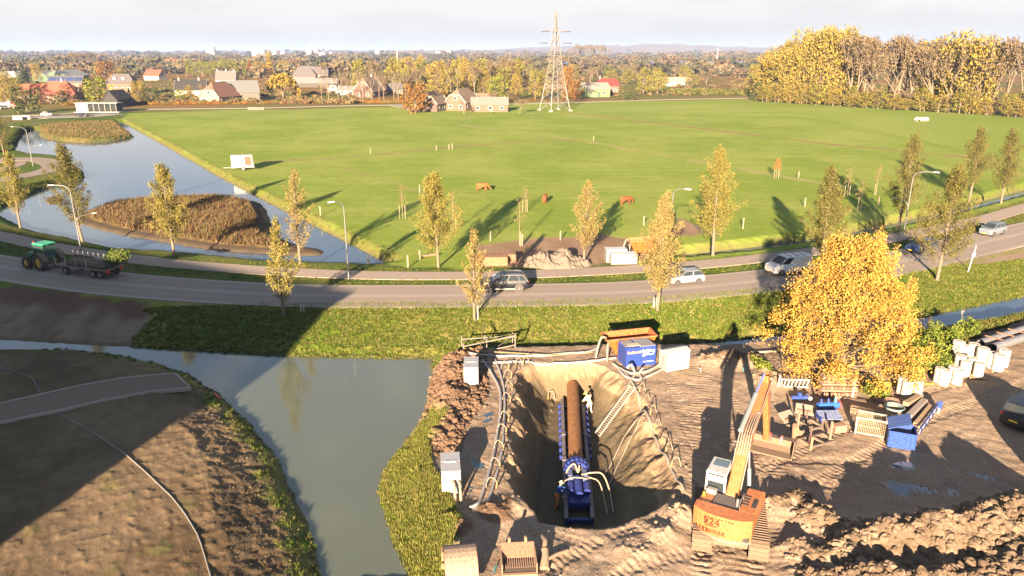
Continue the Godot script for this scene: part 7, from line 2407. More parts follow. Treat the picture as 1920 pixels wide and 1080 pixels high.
# ---------------------------------------------------------------- buildings, pylon, posts
# a gabled house: ridge along x; hip > 0 clips the gable tops
func house(called: String, label: String, category: String, at: Vector3, turn: float, d: Dictionary) -> Node3D:
	var t := thing(called, label, category, at, turn, d.get("group", ""))
	var l: float = d.l * 0.86
	var w: float = d.w * 0.86
	var e: float = d.eave * 0.86
	var r: float = d.ridge * 0.86
	var hip: float = d.get("hip", 0.0)
	var wall: Material = d.get("wall", mat(0.198, 0.121, 0.083, 0.9, 0.0, 0.3))
	var m := MB.new()
	var hl := l * 0.5
	var hw := w * 0.5
	m.box(Vector3(0, e * 0.5 - 0.15, 0), Vector3(l, e + 0.3, w))
	var hy := lerpf(e, r, 1.0 - hip)
	for s in [-1.0, 1.0]:
		if hip < 1.0:
			var k := 1.0 - hip
			m.face([Vector3(s * hl, e, -hw), Vector3(s * hl, e, hw), Vector3(s * hl, hy, hw * (1.0 - k)), Vector3(s * hl, hy, -hw * (1.0 - k))], Vector3(s, 0, 0))
	obj("wall", m.done(), wall, t)
	var ro := MB.new()
	var o := 0.35
	var hx := hl + o - hip * hw * 1.1
	for s in [-1.0, 1.0]:
		var q := [Vector3(-hl - o, e - o * 0.5, s * (hw + o)), Vector3(hl + o, e - o * 0.5, s * (hw + o)), Vector3(hl + o, hy, s * (hw + o) * hip), Vector3(hx, r, 0), Vector3(-hx, r, 0), Vector3(-hl - o, hy, s * (hw + o) * hip)]
		ro.face(q, Vector3(0, 1, s))
		var under := []
		for p in q:
			under.append(p - Vector3(0, 0.16, 0))
		ro.face(under, Vector3(0, -1, -s))
		ro.face([q[0], q[1], under[1], under[0]], Vector3(0, 0, s))
		for k in 2:
			var a: int = [1, 5][k]
			var b: int = [2, 0][k]
			ro.face([q[a], q[b], under[b], under[a]], Vector3(1 if k == 0 else -1, 0, 0))
		if hip > 0.0:
			ro.face([Vector3(s * (hl + o), hy, -(hw + o) * hip), Vector3(s * (hl + o), hy, (hw + o) * hip), Vector3(s * hx, r, 0)], Vector3(s, 0.6, 0))
		else:
			ro.face([q[2], q[3], under[3], under[2]], Vector3(1, 0, 0))
	obj("roof", ro.done(), d.roof, t)
	if d.has("barge"):
		for s in [-1.0, 1.0]:
			for z in [-1.0, 1.0]:
				var b := MB.new()
				b.bar(Vector3(s * (hl + o + 0.05), e - o * 0.5, z * (hw + o)), Vector3(s * (hl + o + 0.05), hy, z * (hw + o) * hip), 0.1, 0.34)
				obj("bargeboard", b.done(), d.barge, t)
			if hip > 0.0:
				obj("bargeboard", boxm(Vector3(s * (hl + o + 0.05), hy, 0), Vector3(0.1, 0.3, (hw + o) * 2.0 * hip)), d.barge, t)
	for c in d.get("chimneys", []):
		obj("chimney", boxm(Vector3(c * hl, r + 0.4, 0.0), Vector3(0.8, 1.6, 0.8), 0.05), d.get("stack", mat(0.33, 0.303, 0.275, 0.8)), t)
	# windows with frames on the two long walls and the gables
	var glass := mat(0.03, 0.035, 0.04, 0.1)
	var frame := mat(0.385, 0.374, 0.352, 0.6)
	var n: int = d.get("windows", 3)
	for s in [-1, 1]:
		for i in n:
			var x := lerpf(-hl, hl, (i + 0.5) / n)
			var f := obj("window", boxm(Vector3(x, e * 0.52, s * (hw + 0.02)), Vector3(1.5, 1.3, 0.09)), frame, t)
			obj("pane", boxm(Vector3(x, e * 0.52, s * (hw + 0.07)), Vector3(1.2, 1.0, 0.03)), glass, f)
		for i in d.get("gable_windows", 1):
			var f := obj("window", boxm(Vector3(s * (hl + 0.02), e * 0.5 if i else lerpf(e, r, 0.3), 0 if i == 0 else hw * 0.5 * (1 if i == 1 else -1)), Vector3(0.09, 1.3, 1.6)), frame, t)
			obj("pane", boxm(Vector3(s * (hl + 0.07), e * 0.5 if i else lerpf(e, r, 0.3), 0 if i == 0 else hw * 0.5 * (1 if i == 1 else -1)), Vector3(0.03, 1.0, 1.3)), glass, f)
	if n > 0:
		var dr := obj("door", boxm(Vector3(hl * 0.1, 1.05, hw + 0.03), Vector3(1.0, 2.1, 0.08)), mat(0.06, 0.10, 0.08, 0.5), t)
		obj("handle", boxm(Vector3(hl * 0.1 + 0.38, 1.05, hw + 0.09), Vector3(0.1, 0.05, 0.05)), frame, dr)
	for k in d.get("dormers", []):
		obj("dormer", boxm(Vector3(k * hl, lerpf(e, r, 0.5), hw * 0.55), Vector3(1.6, 1.2, 1.4), 0.05), frame, t)
	for k in d.get("panels", 0):
		var slope := atan2(r - e, hw)
		obj("solar_panel", boxm(Vector3(lerpf(-hl, hl, (k + 0.5) / d.panels), lerpf(e, r, 0.5) + 0.12, hw * 0.5), Vector3(l / d.panels * 0.9, 0.06, hw * 0.8), 0.0, Basis(Vector3.RIGHT, slope)), mat(0.03, 0.045, 0.10, 0.15), t)
	return t


func village() -> void:
	var red := mat(0.24, 0.065, 0.035, 0.8, 0.0, 0.4)
	var dark := mat(0.085, 0.075, 0.075, 0.8, 0.0, 0.4)
	var brown := mat(0.11, 0.074, 0.055, 0.9, 0.0, 0.4)
	var thatch := mat(0.149, 0.105, 0.072, 0.95, 0.0, 0.4)
	var brick := mat(0.15, 0.095, 0.07, 0.9, 0.0, 0.4)
	var white := mat(0.26, 0.245, 0.225, 0.8)
	var black := mat(0.02, 0.019, 0.018, 0.8)
	var grey := mat(0.15, 0.15, 0.15, 0.6, 0.0, 0.3)
	var green := mat(0.121, 0.182, 0.094, 0.8, 0.0, 0.3)
	var pale := mat(0.2, 0.205, 0.19, 0.5, 0.0, 0.3)
	var g := func(p: Vector3) -> Vector3: return p + Vector3(0, -0.14, 0)
	house("red_roofed_house", "large house with bright red tiled hipped roof behind the glass pavilion", "house", g.call(Vector3(-218.79, 0, -367.92)), 0.1, {"l": 21.0, "w": 13.0, "eave": 4.2, "ridge": 11.2, "hip": 0.9, "roof": red, "windows": 5, "chimneys": [0.2]})
	house("red_roofed_annex", "lower red-roofed wing left of the large red house", "house", g.call(Vector3(-239.19, 0, -380.42)), 0.1, {"l": 13.0, "w": 9.0, "eave": 3.8, "ridge": 9.0, "roof": red, "windows": 3})
	house("brick_house", "brick house with dark slate roof and two skylights near the willow-green tree", "house", g.call(Vector3(-221.6, 0, -434.42)), 0.0, {"l": 16.0, "w": 10.0, "eave": 7.2, "ridge": 13.0, "hip": 0.6, "roof": dark, "wall": brick, "windows": 4, "dormers": [-0.4, 0.3]})
	house("black_barn", "black weatherboard barn between the round green tree and the small shed", "barn", g.call(Vector3(-172.53, 0, -331.48)), 1.4, {"l": 11.0, "w": 8.0, "eave": 4.0, "ridge": 8.5, "roof": black, "wall": black, "windows": 0, "gable_windows": 0})
	house("small_dark_shed", "small dark open-fronted shed right of the black barn", "shed", g.call(Vector3(-172.14, 0, -338.19)), 1.5, {"l": 6.0, "w": 6.0, "eave": 2.4, "ridge": 5.2, "roof": mat(0.088, 0.072, 0.061, 0.9), "wall": black, "barge": brown, "windows": 0})
	house("brick_lean_to", "low brick outbuilding in front of the dark slate roofed house", "outbuilding", g.call(Vector3(-198.05, 0, -384.78)), 0.0, {"l": 9.0, "w": 6.0, "eave": 2.8, "ridge": 6.5, "roof": thatch, "wall": brick, "windows": 2})
	house("green_barn", "left one of two green barns with a pale roof", "barn", g.call(Vector3(-377.84, 0, -627.2)), 1.35, {"l": 26.0, "w": 17.0, "eave": 5.0, "ridge": 9.5, "roof": pale, "wall": mat(0.06, 0.10, 0.06, 0.8), "windows": 0, "gable_windows": 0})
	house("green_barn", "right one of two green barns with a pale roof", "barn", g.call(Vector3(-364.26, 0, -627.2)), 1.35, {"l": 28.0, "w": 24.0, "eave": 5.5, "ridge": 10.5, "roof": pale, "wall": mat(0.06, 0.10, 0.06, 0.8), "windows": 0, "gable_windows": 0})
	house("dark_bungalow", "long bungalow with dark solar roof before the green barns", "house", g.call(Vector3(-308.22, 0, -529.57)), 0.05, {"l": 27.0, "w": 10.0, "eave": 3.2, "ridge": 8.5, "roof": dark, "panels": 4, "windows": 4})
	house("grey_shed", "pale blue-grey shed roof beside the dark conifer", "shed", g.call(Vector3(-461.94, 0, -704.9)), 0.0, {"l": 30.0, "w": 16.0, "eave": 4.0, "ridge": 7.0, "roof": mat(0.231, 0.259, 0.286, 0.5), "wall": grey, "windows": 0})
	house("long_dark_hall", "long hall with blue-black roof in front of the brown wood", "hall", g.call(Vector3(-612.95, 0, -1050.23)), 0.0, {"l": 50.0, "w": 24.0, "eave": 6.0, "ridge": 11.0, "roof": mat(0.05, 0.06, 0.09, 0.6), "wall": brick, "windows": 0})
	house("white_house", "white house with black glazed roof and two white chimneys", "house", g.call(Vector3(-177.78, 0, -423.51)), 0.12, {"l": 19.0, "w": 11.0, "eave": 3.6, "ridge": 9.6, "roof": black, "wall": white, "barge": white, "chimneys": [-0.8, 0.5], "stack": white, "windows": 3})
	house("low_farmhouse", "low farmhouse with red-brown hipped roof and pale brick gable", "farmhouse", g.call(Vector3(-139.87, 0, -363.92)), 1.25, {"l": 18.0, "w": 13.0, "eave": 3.4, "ridge": 11.0, "hip": 0.55, "roof": mat(0.176, 0.088, 0.061, 0.9, 0.0, 0.4), "wall": mat(0.275, 0.209, 0.149, 0.9, 0.0, 0.4), "barge": white, "windows": 3, "gable_windows": 3})
	house("open_barn", "barn with wide pale panel roof and dark open front", "barn", g.call(Vector3(-134.42, 0, -376.16)), 0.45, {"l": 19.0, "w": 15.0, "eave": 5.4, "ridge": 11.2, "roof": mat(0.15, 0.155, 0.15, 0.5, 0.0, 0.3), "wall": mat(0.10, 0.10, 0.08, 0.8), "barge": grey, "windows": 0, "gable_windows": 0})
	house("grey_roofed_villa", "villa with grey roof and white chimneys behind the white house", "house", g.call(Vector3(-194.46, 0, -521.44)), 0.15, {"l": 15.0, "w": 11.0, "eave": 6.0, "ridge": 12.5, "roof": mat(0.121, 0.11, 0.105, 0.85, 0.0, 0.4), "wall": white, "chimneys": [-0.85, 0.0, 0.8], "stack": white})
	house("orange_roofed_farm", "distant farm with orange-red roof on the green strip", "farmhouse", g.call(Vector3(-521.46, 0, -1196.11)), 0.5, {"l": 36.0, "w": 18.0, "eave": 4.5, "ridge": 14.0, "roof": mat(0.303, 0.094, 0.05, 0.8), "wall": brick, "windows": 3})
	house("pale_long_shed", "long shed with pale roof beyond the yellow column-shaped tree", "shed", g.call(Vector3(-359.27, 0, -1388.66)), 0.1, {"l": 60.0, "w": 24.0, "eave": 5.0, "ridge": 11.0, "roof": pale, "wall": grey, "windows": 0})
	house("dark_roofed_house", "house with dark hipped roof left of the long grey barns", "house", g.call(Vector3(-175.83, 0, -651.14)), 0.1, {"l": 22.0, "w": 14.0, "eave": 4.2, "ridge": 13.5, "hip": 0.9, "roof": dark, "wall": brick, "windows": 4})
	house("dark_gabled_house", "dark gabled house in front of the long grey barn roof", "house", g.call(Vector3(-172.41, 0, -690.65)), 0.1, {"l": 16.0, "w": 12.0, "eave": 4.0, "ridge": 12.0, "hip": 0.4, "roof": dark, "wall": white, "windows": 3})
	house("long_grey_barn", "very long grey barn roof behind the dark-roofed houses", "barn", g.call(Vector3(-186.07, 0, -785.84)), 0.05, {"l": 66.0, "w": 26.0, "eave": 5.0, "ridge": 10.0, "roof": mat(0.187, 0.187, 0.193, 0.7), "wall": grey, "windows": 0})
	house("open_cart_shed", "grey open cart shed behind the bare avenue trees", "shed", g.call(Vector3(-134.26, 0, -521.44)), 0.02, {"l": 36.0, "w": 11.0, "eave": 3.6, "ridge": 7.0, "roof": mat(0.154, 0.143, 0.138, 0.85), "wall": mat(0.06, 0.055, 0.05, 0.9), "windows": 0})
	house("white_garage", "small grey garage with white arched door", "garage", g.call(Vector3(-103.83, 0, -445.89)), 1.55, {"l": 9.0, "w": 7.5, "eave": 3.2, "ridge": 6.0, "hip": 0.4, "roof": grey, "wall": grey, "barge": white, "windows": 0})
	house("low_side_house", "low white side house left of the brown-roofed farmhouse", "house", g.call(Vector3(-92.71, 0, -428.9)), 0.02, {"l": 11.0, "w": 7.0, "eave": 2.8, "ridge": 5.6, "roof": grey, "wall": white, "windows": 2})
	house("brown_farmhouse", "brown-roofed brick farmhouse with white bargeboards among bare trees", "farmhouse", g.call(Vector3(-76.83, 0, -408.12)), 1.3, {"l": 17.0, "w": 13.0, "eave": 3.6, "ridge": 12.0, "hip": 0.35, "roof": thatch, "wall": brick, "barge": mat(0.33, 0.275, 0.231, 0.8), "chimneys": [0.6], "windows": 3, "gable_windows": 3})
	house("garden_house", "small dark house with orange wall half hidden in the orchard trees", "house", g.call(Vector3(-67.06, 0, -434.42)), 0.3, {"l": 10.0, "w": 8.0, "eave": 3.0, "ridge": 7.0, "roof": dark, "wall": mat(0.275, 0.11, 0.05, 0.9)})
	house("dark_cottage", "dark brick cottage with white bargeboards beside the orange oak", "cottage", g.call(Vector3(-32.18, 0, -309.92)), 1.22, {"l": 12.0, "w": 9.5, "eave": 3.6, "ridge": 9.2, "hip": 0.45, "roof": thatch, "wall": mat(0.10, 0.07, 0.06, 0.9, 0.0, 0.4), "barge": white, "gable_windows": 1, "windows": 2})
	house("main_farmhouse", "main brick farmhouse with grey-brown thatch and white gable trim near the pylon", "farmhouse", g.call(Vector3(-20.51, 0, -315.79)), 1.15, {"l": 15.0, "w": 11.0, "eave": 3.8, "ridge": 10.2, "hip": 0.45, "roof": thatch, "wall": brick, "barge": white, "windows": 3, "gable_windows": 3})
	house("brick_barn", "low pink brick barn with grey roof adjoining the main farmhouse", "barn", g.call(Vector3(-9.11, 0, -307.06)), 0.05, {"l": 17.0, "w": 8.0, "eave": 3.6, "ridge": 6.6, "roof": mat(0.182, 0.154, 0.132, 0.9, 0.0, 0.4), "wall": brick, "windows": 3})
	house("brick_stable", "small brick stable behind the low pink barn", "stable", g.call(Vector3(-13.89, 0, -328.22)), 0.05, {"l": 12.0, "w": 7.0, "eave": 3.8, "ridge": 7.0, "roof": thatch, "wall": brick, "windows": 2})
	house("white_hall", "white hall roof far beyond the brown wood", "hall", g.call(Vector3(-352.44, 0, -3165.42)), 0.1, {"l": 54.0, "w": 30.0, "eave": 10.0, "ridge": 18.0, "roof": white, "wall": white, "windows": 0})
	house("dark_roofed_barn", "barn with dark roof and pale wall left of the pylon", "barn", g.call(Vector3(-4.82, 0, -865.16)), 0.15, {"l": 46.0, "w": 22.0, "eave": 6.0, "ridge": 14.0, "hip": 0.5, "roof": mat(0.12, 0.10, 0.085, 0.8), "wall": white, "windows": 0})
	house("white_gable_shed", "tiny white gabled shed just left of the pylon", "shed", g.call(Vector3(14.1, 0, -843.87)), 0.8, {"l": 9.0, "w": 9.0, "eave": 5.0, "ridge": 9.0, "roof": white, "wall": white, "windows": 0})
	house("blue_roofed_barn", "barn with blue solar roof and white gable right of the pylon", "barn", g.call(Vector3(68.63, 0, -865.16)), 0.35, {"l": 34.0, "w": 18.0, "eave": 5.5, "ridge": 13.5, "roof": mat(0.055, 0.077, 0.154, 0.4), "barge": white, "wall": brown, "windows": 0, "panels": 4})
	house("green_shed", "pale green shed with grey roof right of the pylon", "shed", g.call(Vector3(44.15, 0, -408.12)), 0.35, {"l": 17.0, "w": 10.0, "eave": 5.0, "ridge": 8.6, "roof": mat(0.176, 0.16, 0.143, 0.9), "wall": green, "windows": 2, "barge": mat(0.193, 0.231, 0.165)})
	house("maroon_roofed_house", "house with maroon roof and white chimney behind the pale green shed", "house", g.call(Vector3(52.92, 0, -423.51)), 0.15, {"l": 13.0, "w": 9.0, "eave": 6.2, "ridge": 10.5, "hip": 0.4, "roof": mat(0.132, 0.022, 0.019, 0.8), "wall": brick, "chimneys": [-0.8], "stack": white})
	house("pale_nursery_shed", "pale nursery shed by the hedge right of the maroon roof", "shed", g.call(Vector3(116.64, 0, -537.96)), 0.1, {"l": 22.0, "w": 10.0, "eave": 3.5, "ridge": 7.0, "roof": mat(0.275, 0.198, 0.154, 0.9), "wall": mat(0.248, 0.275, 0.286, 0.7), "windows": 2})
	for i in 5:
		house("nursery_hall", ["dark nursery hall with white gables, west end of the row", "dark nursery hall second from the west end of the row", "dark nursery hall in the middle of the row", "dark nursery hall with bluish roof, second from the wood", "dark nursery hall at the row's end next to the wood"][i], "greenhouse", g.call(Vector3(220.87, 0, -1196.11)) + Vector3(i * 66.0, 0, 0), 0.03, {"l": 60.0, "w": 30.0, "eave": 5.0, "ridge": 11.0, "roof": mat(0.10, 0.10, 0.13, 0.5) if i != 3 else mat(0.066, 0.094, 0.149, 0.4), "wall": mat(0.138, 0.039, 0.033, 0.9), "barge": white, "windows": 0, "group": "dark nursery halls in a row before the hills"})
	var k_house := 0
	for e in [[Vector3(-923.07, 0, -1446.83), "light distant house amid the orchards at the far west"], [Vector3(-303.5, 0, -651.14), "small brown distant house beyond the white house"], [Vector3(-774, 0, -1654.57), "low white distant house on the green strip past the orchards"], [Vector3(-526.4, 0, -804.28), "low red distant house by the yellow trees at the west edge"], [Vector3(-808.4, 0, -1654.57), "dark distant house below the far brown wood"], [Vector3(-233.03, 0, -1118.47), "small grey distant house beyond the grey barns"], [Vector3(-189.72, 0, -1050.23), "white-gabled distant house at the edge of the brown wood"], [Vector3(-32.11, 0, -2319.35), "grey long distant house beyond the dark-roofed barn"], [Vector3(269.47, 0, -1654.57), "small pale distant house before the bare poplar grove"], [Vector3(256.34, 0, -1118.47), "low brown distant house in front of the nursery halls"], [Vector3(44.59, 0, -1285.26), "cream distant house just left of the pylon top"], [Vector3(-254.18, 0, -1931.56), "grey flat distant house beyond the tall brown wood"]]:
		k_house += 1
		house("distant_house", e[1], "house", g.call(e[0]), 0.4 * sin(k_house * 2.0), {"l": 18.0, "w": 11.0, "eave": 4.5, "ridge": 10.0, "roof": [dark, brown, red][k_house % 3], "wall": [white, brick][k_house % 2]})
	# glass pavilion by the junction
	var p := thing("glass_pavilion", "white pavilion with glass front beside the far junction", "pavilion", g.call(Vector3(-164.51, 0, -301.5)), 0.03)
	obj("platform", boxm(Vector3(0, 0.2, 0), Vector3(17.5, 0.4, 6.0)), mat(0.275, 0.264, 0.248, 0.8), p)
	obj("roof", boxm(Vector3(0, 3.7, 0), Vector3(16.6, 0.3, 5.4), 0.05), white, p)
	obj("wall", boxm(Vector3(-5.8, 2.0, 0), Vector3(4.4, 3.1, 4.6)), white, p)
	obj("rear_wall", boxm(Vector3(2.2, 2.0, -2.2), Vector3(11.6, 3.1, 0.15)), grey, p)
	for i in 6:
		obj("mullion", boxm(Vector3(-3.4 + i * 2.2, 2.0, 2.3), Vector3(0.15, 3.1, 0.15)), white, p)
		if i < 5:
			obj("pane", boxm(Vector3(-2.3 + i * 2.2, 2.0, 2.28), Vector3(2.0, 2.9, 0.04)), mat(0.02, 0.026, 0.024, 0.1), p)
	for k in 2:
		tag(obj("white_board", boxm(Vector3(0, 0.7, 0), Vector3(3.4 if k == 0 else 2.6, 1.4, 0.12)), white, null, g.call(Vector3(-175.77, 0, -267.45) if k == 0 else Vector3(-173.91, 0, -269.63))), ["longer white board standing on the verge at the far junction", "shorter white board standing on the verge at the far junction"][k], "board")
	# towers of the town on the horizon
	var towers := [[Vector3(-1130.35, 40.04, -2900), 30.02, "lone broad white tower block standing clear of the others"], [Vector3(-1000.77, 32.77, -3000), 16.56, "short white tower block, west one of the cluster left of the yellow column tree"], [Vector3(-1000.42, 34.93, -3050), 14.73, "middle white tower block of the cluster left of the yellow column tree"], [Vector3(-969.55, 34.74, -3000), 16.56, "pink-white tower block, east one of the cluster left of the yellow column tree"], [Vector3(-953.33, 29.03, -3100), 17.12, "low pale block just right of the yellow column tree"], [Vector3(-919.72, 22.93, -3100), 17.12, "low white block between the two tower clusters"], [Vector3(-791.26, 40.63, -3000), 18.63, "tallest pale tower block of the eastern cluster"], [Vector3(-790.08, 36.93, -3050), 10.52, "slim tower block in the eastern cluster"], [Vector3(-762.34, 40.63, -3000), 16.56, "wide tower block at the end of the eastern cluster"], [Vector3(-558.12, 31.33, -3200), 17.67, "small pale tower beyond the brown wood"], [Vector3(-270.6, 35.92, -3300), 15.94, "white tower block on the horizon above the orange oak"], [Vector3(-318.76, 22.93, -3300), 18.22, "low white block on the horizon"], [Vector3(-739.26, 18.98, -3000), 24.84, "low white building beside the eastern tower cluster"], [Vector3(-481.45, 18.85, -3100), 21.39, "low white building at the foot of the slender mast"], [Vector3(-703.91, 20.96, -3000), 10.35, "thin pale tower right of the eastern cluster"]]
	for w in towers:
		var top: Vector3 = w[0]
		var wid: float = w[1]
		var t := thing("tower_block", w[2], "tower block", Vector3(top.x, -0.14, top.z), 0.1, "tower blocks of the town on the horizon")
		var h := top.y + 0.14
		obj("wall", boxm(Vector3(0, h / 2, 0), Vector3(wid, h, wid * 0.6)), [mat(0.33, 0.303, 0.275, 0.8), mat(0.341, 0.275, 0.248, 0.8)][int(wid) % 2], t)
		for k in int(h / 6.0):
			obj("window_band", boxm(Vector3(0, 4.0 + k * 6.0, wid * 0.302), Vector3(wid * 0.9, 1.8, 0.3)), mat(0.121, 0.121, 0.132, 0.4), t)
		obj("roof_box", boxm(Vector3(wid * 0.1, h + 1.5, 0), Vector3(wid * 0.3, 3.0, wid * 0.3)), grey, t)
	for e in [[Vector3(-133.9, 27.65, -900), 1.0, "slender white mast beyond the brown wood"], [Vector3(425.49, 30.27, -1600), 1.7, "slender white mast behind the nursery halls"], [Vector3(-779.45, 58.27, -3000), 1.6, "thin aerial mast among the eastern tower cluster"]]:
		var top: Vector3 = e[0]
		tag(obj("mast", cylm(Vector3(0, 0, 0), Vector3(0, top.y, 0), e[1], e[1] * 0.5, 8), white, null, Vector3(top.x, -0.14, top.z)), e[2], "mast")
	for e in [[Vector3(917.05, 74.04, -6500), 17.9, "white tower just showing above the wooded hill, west one"], [Vector3(1006.94, 65.54, -6500), 31.4, "low pale building on top of the wooded hill"], [Vector3(1123.31, 41.96, -5800), 56.0, "pale block with red roof on the wooded hillside"]]:
		var wid: float = e[1]
		var t := thing("hill_building", e[2], "building", e[0])
		obj("wall", boxm(Vector3(0, -20, 0), Vector3(wid, 40, 30)), mat(0.385, 0.363, 0.341, 0.8), t)
		obj("roof", boxm(Vector3(0, 1.5, 0), Vector3(wid + 2.0, 3, 32)), mat(0.275, 0.138, 0.11, 0.8), t)


func pylon() -> void:
	var t := thing("pylon", "tall white lattice pylon standing at the field edge beside the farm", "pylon", Vector3(17.51, 0, -309.92) + Vector3(0, -0.14, 0), deg_to_rad(28.0))
	var zinc := mat(0.17, 0.165, 0.155, 0.6, 0.1)
	var lv := [[0.0, 4.6], [9.0, 3.2], [10.2, 3.0], [18.0, 1.9], [26.0, 1.15], [33.0, 0.55], [38.5, 0.15]]
	for k in lv.size() - 1:
		var a = lv[k]
		var b = lv[k + 1]
		for s in 4:
			var sx := 1.0 if s in [0, 3] else -1.0
			var sz := 1.0 if s < 2 else -1.0
			var nx := 1.0 if (s + 1) % 4 in [0, 3] else -1.0
			var nz := 1.0 if (s + 1) % 4 < 2 else -1.0
			var p0 := Vector3(sx * a[1], a[0], sz * a[1])
			var p1 := Vector3(sx * b[1], b[0], sz * b[1])
			var q0 := Vector3(nx * a[1], a[0], nz * a[1])
			var q1 := Vector3(nx * b[1], b[0], nz * b[1])
			var m := MB.new()
			m.bar(p0, p1, 0.24, 0.24)
			obj("leg", m.done(), zinc, t)
			var br := MB.new()
			var n := 1 if k in [1, 5] else 2
			for i in n:
				br.bar(p0.lerp(p1, float(i) / n), q0.lerp(q1, float(i + 1) / n), 0.1, 0.1)
				br.bar(q0.lerp(q1, float(i) / n), p0.lerp(p1, float(i + 1) / n), 0.1, 0.1)
			br.bar(p1, q1, 0.12, 0.12)
			obj("bracing", br.done(), zinc, t)
	for e in [[36.4, 3.4], [30.8, 5.2], [26.4, 5.8], [21.6, 4.8]]:
		var m := MB.new()
		for s in [-1, 1]:
			m.bar(Vector3(0, e[0], 0.4), Vector3(s * e[1], e[0], 0), 0.16, 0.16)
			m.bar(Vector3(0, e[0], -0.4), Vector3(s * e[1], e[0], 0), 0.16, 0.16)
			m.bar(Vector3(0, e[0] + 1.2, 0), Vector3(s * e[1], e[0], 0), 0.14, 0.14)
		obj("cross_arm", m.done(), zinc, t)
		if e[0] < 36.0:
			for s in [-1, 1]:
				for q in [-1, 1]:
					obj("insulator", cylm(Vector3(s * e[1] * 0.95, e[0], 0), Vector3(s * e[1] * 0.95, e[0] - 0.15, q * 3.2), 0.16, 0.16, 7), mat(0.088, 0.066, 0.055, 0.4), t)
	for s in 4:
		obj("footing", boxm(Vector3(4.7 * (1 if s % 2 else -1), 0.2, 4.7 * (1 if s < 2 else -1)), Vector3(1.2, 0.7, 1.2), 0.06), mat(0.275, 0.253, 0.22, 0.9), t)


func lamp_post(label: String, at: Vector3, h: float, reach: Vector2, low_arm: Vector2) -> void:
	var t := thing("street_lamp", label, "street lamp", at, 0.0, "street lamps along the road and cycle path")
	var m := mat(0.16, 0.17, 0.17, 0.45, 0.4)
	obj("pole", cylm(Vector3(0, -0.2, 0), Vector3(0, h * 0.9, 0), 0.09, 0.055, 10), m, t)
	var q := Vector3(reach.x, 0, reach.y)
	obj("arm", tubem(smooth_line([Vector3(0, h * 0.89, 0), Vector3(0, h * 0.95, 0) + q * 0.1, Vector3(0, h * 0.99, 0) + q * 0.45, Vector3(0, h, 0) + q], 5), 0.05, 7), m, t)
	obj("lamp_head", boxm(Vector3(0, h, 0) + q * 1.15, Vector3(0.75, 0.14, 0.3), 0.05, Basis(Vector3.UP, atan2(-reach.y, reach.x))), mat(0.396, 0.396, 0.385, 0.3), t)
	if low_arm != Vector2.ZERO:
		var w := Vector3(low_arm.x, 0, low_arm.y)
		obj("arm", tubem(smooth_line([Vector3(0, h * 0.45, 0), Vector3(0, h * 0.52, 0) + w * 0.3, Vector3(0, h * 0.55, 0) + w], 5), 0.04, 6), m, t)
		obj("lamp_head", boxm(Vector3(0, h * 0.55, 0) + w * 1.1, Vector3(0.6, 0.1, 0.24), 0.04, Basis(Vector3.UP, atan2(-low_arm.y, low_arm.x))), mat(0.396, 0.396, 0.385, 0.3), t)


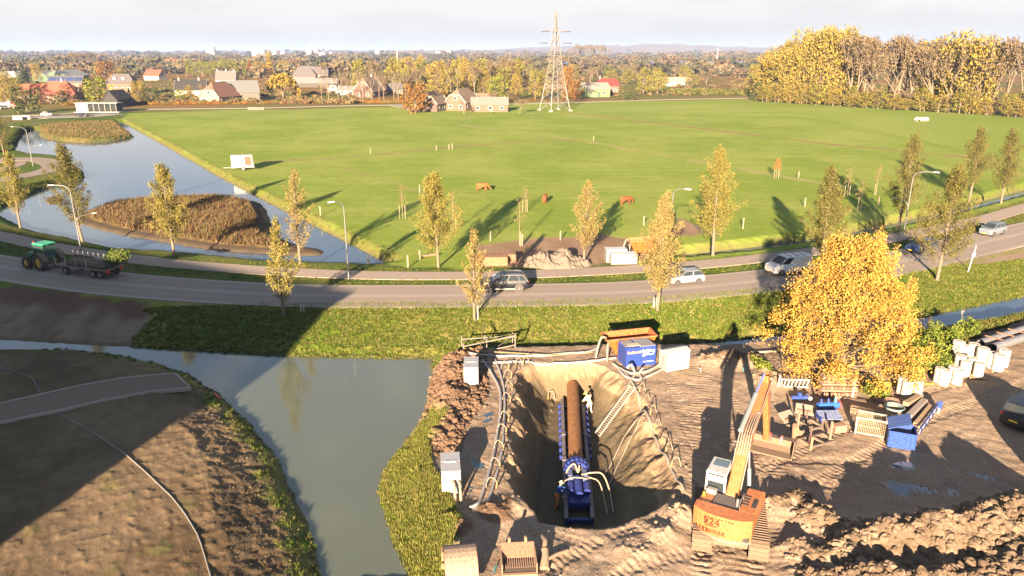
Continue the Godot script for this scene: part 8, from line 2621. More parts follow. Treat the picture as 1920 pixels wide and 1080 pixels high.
func roadside() -> void:
	lamp_post("street lamp on the verge between the pond's east tip and the road", Vector3(-17.3, 0, -74.57), 8.4, Vector2(-0.9, 0.7), Vector2.ZERO)
	lamp_post("street lamp with low second arm behind the tractor", Vector3(-52.16, 0, -86.21), 8.0, Vector2(-1.7, 0.2), Vector2(1.6, -1.0))
	lamp_post("street lamp with low second arm on the looped path at the pond's far end", Vector3(-101.05, 0, -155.73), 8.0, Vector2(-3.0, -1.0), Vector2(2.6, 0.5))
	lamp_post("street lamp partly hidden by the poplar right of the white tanks", Vector3(18.15, 0, -82.13), 8.4, Vector2(1.2, 0.9), Vector2.ZERO)
	lamp_post("street lamp behind the top of the yellow tree", Vector3(51.53, 0, -94.39), 8.4, Vector2(1.9, 1.1), Vector2(-1.2, -1.2))
	lamp_post("street lamp at the far bend by the last poplar", Vector3(84.84, 0, -116.84), 8.0, Vector2(-1.6, 1.5), Vector2.ZERO)
	var mp := thing("marker_post", "pair of white marker stakes at the road's near edge left of the skip", "marker post", Vector3(-19.47, 0, -64.45) + Vector3(0, -0.3, 0), 0.0, "white marker stakes along the road")
	for s in [-1, 1]:
		obj("stake", boxm(Vector3(s * 0.13, 0.6, 0), Vector3(0.1, 1.3, 0.05)), mat(0.363, 0.352, 0.33, 0.6), mp)
		obj("band", boxm(Vector3(s * 0.13, 1.05, 0.028), Vector3(0.102, 0.12, 0.01)), mat(0.11, 0.11, 0.11), mp)
	dup(mp, Vector3(-3.26, 0, -63.15) + Vector3(0, -0.3, 0), 0.1, "pair of white marker stakes beside the thin poplar at the road's near edge", "white marker stakes along the road")
	dup(mp, Vector3(13.47, 0, -65.5) + Vector3(0, -0.3, 0), 0.1, "pair of white marker stakes beside the broad poplar at the road's near edge", "white marker stakes along the road")
	dup(mp, Vector3(29.9, 0, -70.02) + Vector3(0, -0.2, 0), 0.1, "pair of white marker stakes peeping out left of the yellow tree", "white marker stakes along the road")
	var sp := thing("sign_post", "leaning white post with a small white plate on the east verge", "sign post", Vector3(50.52, 0, -78.18) + Vector3(0, -0.2, 0))
	sp.rotation.z = -0.12
	obj("post", cylm(Vector3(0, -0.3, 0), Vector3(0, 2.9, 0), 0.06, 0.06, 8), mat(0.385, 0.374, 0.352, 0.5), sp)
	obj("plate", boxm(Vector3(0, 1.9, 0.07), Vector3(0.36, 0.42, 0.04), 0.01), mat(0.413, 0.402, 0.385, 0.5), sp)
	# billboard trailer in the pasture
	var b := thing("billboard_trailer", "white advertising trailer with red picture panel parked in the pasture by the pond", "trailer", Vector3(-55.17, 0, -151.28) + Vector3(0, -0.15, 0), 0.28)
	var m := MB.new()
	m.xf = Transform3D(Basis(Vector3.UP, 0.0), Vector3.ZERO)
	m.prism([Vector2(-2.1, 0.7), Vector2(2.2, 0.7), Vector2(1.95, 3.0), Vector2(-2.1, 3.0)], -0.8, 0.8)
	obj("panel_box", m.done(), mat(0.407, 0.385, 0.363, 0.5, 0.0, 0.3), b)
	obj("picture", boxm(Vector3(1.2, 1.9, 0.812), Vector3(1.4, 1.8, 0.02)), mat(0.231, 0.066, 0.033, 0.5, 0.0, 0.9, true), b)
	obj("picture_edge", boxm(Vector3(1.9, 1.95, 0.816), Vector3(0.3, 1.9, 0.02)), mat(0.385, 0.187, 0.154, 0.5), b)
	for k in 3:
		obj("print", boxm(Vector3(-0.3 - k * 0.5, 1.2 + 0.2 * k, 0.812), Vector3(0.16, 0.7 + 0.3 * k, 0.02)), mat(0.33, 0.275, 0.264, 0.5), b)
	obj("deck", boxm(Vector3(0, 0.6, 0), Vector3(4.6, 0.15, 2.0)), mat(0.22, 0.198, 0.165, 0.7), b)
	obj("drawbar", boxm(Vector3(-3.0, 0.55, 0), Vector3(1.6, 0.1, 0.1)), mat(0.275, 0.275, 0.264), b)
	for z in [-1, 1]:
		wheel(b, Vector3(0.1, 0.35, z * 0.95), 0.35, 0.22, mat(0.275, 0.275, 0.264))
	# goal frame on the far edge
	var gl := thing("field_gate", "long grey field gate on the far edge of the pasture", "gate", Vector3(-105.08, 0, -309.92) + Vector3(0, -0.14, 0), 0.02)
	for i in 6:
		obj("rail", boxm(Vector3(0, 0.3 + i * 0.2, 0), Vector3(6.4, 0.07, 0.06)), mat(0.13, 0.13, 0.12, 0.5), gl)
	for x in [-3.2, 0.0, 3.2]:
		obj("post", boxm(Vector3(x, 0.7, 0), Vector3(0.1, 1.5, 0.1)), mat(0.13, 0.13, 0.12, 0.5), gl)
	# fence posts in the pasture
	var posts := [Vector3(-28.34, 0, -107.07), Vector3(-16.76, 0, -82.59), Vector3(-15.84, 0, -125.34), Vector3(-10.74, 0, -82.59), Vector3(-2.73, 0, -91.51), Vector3(1.27, 0, -89.32), Vector3(6.24, 0, -92.07), Vector3(18.3, 0, -100.03), Vector3(31.6, 0, -98.4), Vector3(55.03, 0, -141.15), Vector3(45.74, 0, -113.4), Vector3(45.66, 0, -99.04), Vector3(58.05, 0, -115.1), Vector3(22.06, 0, -201.63), Vector3(-18.58, 0, -182.32), Vector3(-15.61, 0, -184.4), Vector3(-14.82, 0, -184.4), Vector3(-33.59, 0, -176.33), Vector3(-11.65, 0, -79.24)]
	var near := ["by the pond's east bank", "at the pasture corner by the pond tip", "left of the staked sapling pair", "left of the dense olive poplar", "behind the brown earth patch", "beside the bare sapling behind the sand heap", "right of the bare sapling", "behind the broad poplar", "by the field ditch right of the golden poplar", "alone between the orange sapling and the tall poplar", "left of the tall poplar's crown", "right of the tall poplar's crown", "among the thin saplings", "where two tracks meet mid-field", "left of the post pair mid-field", "left one of the post pair mid-field", "right one of the post pair mid-field", "on the track west in mid-field", "near the broken rails"]
	var fp: Node3D = null
	for i in posts.size():
		var at := ground_at(posts[i])
		if fp == null:
			fp = thing("fence_post", "weathered wooden fence post " + near[i], "fence post", at, 0.0, "wooden fence posts in the pasture")
			obj("post", boxm(Vector3(0, 0.6, 0), Vector3(0.16, 1.5, 0.16), 0.02), mat(0.231, 0.182, 0.127, 0.9), fp)
			obj("cap", boxm(Vector3(0, 1.36, 0), Vector3(0.18, 0.05, 0.18), 0.01), mat(0.275, 0.231, 0.176, 0.9), fp)
		else:
			dup(fp, at, i * 0.7, "weathered wooden fence post " + near[i], "wooden fence posts in the pasture", Vector3(1, 0.8 + 0.3 * fposmod(i * 0.37, 1.0), 1))
	# broken rails by the ditch
	for i in 3:
		var m2 := MB.new()
		m2.bar(Vector3(-0.9, 0.1 + i * 0.12, i * 0.3), Vector3(0.9, 0.3 + i * 0.1, -0.2 + i * 0.2), 0.12, 0.08)
		tag(obj("broken_rail", m2.done(), mat(0.248, 0.121, 0.088, 0.9), null, ground_at(Vector3(-9.68, 0, -83.76))), "reddish broken fence rail, %s from the road, left of the golden-olive avenue tree" % nth(2 - i), "fence rail", "broken rails by the pond tip")
	# heaps on the far side of the cycle path
	var heap := MB.new()
	var rows := []
	for j in 25:
		var row := []
		for i in 61:
			var x := lerpf(-4.2, 4.2, i / 60.0)
			var z := lerpf(-2.4, 2.4, j / 24.0)
			var e := maxf(0.0, 1.0 - pow(absf(x) / 4.2, 2.2) - pow(absf(z) / 2.4, 2.0))
			row.append(Vector3(x, 1.7 * pow(e, 0.7) * (0.8 + 0.7 * n_mid.get_noise_2d(x * 1.3, z * 1.3)) + 0.5 * n_hi.get_noise_2d(x * 1.5, z * 1.5) * minf(e * 3.0, 1.0) - 0.15, z))
		rows.append(row)
	heap.skin(rows)
	tag(obj("sand_heap", heap.done(), mat(0.15, 0.125, 0.095, 0.95, 0.0, 0.5), null, ground_at(Vector3(5.03, 0, -80.55))), "heap of grey sand on the verge behind the black car", "heap")
	for k in 2:
		var bx := MB.new()
		bx.box(Vector3(0, 0.55, 0), Vector3([4.2, 1.6][k], 1.3, 1.4), 0.05)
		tag(obj("soil_box", bx.done(), [mat(0.275, 0.138, 0.072, 0.85, 0.0, 0.4, true), mat(0.231, 0.132, 0.077, 0.9, 0.0, 0.5, true)][k], null, ground_at(Vector3(-2.55, 0, -80.77) if k == 0 else Vector3(-0.31, 0, -81.9)) + Vector3(0, -0.2, 0)), ["long rust-orange steel box at the field edge left of the sand heap", "short rust-brown box left of the sand heap"][k], "steel box")


# ---------------------------------------------------------------- people and animals
# bones: [a, b, radius at a, radius at b, colour]; one smooth skin over all of them
func flesh(bones: Array, cell: float, blend: float) -> ArrayMesh:
	var field := {}
	var tone := {}
	for bn in bones:
		var a: Vector3 = bn[0]
		var b: Vector3 = bn[1]
		var big: float = maxf(bn[2], bn[3]) + blend + cell
		var lo := (Vector3(minf(a.x, b.x), minf(a.y, b.y), minf(a.z, b.z)) - Vector3.ONE * big) / cell
		var hi := (Vector3(maxf(a.x, b.x), maxf(a.y, b.y), maxf(a.z, b.z)) + Vector3.ONE * big) / cell
		var ab := b - a
		var l2 := maxf(ab.length_squared(), 1e-9)
		for x in range(floori(lo.x), ceili(hi.x) + 1):
			for y in range(floori(lo.y), ceili(hi.y) + 1):
				for z in range(floori(lo.z), ceili(hi.z) + 1):
					var p := Vector3(x, y, z) * cell
					var t := clampf((p - a).dot(ab) / l2, 0.0, 1.0)
					var d: float = p.distance_to(a + ab * t) - lerpf(bn[2], bn[3], t)
					if d > blend + cell:
						continue
					var k := Vector3i(x, y, z)
					if not field.has(k):
						field[k] = d
						tone[k] = [d, bn[4]]
					else:
						var h := clampf(0.5 + 0.5 * (field[k] - d) / blend, 0.0, 1.0)
						if d < tone[k][0]:
							tone[k] = [d, bn[4]]
						field[k] = lerpf(field[k], d, h) - blend * h * (1.0 - h)
	var vert := {}
	var v := PackedVector3Array()
	var c := PackedColorArray()
	var ix := PackedInt32Array()
	var corners := []
	for i in 8:
		corners.append(Vector3i(i & 1, (i >> 1) & 1, (i >> 2) & 1))
	for k in field.keys():
		var inside := 0
		var sum := Vector3.ZERO
		var n := 0
		var val := []
		for o in corners:
			val.append(field.get(k + o, 1.0))
			if val[-1] < 0.0:
				inside += 1
		if inside == 0 or inside == 8:
			continue
		for i in 8:
			for ax in 3:
				var j := i | (1 << ax)
				if j != i and (val[i] < 0.0) != (val[j] < 0.0):
					var t: float = val[i] / (val[i] - val[j])
					sum += Vector3(corners[i]).lerp(Vector3(corners[j]), clampf(t, 0.0, 1.0))
					n += 1
		vert[k] = v.size()
		v.append((Vector3(k) + sum / n) * cell)
		c.append(tone[k][1])
	for k in vert.keys():
		for ax in 3:
			var e := Vector3i.ZERO
			e[ax] = 1
			var f0: float = field.get(k, 1.0)
			var f1: float = field.get(k + e, 1.0)
			if (f0 < 0.0) == (f1 < 0.0):
				continue
			var u := Vector3i.ZERO
			var w := Vector3i.ZERO
			u[(ax + 1) % 3] = 1
			w[(ax + 2) % 3] = 1
			var q := [k, k - u, k - u - w, k - w]
			if not (vert.has(q[1]) and vert.has(q[2]) and vert.has(q[3])):
				continue
			var i0: int = vert[q[0]]
			var i1: int = vert[q[1]]
			var i2: int = vert[q[2]]
			var i3: int = vert[q[3]]
			if f0 < 0.0:
				ix.append_array(PackedInt32Array([i0, i2, i1, i0, i3, i2]))
			else:
				ix.append_array(PackedInt32Array([i0, i1, i2, i0, i2, i3]))
	var nn := PackedVector3Array()
	nn.resize(v.size())
	for i in range(0, ix.size(), 3):
		var f := (v[ix[i + 2]] - v[ix[i]]).cross(v[ix[i + 1]] - v[ix[i]])
		for s in 3:
			nn[ix[i + s]] += f
	for i in nn.size():
		nn[i] = nn[i].normalized()
	var arr := []
	arr.resize(Mesh.ARRAY_MAX)
	arr[Mesh.ARRAY_VERTEX] = v
	arr[Mesh.ARRAY_NORMAL] = nn
	arr[Mesh.ARRAY_COLOR] = c
	arr[Mesh.ARRAY_INDEX] = ix
	var m := ArrayMesh.new()
	m.add_surface_from_arrays(Mesh.PRIMITIVE_TRIANGLES, arr)
	return m


func join_mesh(a: ArrayMesh, b: Mesh, xf: Transform3D) -> ArrayMesh:
	var st := SurfaceTool.new()
	st.begin(Mesh.PRIMITIVE_TRIANGLES)
	st.append_from(a, 0, Transform3D())
	st.append_from(b, 0, xf)
	return st.commit()


func hand_bones(wrist: Vector3, along: Vector3, palm: Vector3, skin: Color) -> Array:
	var side := along.cross(palm).normalized()
	var r := [[wrist, wrist + along * 0.05, 0.024, 0.03, skin], [wrist + along * 0.05 - side * 0.018, wrist + along * 0.085 - side * 0.028, 0.02, 0.016, skin], [wrist + along * 0.05 + side * 0.018, wrist + along * 0.085 + side * 0.024, 0.02, 0.016, skin]]
	var long := [0.058, 0.068, 0.064, 0.05]
	for i in 4:
		var k := wrist + along * 0.09 + side * (-0.03 + i * 0.02)
		var m: Vector3 = k + (along * 0.8 + palm * 0.5).normalized() * long[i] * 0.55
		r.append([k, m, 0.0095, 0.009, skin])
		r.append([m, m + (along * 0.25 + palm).normalized() * long[i] * 0.6, 0.009, 0.0075, skin])
	var th := wrist + along * 0.03 - side * 0.03
	var t2 := th + (along * 0.6 - side * 0.6 + palm * 0.4).normalized() * 0.045
	r.append([th, t2, 0.012, 0.0105, skin])
	r.append([t2, t2 + (along * 0.5 + palm * 0.8).normalized() * 0.035, 0.0105, 0.008, skin])
	return r


# joints: pelvis, chest, neck, head, and left/right hip-knee-ankle-toe, shoulder-elbow-wrist
func person(label: String, at: Vector3, turn: float, j: Dictionary, look: Dictionary) -> void:
	var t := thing("person", label, "person", at, turn)
	var leg: Color = look.legs
	var top: Color = look.top
	var skin := Color(0.42, 0.24, 0.16)
	var boot := Color(0.05, 0.04, 0.035)
	var sleeve: Color = look.get("sleeve", top)
	var bones := [[j.pelvis, j.waist, 0.145, 0.135, leg], [j.waist, j.chest, 0.135, 0.16, top], [j.chest, j.neck, 0.15, 0.07, top]]
	for s in 2:
		var l: Dictionary = j.limbs[s]
		bones.append_array([[j.pelvis, l.hip, 0.12, 0.1, leg], [l.hip, l.knee, 0.1, 0.07, leg], [l.knee, l.ankle, 0.068, 0.055, leg], [l.ankle, l.ankle + Vector3(0, -0.05, 0), 0.05, 0.045, boot], [l.ankle + Vector3(0, -0.05, 0), l.toe, 0.05, 0.038, boot], [j.chest + Vector3(0, 0.05, 0), l.shoulder, 0.1, 0.078, top], [l.shoulder, l.elbow, 0.07, 0.055, sleeve], [l.elbow, l.wrist, 0.053, 0.035, sleeve]])
	bones.append([j.neck, j.head, 0.055, 0.06, skin])
	var body := flesh(bones, 0.024, 0.035)
	var f: Vector3 = j.face
	var right := f.cross(Vector3.UP).normalized()
	var up := right.cross(f).normalized()
	var hd: Vector3 = j.head + up * 0.09
	var hair := Color(0.09, 0.06, 0.04)
	var dark := Color(0.03, 0.025, 0.02)
	var hb := [[j.head - up * 0.03, hd, 0.055, 0.085, skin], [hd + up * 0.03 - f * 0.02, hd + up * 0.04 + f * 0.01, 0.095, 0.085, hair], [hd - up * 0.05 + f * 0.03, hd - up * 0.09 + f * 0.055, 0.05, 0.035, skin], [hd + f * 0.085, hd - up * 0.03 + f * 0.105, 0.01, 0.016, skin], [hd - up * 0.062 + f * 0.086 - right * 0.015, hd - up * 0.062 + f * 0.086 + right * 0.015, 0.009, 0.009, Color(0.3, 0.1, 0.08)]]
	for s in [-1.0, 1.0]:
		hb.append([hd + f * 0.08 + right * s * 0.033 + up * 0.005, hd + f * 0.083 + right * s * 0.033 + up * 0.005, 0.011, 0.011, dark])
		hb.append([hd + right * s * 0.085 + up * 0.015, hd + right * s * 0.088 - up * 0.03, 0.016, 0.012, skin])
	body = join_mesh(body, flesh(hb, 0.008, 0.014), Transform3D())
	for s in 2:
		var l: Dictionary = j.limbs[s]
		var along: Vector3 = (l.wrist - l.elbow).normalized()
		body = join_mesh(body, flesh(hand_bones(l.wrist, along, l.get("palm", Vector3.DOWN).slide(along).normalized(), look.get("glove", skin)), 0.006, 0.006), Transform3D())
	obj("body", body, tint_mat("figure", 0.8), t)
	# helmet: a dome with a brim
	var m := MB.new()
	var rows := []
	for r in 7:
		var a := r / 6.0 * PI * 0.5
		var row := []
		for k in 16:
			var d := right * cos(k * TAU / 16.0) + f * sin(k * TAU / 16.0)
			row.append(hd + up * (0.03 + 0.125 * sin(a)) + d * 0.125 * cos(a) * (1.15 if r == 0 else 1.0))
		rows.append(row)
	rows.reverse()
	m.skin(rows, true)
	m.box(hd + up * 0.035 + f * 0.15, Vector3(0.2, 0.018, 0.1), 0.006, Basis(right, up, -f))
	obj("helmet", m.done(), look.helmet, t)


func people() -> void:
	# stooping beside the rails, both hands on the rig
	var floor_y := near_height(2.8, -38.0)
	person("worker in orange trousers and blue shirt with yellow helmet leaning on the drilling rig", Vector3(2.68, floor_y, -38.05), 0.0, {
		"pelvis": Vector3(0, 0.93, 0), "waist": Vector3(0.04, 1.08, -0.03), "chest": Vector3(0.14, 1.32, -0.1), "neck": Vector3(0.19, 1.47, -0.14), "head": Vector3(0.22, 1.56, -0.17), "face": Vector3(0.75, -0.35, -0.55).normalized(),
		"limbs": [
			{"hip": Vector3(0, 0.88, 0.1), "knee": Vector3(0.02, 0.47, 0.12), "ankle": Vector3(-0.06, 0.1, 0.16), "toe": Vector3(0.1, 0.04, 0.12), "shoulder": Vector3(0.14, 1.38, 0.1), "elbow": Vector3(0.4, 1.2, 0.08), "wrist": Vector3(0.62, 1.1, -0.05)},
			{"hip": Vector3(0, 0.88, -0.1), "knee": Vector3(0.08, 0.48, -0.14), "ankle": Vector3(0.0, 0.1, -0.16), "toe": Vector3(0.16, 0.04, -0.2), "shoulder": Vector3(0.18, 1.38, -0.3), "elbow": Vector3(0.42, 1.22, -0.38), "wrist": Vector3(0.64, 1.12, -0.3)}]},
		{"legs": Color(0.52, 0.17, 0.045), "top": Color(0.03, 0.07, 0.22), "helmet": mat(0.72, 0.6, 0.32, 0.4)})
	var f2 := near_height(5.9, -50.3)
	person("worker in bright yellow-white jacket bending beside the far end of the pipe", Vector3(5.87, f2, -50.4), 0.2, {
		"pelvis": Vector3(0, 0.86, 0.05), "waist": Vector3(-0.02, 1.0, 0.0), "chest": Vector3(-0.1, 1.22, -0.1), "neck": Vector3(-0.16, 1.36, -0.18), "head": Vector3(-0.2, 1.43, -0.22), "face": Vector3(-0.7, -0.5, -0.5).normalized(),
		"limbs": [
			{"hip": Vector3(-0.1, 0.82, 0.05), "knee": Vector3(-0.16, 0.45, -0.08), "ankle": Vector3(-0.14, 0.1, 0.1), "toe": Vector3(-0.2, 0.04, -0.05), "shoulder": Vector3(-0.28, 1.27, -0.05), "elbow": Vector3(-0.42, 1.02, -0.14), "wrist": Vector3(-0.5, 0.82, -0.3)},
			{"hip": Vector3(0.1, 0.82, 0.05), "knee": Vector3(0.12, 0.45, -0.04), "ankle": Vector3(0.14, 0.1, 0.14), "toe": Vector3(0.14, 0.04, -0.02), "shoulder": Vector3(0.08, 1.3, -0.16), "elbow": Vector3(-0.02, 1.03, -0.32), "wrist": Vector3(-0.2, 0.85, -0.42)}]},
		{"legs": Color(0.55, 0.5, 0.36), "top": Color(0.75, 0.72, 0.45), "helmet": mat(0.8, 0.66, 0.1, 0.4)})


func cow(label: String, at: Vector3, turn: float, hide: Color, patch: Color) -> Node3D:
	var t := thing("cow", label, "cow", at, turn)
	# stands along +x, head lowered to the grass
	var b := [[Vector3(-0.75, 1.12, 0), Vector3(-0.3, 1.05, 0), 0.30, 0.36, hide], [Vector3(-0.3, 1.03, 0), Vector3(0.35, 1.02, 0), 0.38, 0.36, patch], [Vector3(0.35, 1.05, 0), Vector3(0.7, 1.12, 0), 0.34, 0.27, hide], [Vector3(0.7, 1.12, 0), Vector3(1.15, 0.75, 0), 0.24, 0.16, hide], [Vector3(1.15, 0.72, 0), Vector3(1.42, 0.32, 0), 0.15, 0.09, patch], [Vector3(1.13, 0.8, 0.1), Vector3(1.1, 0.84, 0.26), 0.05, 0.03, hide], [Vector3(1.13, 0.8, -0.1), Vector3(1.1, 0.84, -0.26), 0.05, 0.03, hide], [Vector3(-1.02, 1.25, 0), Vector3(-1.1, 0.65, 0), 0.05, 0.03, hide], [Vector3(-1.1, 0.65, 0), Vector3(-1.1, 0.45, 0), 0.05, 0.06, patch], [Vector3(-0.5, 0.75, 0), Vector3(-0.42, 0.62, 0), 0.15, 0.1, Color(0.5, 0.3, 0.25)]]
	for s in [-1.0, 1.0]:
		b.append_array([[Vector3(0.5, 0.95, s * 0.16), Vector3(0.52 + s * 0.06, 0.5, s * 0.19), 0.15, 0.075, hide], [Vector3(0.52 + s * 0.06, 0.5, s * 0.19), Vector3(0.5 + s * 0.08, 0.06, s * 0.19), 0.07, 0.055, hide], [Vector3(-0.72, 1.0, s * 0.16), Vector3(-0.62, 0.72, s * 0.2), 0.2, 0.12, hide], [Vector3(-0.62, 0.72, s * 0.2), Vector3(-0.85 - s * 0.06, 0.46, s * 0.19), 0.1, 0.065, hide], [Vector3(-0.85 - s * 0.06, 0.46, s * 0.19), Vector3(-0.8 - s * 0.06, 0.06, s * 0.19), 0.06, 0.055, hide]])
	obj("body", flesh(b, 0.045, 0.06), tint_mat("hide", 0.8), t)
	return t


func cows() -> void:
	var red := Color(0.28, 0.085, 0.03)
	var deep := Color(0.17, 0.06, 0.025)
	var a := cow("bright red-brown cow, the most westerly of the three grazing", Vector3(-5.09, 0, -126.87) + Vector3(0, -0.12, 0), 0.15, red, red)
	a.set_meta("group", "brown cows grazing in the pasture")
	cow("red-brown cow seen end-on in the middle of the three grazing", Vector3(5.29, 0, -116.4) + Vector3(0, -0.12, 0), 1.35, Color(0.22, 0.07, 0.03), red).set_meta("group", "brown cows grazing in the pasture")
	cow("dark brown cow, the most easterly of the three grazing", Vector3(18.02, 0, -114.67) + Vector3(0, -0.12, 0), 0.4, deep, Color(0.13, 0.05, 0.02)).set_meta("group", "brown cows grazing in the pasture")
	var w := Color(0.75, 0.7, 0.64)
	cow("white cow with dark face, left one of two near the wood", Vector3(141.15, 0, -261.11) + Vector3(0, -0.12, 0), 2.9, w, Color(0.45, 0.4, 0.36)).set_meta("group", "white cows near the wood")
	cow("white cow with a dark forequarter, right one of two near the wood", Vector3(143.55, 0, -261.11) + Vector3(0, -0.12, 0), 0.3, w, Color(0.6, 0.55, 0.5)).set_meta("group", "white cows near the wood")
	tag(obj("hen", flesh([[Vector3(-0.15, 0.35, 0), Vector3(0.15, 0.32, 0), 0.18, 0.16, Color(0.03, 0.025, 0.02)], [Vector3(0.2, 0.4, 0), Vector3(0.3, 0.65, 0), 0.1, 0.07, Color(0.03, 0.025, 0.02)], [Vector3(-0.3, 0.4, 0), Vector3(-0.45, 0.62, 0), 0.1, 0.04, Color(0.03, 0.025, 0.02)], [Vector3(0, 0.2, 0.06), Vector3(0, 0.02, 0.06), 0.04, 0.03, Color(0.3, 0.2, 0.1)], [Vector3(0, 0.2, -0.06), Vector3(0, 0.02, -0.06), 0.04, 0.03, Color(0.3, 0.2, 0.1)]], 0.03, 0.04), tint_mat("hide", 0.8), null, Vector3(-7.27, 0, -293.51) + Vector3(0, -0.14, 0)), "black bird standing in the grass before the low pink barn", "bird")


# ---------------------------------------------------------------- masses nobody could count
func ground_cover() -> void:
	var tuft := blade_tuft(8, 0.13, 0.16)
	var tall := blade_tuft(10, 0.34, 0.25)
	var reed := blade_tuft(10, 0.75, 0.3)
	var fresh := [Color(0.066, 0.112, 0.012), Color(0.112, 0.152, 0.02), Color(0.191, 0.172, 0.053)]
	var dry := [Color(0.11, 0.115, 0.028), Color(0.08, 0.105, 0.018), Color(0.15, 0.125, 0.05)]
	scatter_tufts("bank_grass", "rough grass on the sunlit canal bank below the road", tuft, 26000, pl([-36.46, -65.84, -16.44, -66.9, -3.91, -67.06, 13.09, -68.32, 29.78, -72.39, 24.13, -57.21, 12.15, -57.21, 6.2, -56.63, -6.17, -54.09, -18.05, -54.73, -31.88, -56.63]), func(p: Vector3) -> bool: return which == 1 and p.y > -1.6, fresh, 0.7, 1.5)
	scatter_tufts("bank_grass", "long yellow-green grass on the west bank of the site", tall, 9000, west_bank, func(p: Vector3) -> bool: return green > 0.35 and p.y > -1.6, [Color(0.086, 0.125, 0.017), Color(0.211, 0.185, 0.059), Color(0.158, 0.165, 0.033)], 0.3, 0.75)
	scatter_tufts("bank_grass", "long grass on the bank east of the yellow tree", tall, 5000, pl([26.8, -57.11, 30.1, -56.54, 31.63, -54.34, 35.1, -55.2, 39.93, -58.9, 47.55, -63.06, 51.15, -68.42, 36.09, -63.06, 28.16, -60.4]), func(p: Vector3) -> bool: return green > 0.3 and p.y > -1.6, [Color(0.086, 0.106, 0.02), Color(0.165, 0.132, 0.04), Color(0.059, 0.086, 0.013)], 0.6, 1.2)
	scatter_tufts("bank_grass", "grass on the verge east of the yellow tree", tuft, 9000, pl([42.28, -76.46, 63.71, -87.71, 52.23, -70.55, 37.56, -63.39]), func(p: Vector3) -> bool: return which == 1 and p.y > -1.6, fresh, 0.7, 1.5)
	scatter_tufts("mound_weeds", "weeds along the waterside of the soil mound", tall, 4200, mound_area, func(p: Vector3) -> bool: return which == 2 and green > 0.35 and p.y > -1.6 and absf(p.x) < 40.0, [Color(0.04, 0.066, 0.01), Color(0.066, 0.086, 0.013), Color(0.099, 0.092, 0.026)], 0.3, 0.7)
	scatter_tufts("pasture_edge_reeds", "yellowed long grass on the pasture's edge by the pond and ditch", tall, 9000, pl([-143.47, -276.59, -98, -207.72, -44.38, -126.51, -22.72, -95.44, -13.58, -81.96, -10.21, -79.54, -6.08, -80.62, -10.24, -85.23, -18.57, -96.04, -41.78, -130.15, -99.24, -217.26]), func(p: Vector3) -> bool: return which == 4 and p.y > -0.95 and outside(pond, boxes.pond, Vector2(p.x, p.z)) < 1.7, dry, 0.4, 1.0)
	scatter_tufts("verge_grass", "short grass on the verges beside the cycle path", tuft, 12000, pl([-72.31, -100.69, -59, -92.07, -45.99, -85.21, -34.49, -81.9, -19.12, -79.24, -5.59, -77.97, 8.37, -79.24, 29.73, -84.73, 43.66, -91.51, 68.21, -107.07, 84.02, -118.18, 74.62, -104.14, 57.27, -92.64, 27.76, -78.6, 13.71, -74.76, -5.22, -72.32, -17.71, -72.87, -41.95, -77.56, -62.62, -86.21]), func(p: Vector3) -> bool: return off_line(path_line, Vector2(p.x, p.z)) > 1.6 and off_line(road_line, Vector2(p.x, p.z)) > 3.8 and p.y > -0.95, [Color(0.066, 0.099, 0.013), Color(0.132, 0.125, 0.033), Color(0.092, 0.112, 0.02)], 0.6, 1.3)
	scatter_tufts("island_reeds", "brown reeds and heath covering the pond island", reed, 7500, island, func(p: Vector3) -> bool: return p.y > -0.62, [Color(0.099, 0.056, 0.03), Color(0.152, 0.102, 0.05), Color(0.066, 0.043, 0.023), Color(0.112, 0.099, 0.04)], 0.5, 1.25)
	scatter_tufts("peninsula_reeds", "brown reeds on the spit at the pond's far end", reed, 2600, pl([-155.73, -247.39, -152.57, -259.06, -139.07, -263.19, -118.75, -231.69, -107.22, -212.14, -115.35, -201.63, -134.97, -214.94]), func(p: Vector3) -> bool: return p.y > -0.9, [Color(0.132, 0.086, 0.04), Color(0.172, 0.125, 0.053), Color(0.092, 0.086, 0.03)], 0.35, 0.9)
	scatter_tufts("shore_bushes", "dark green growth on the pond's west shore", reed, 2600, pl([-162.15, -243.72, -153.7, -240.16, -147.87, -226.87, -122.09, -181.29, -123.55, -175.37, -154.24, -220.75]), func(p: Vector3) -> bool: return p.y > -0.95, [Color(0.04, 0.059, 0.013), Color(0.066, 0.079, 0.02)], 0.7, 1.4)
	scatter_tufts("shore_bushes", "dark green growth between the looped path and the pond", reed, 1800, pl([-91.6, -129.51, -88.1, -134.51, -87.85, -142.43, -87.47, -149.14, -81.49, -139.9, -82.26, -132.24, -81.17, -123.35, -80.82, -113.4]), func(p: Vector3) -> bool: return p.y > -0.95, [Color(0.053, 0.079, 0.013), Color(0.086, 0.099, 0.02)], 0.4, 0.9)
	# shrub rows, orchards and hedges of the middle distance; woods towards the horizon
	var bushes := []
	for k in 3:
		var bl := []
		for i in 6:
			bl.append([Vector3(rng.randf_range(-0.7, 0.7), rng.randf_range(0.3, 0.8), rng.randf_range(-0.7, 0.7)), Vector3(0.5, 0.35, 0.5), 1.0])
		bushes.append(leaf_cloud(bl, 130, 0.34, [Color.WHITE, Color(0.8, 0.8, 0.8)], 0.6))
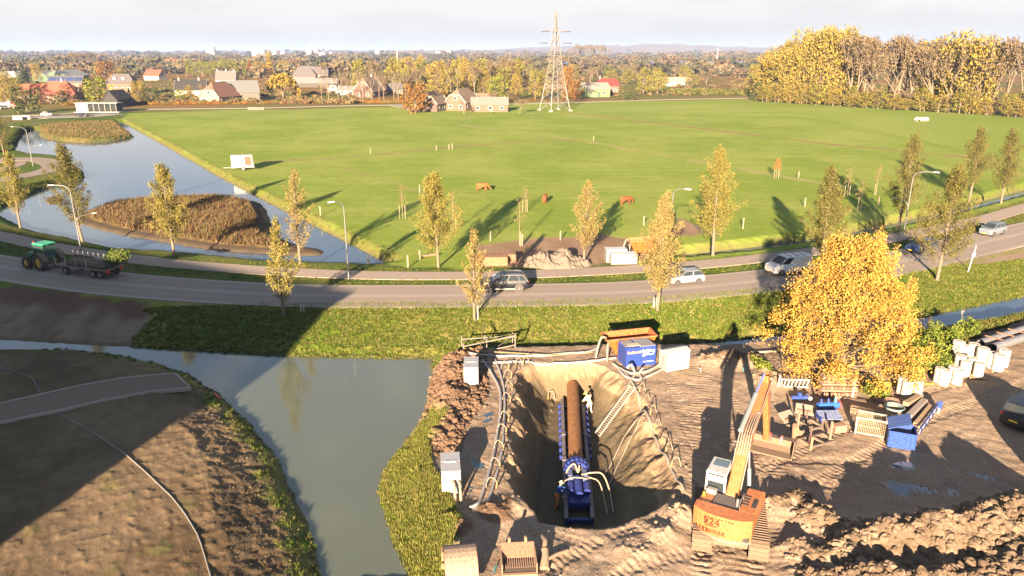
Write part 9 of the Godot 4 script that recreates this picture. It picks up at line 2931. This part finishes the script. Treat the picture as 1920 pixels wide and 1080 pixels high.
	var groups := [
		["orchard", "orange-brown orchards and shrub rows behind the village", 2600, [Color(0.139, 0.09, 0.044), Color(0.113, 0.083, 0.041), Color(0.093, 0.085, 0.036), Color(0.139, 0.103, 0.046)], 1.2, 2.4],
		["far_woods", "woods and tree rows fading towards the horizon", 5200, [Color(0.103, 0.077, 0.046), Color(0.087, 0.075, 0.041), Color(0.067, 0.065, 0.036), Color(0.119, 0.093, 0.051), Color(0.051, 0.054, 0.034)], 5.0, 11.0],
		["hedge", "low orange hedge along the lane before the village", 900, [Color(0.186, 0.087, 0.02), Color(0.216, 0.123, 0.031), Color(0.129, 0.103, 0.026)], 0.9, 1.3],
		["nursery_hedge", "green nursery hedge in front of the wood", 420, [Color(0.067, 0.077, 0.018), Color(0.103, 0.098, 0.026)], 1.6, 2.6],
	]
	for g in groups:
		var places := [[], [], []]
		var tints := [[], [], []]
		for i in g[2]:
			var p := Vector3.ZERO
			var s := rng.randf_range(g[4], g[5])
			match g[0]:
				"orchard":
					var d := 345.0 + 900.0 * pow(rng.randf(), 1.6)
					d = roundf(d / 14.0) * 14.0
					p = Vector3(rng.randf_range(-0.74, 0.75) * d, -0.3, -d)
					if p.x > 0.1 * d and d < 400.0 or (d < 420.0 and p.x > -0.2 * d):
						continue
				"far_woods":
					var d := 750.0 * pow(10.0, rng.randf() * 0.95)
					var band := floorf(log(d) * 11.0)
					d = exp((band + rng.randf() * 0.35) / 11.0)
					p = Vector3(rng.randf_range(-0.76, 0.76) * d, -0.5, -d)
					if n_lo.get_noise_2d(p.x * 0.06, band * 40.0) < -0.12:
						continue
					s *= 0.8 + d / 2600.0
				"hedge":
					p = (Vector3(-202.27, 0, -341.65)).lerp(Vector3(-43.09, 0, -360.01), rng.randf()) + Vector3(0, -0.2, rng.randf_range(-1.0, 1.0))
				"nursery_hedge":
					p = (Vector3(92.05, 0, -434.42)).lerp(Vector3(133.78, 0, -423.51), rng.randf()) + Vector3(0, -0.2, rng.randf_range(-3.0, 3.0))
			var k := rng.randi() % 3
			places[k].append(Transform3D(Basis(Vector3.UP, rng.randf() * TAU).scaled(Vector3(s * rng.randf_range(1.0, 1.5), s * rng.randf_range(0.8, 1.3), s)), p))
			tints[k].append(g[3][rng.randi() % g[3].size()] * rng.randf_range(0.8, 1.2))
		for k in 3:
			tag(many(g[0], bushes[k], tint_mat("bush_leaves", 0.85), places[k], tints[k]), g[1], g[0].replace("_", " "))
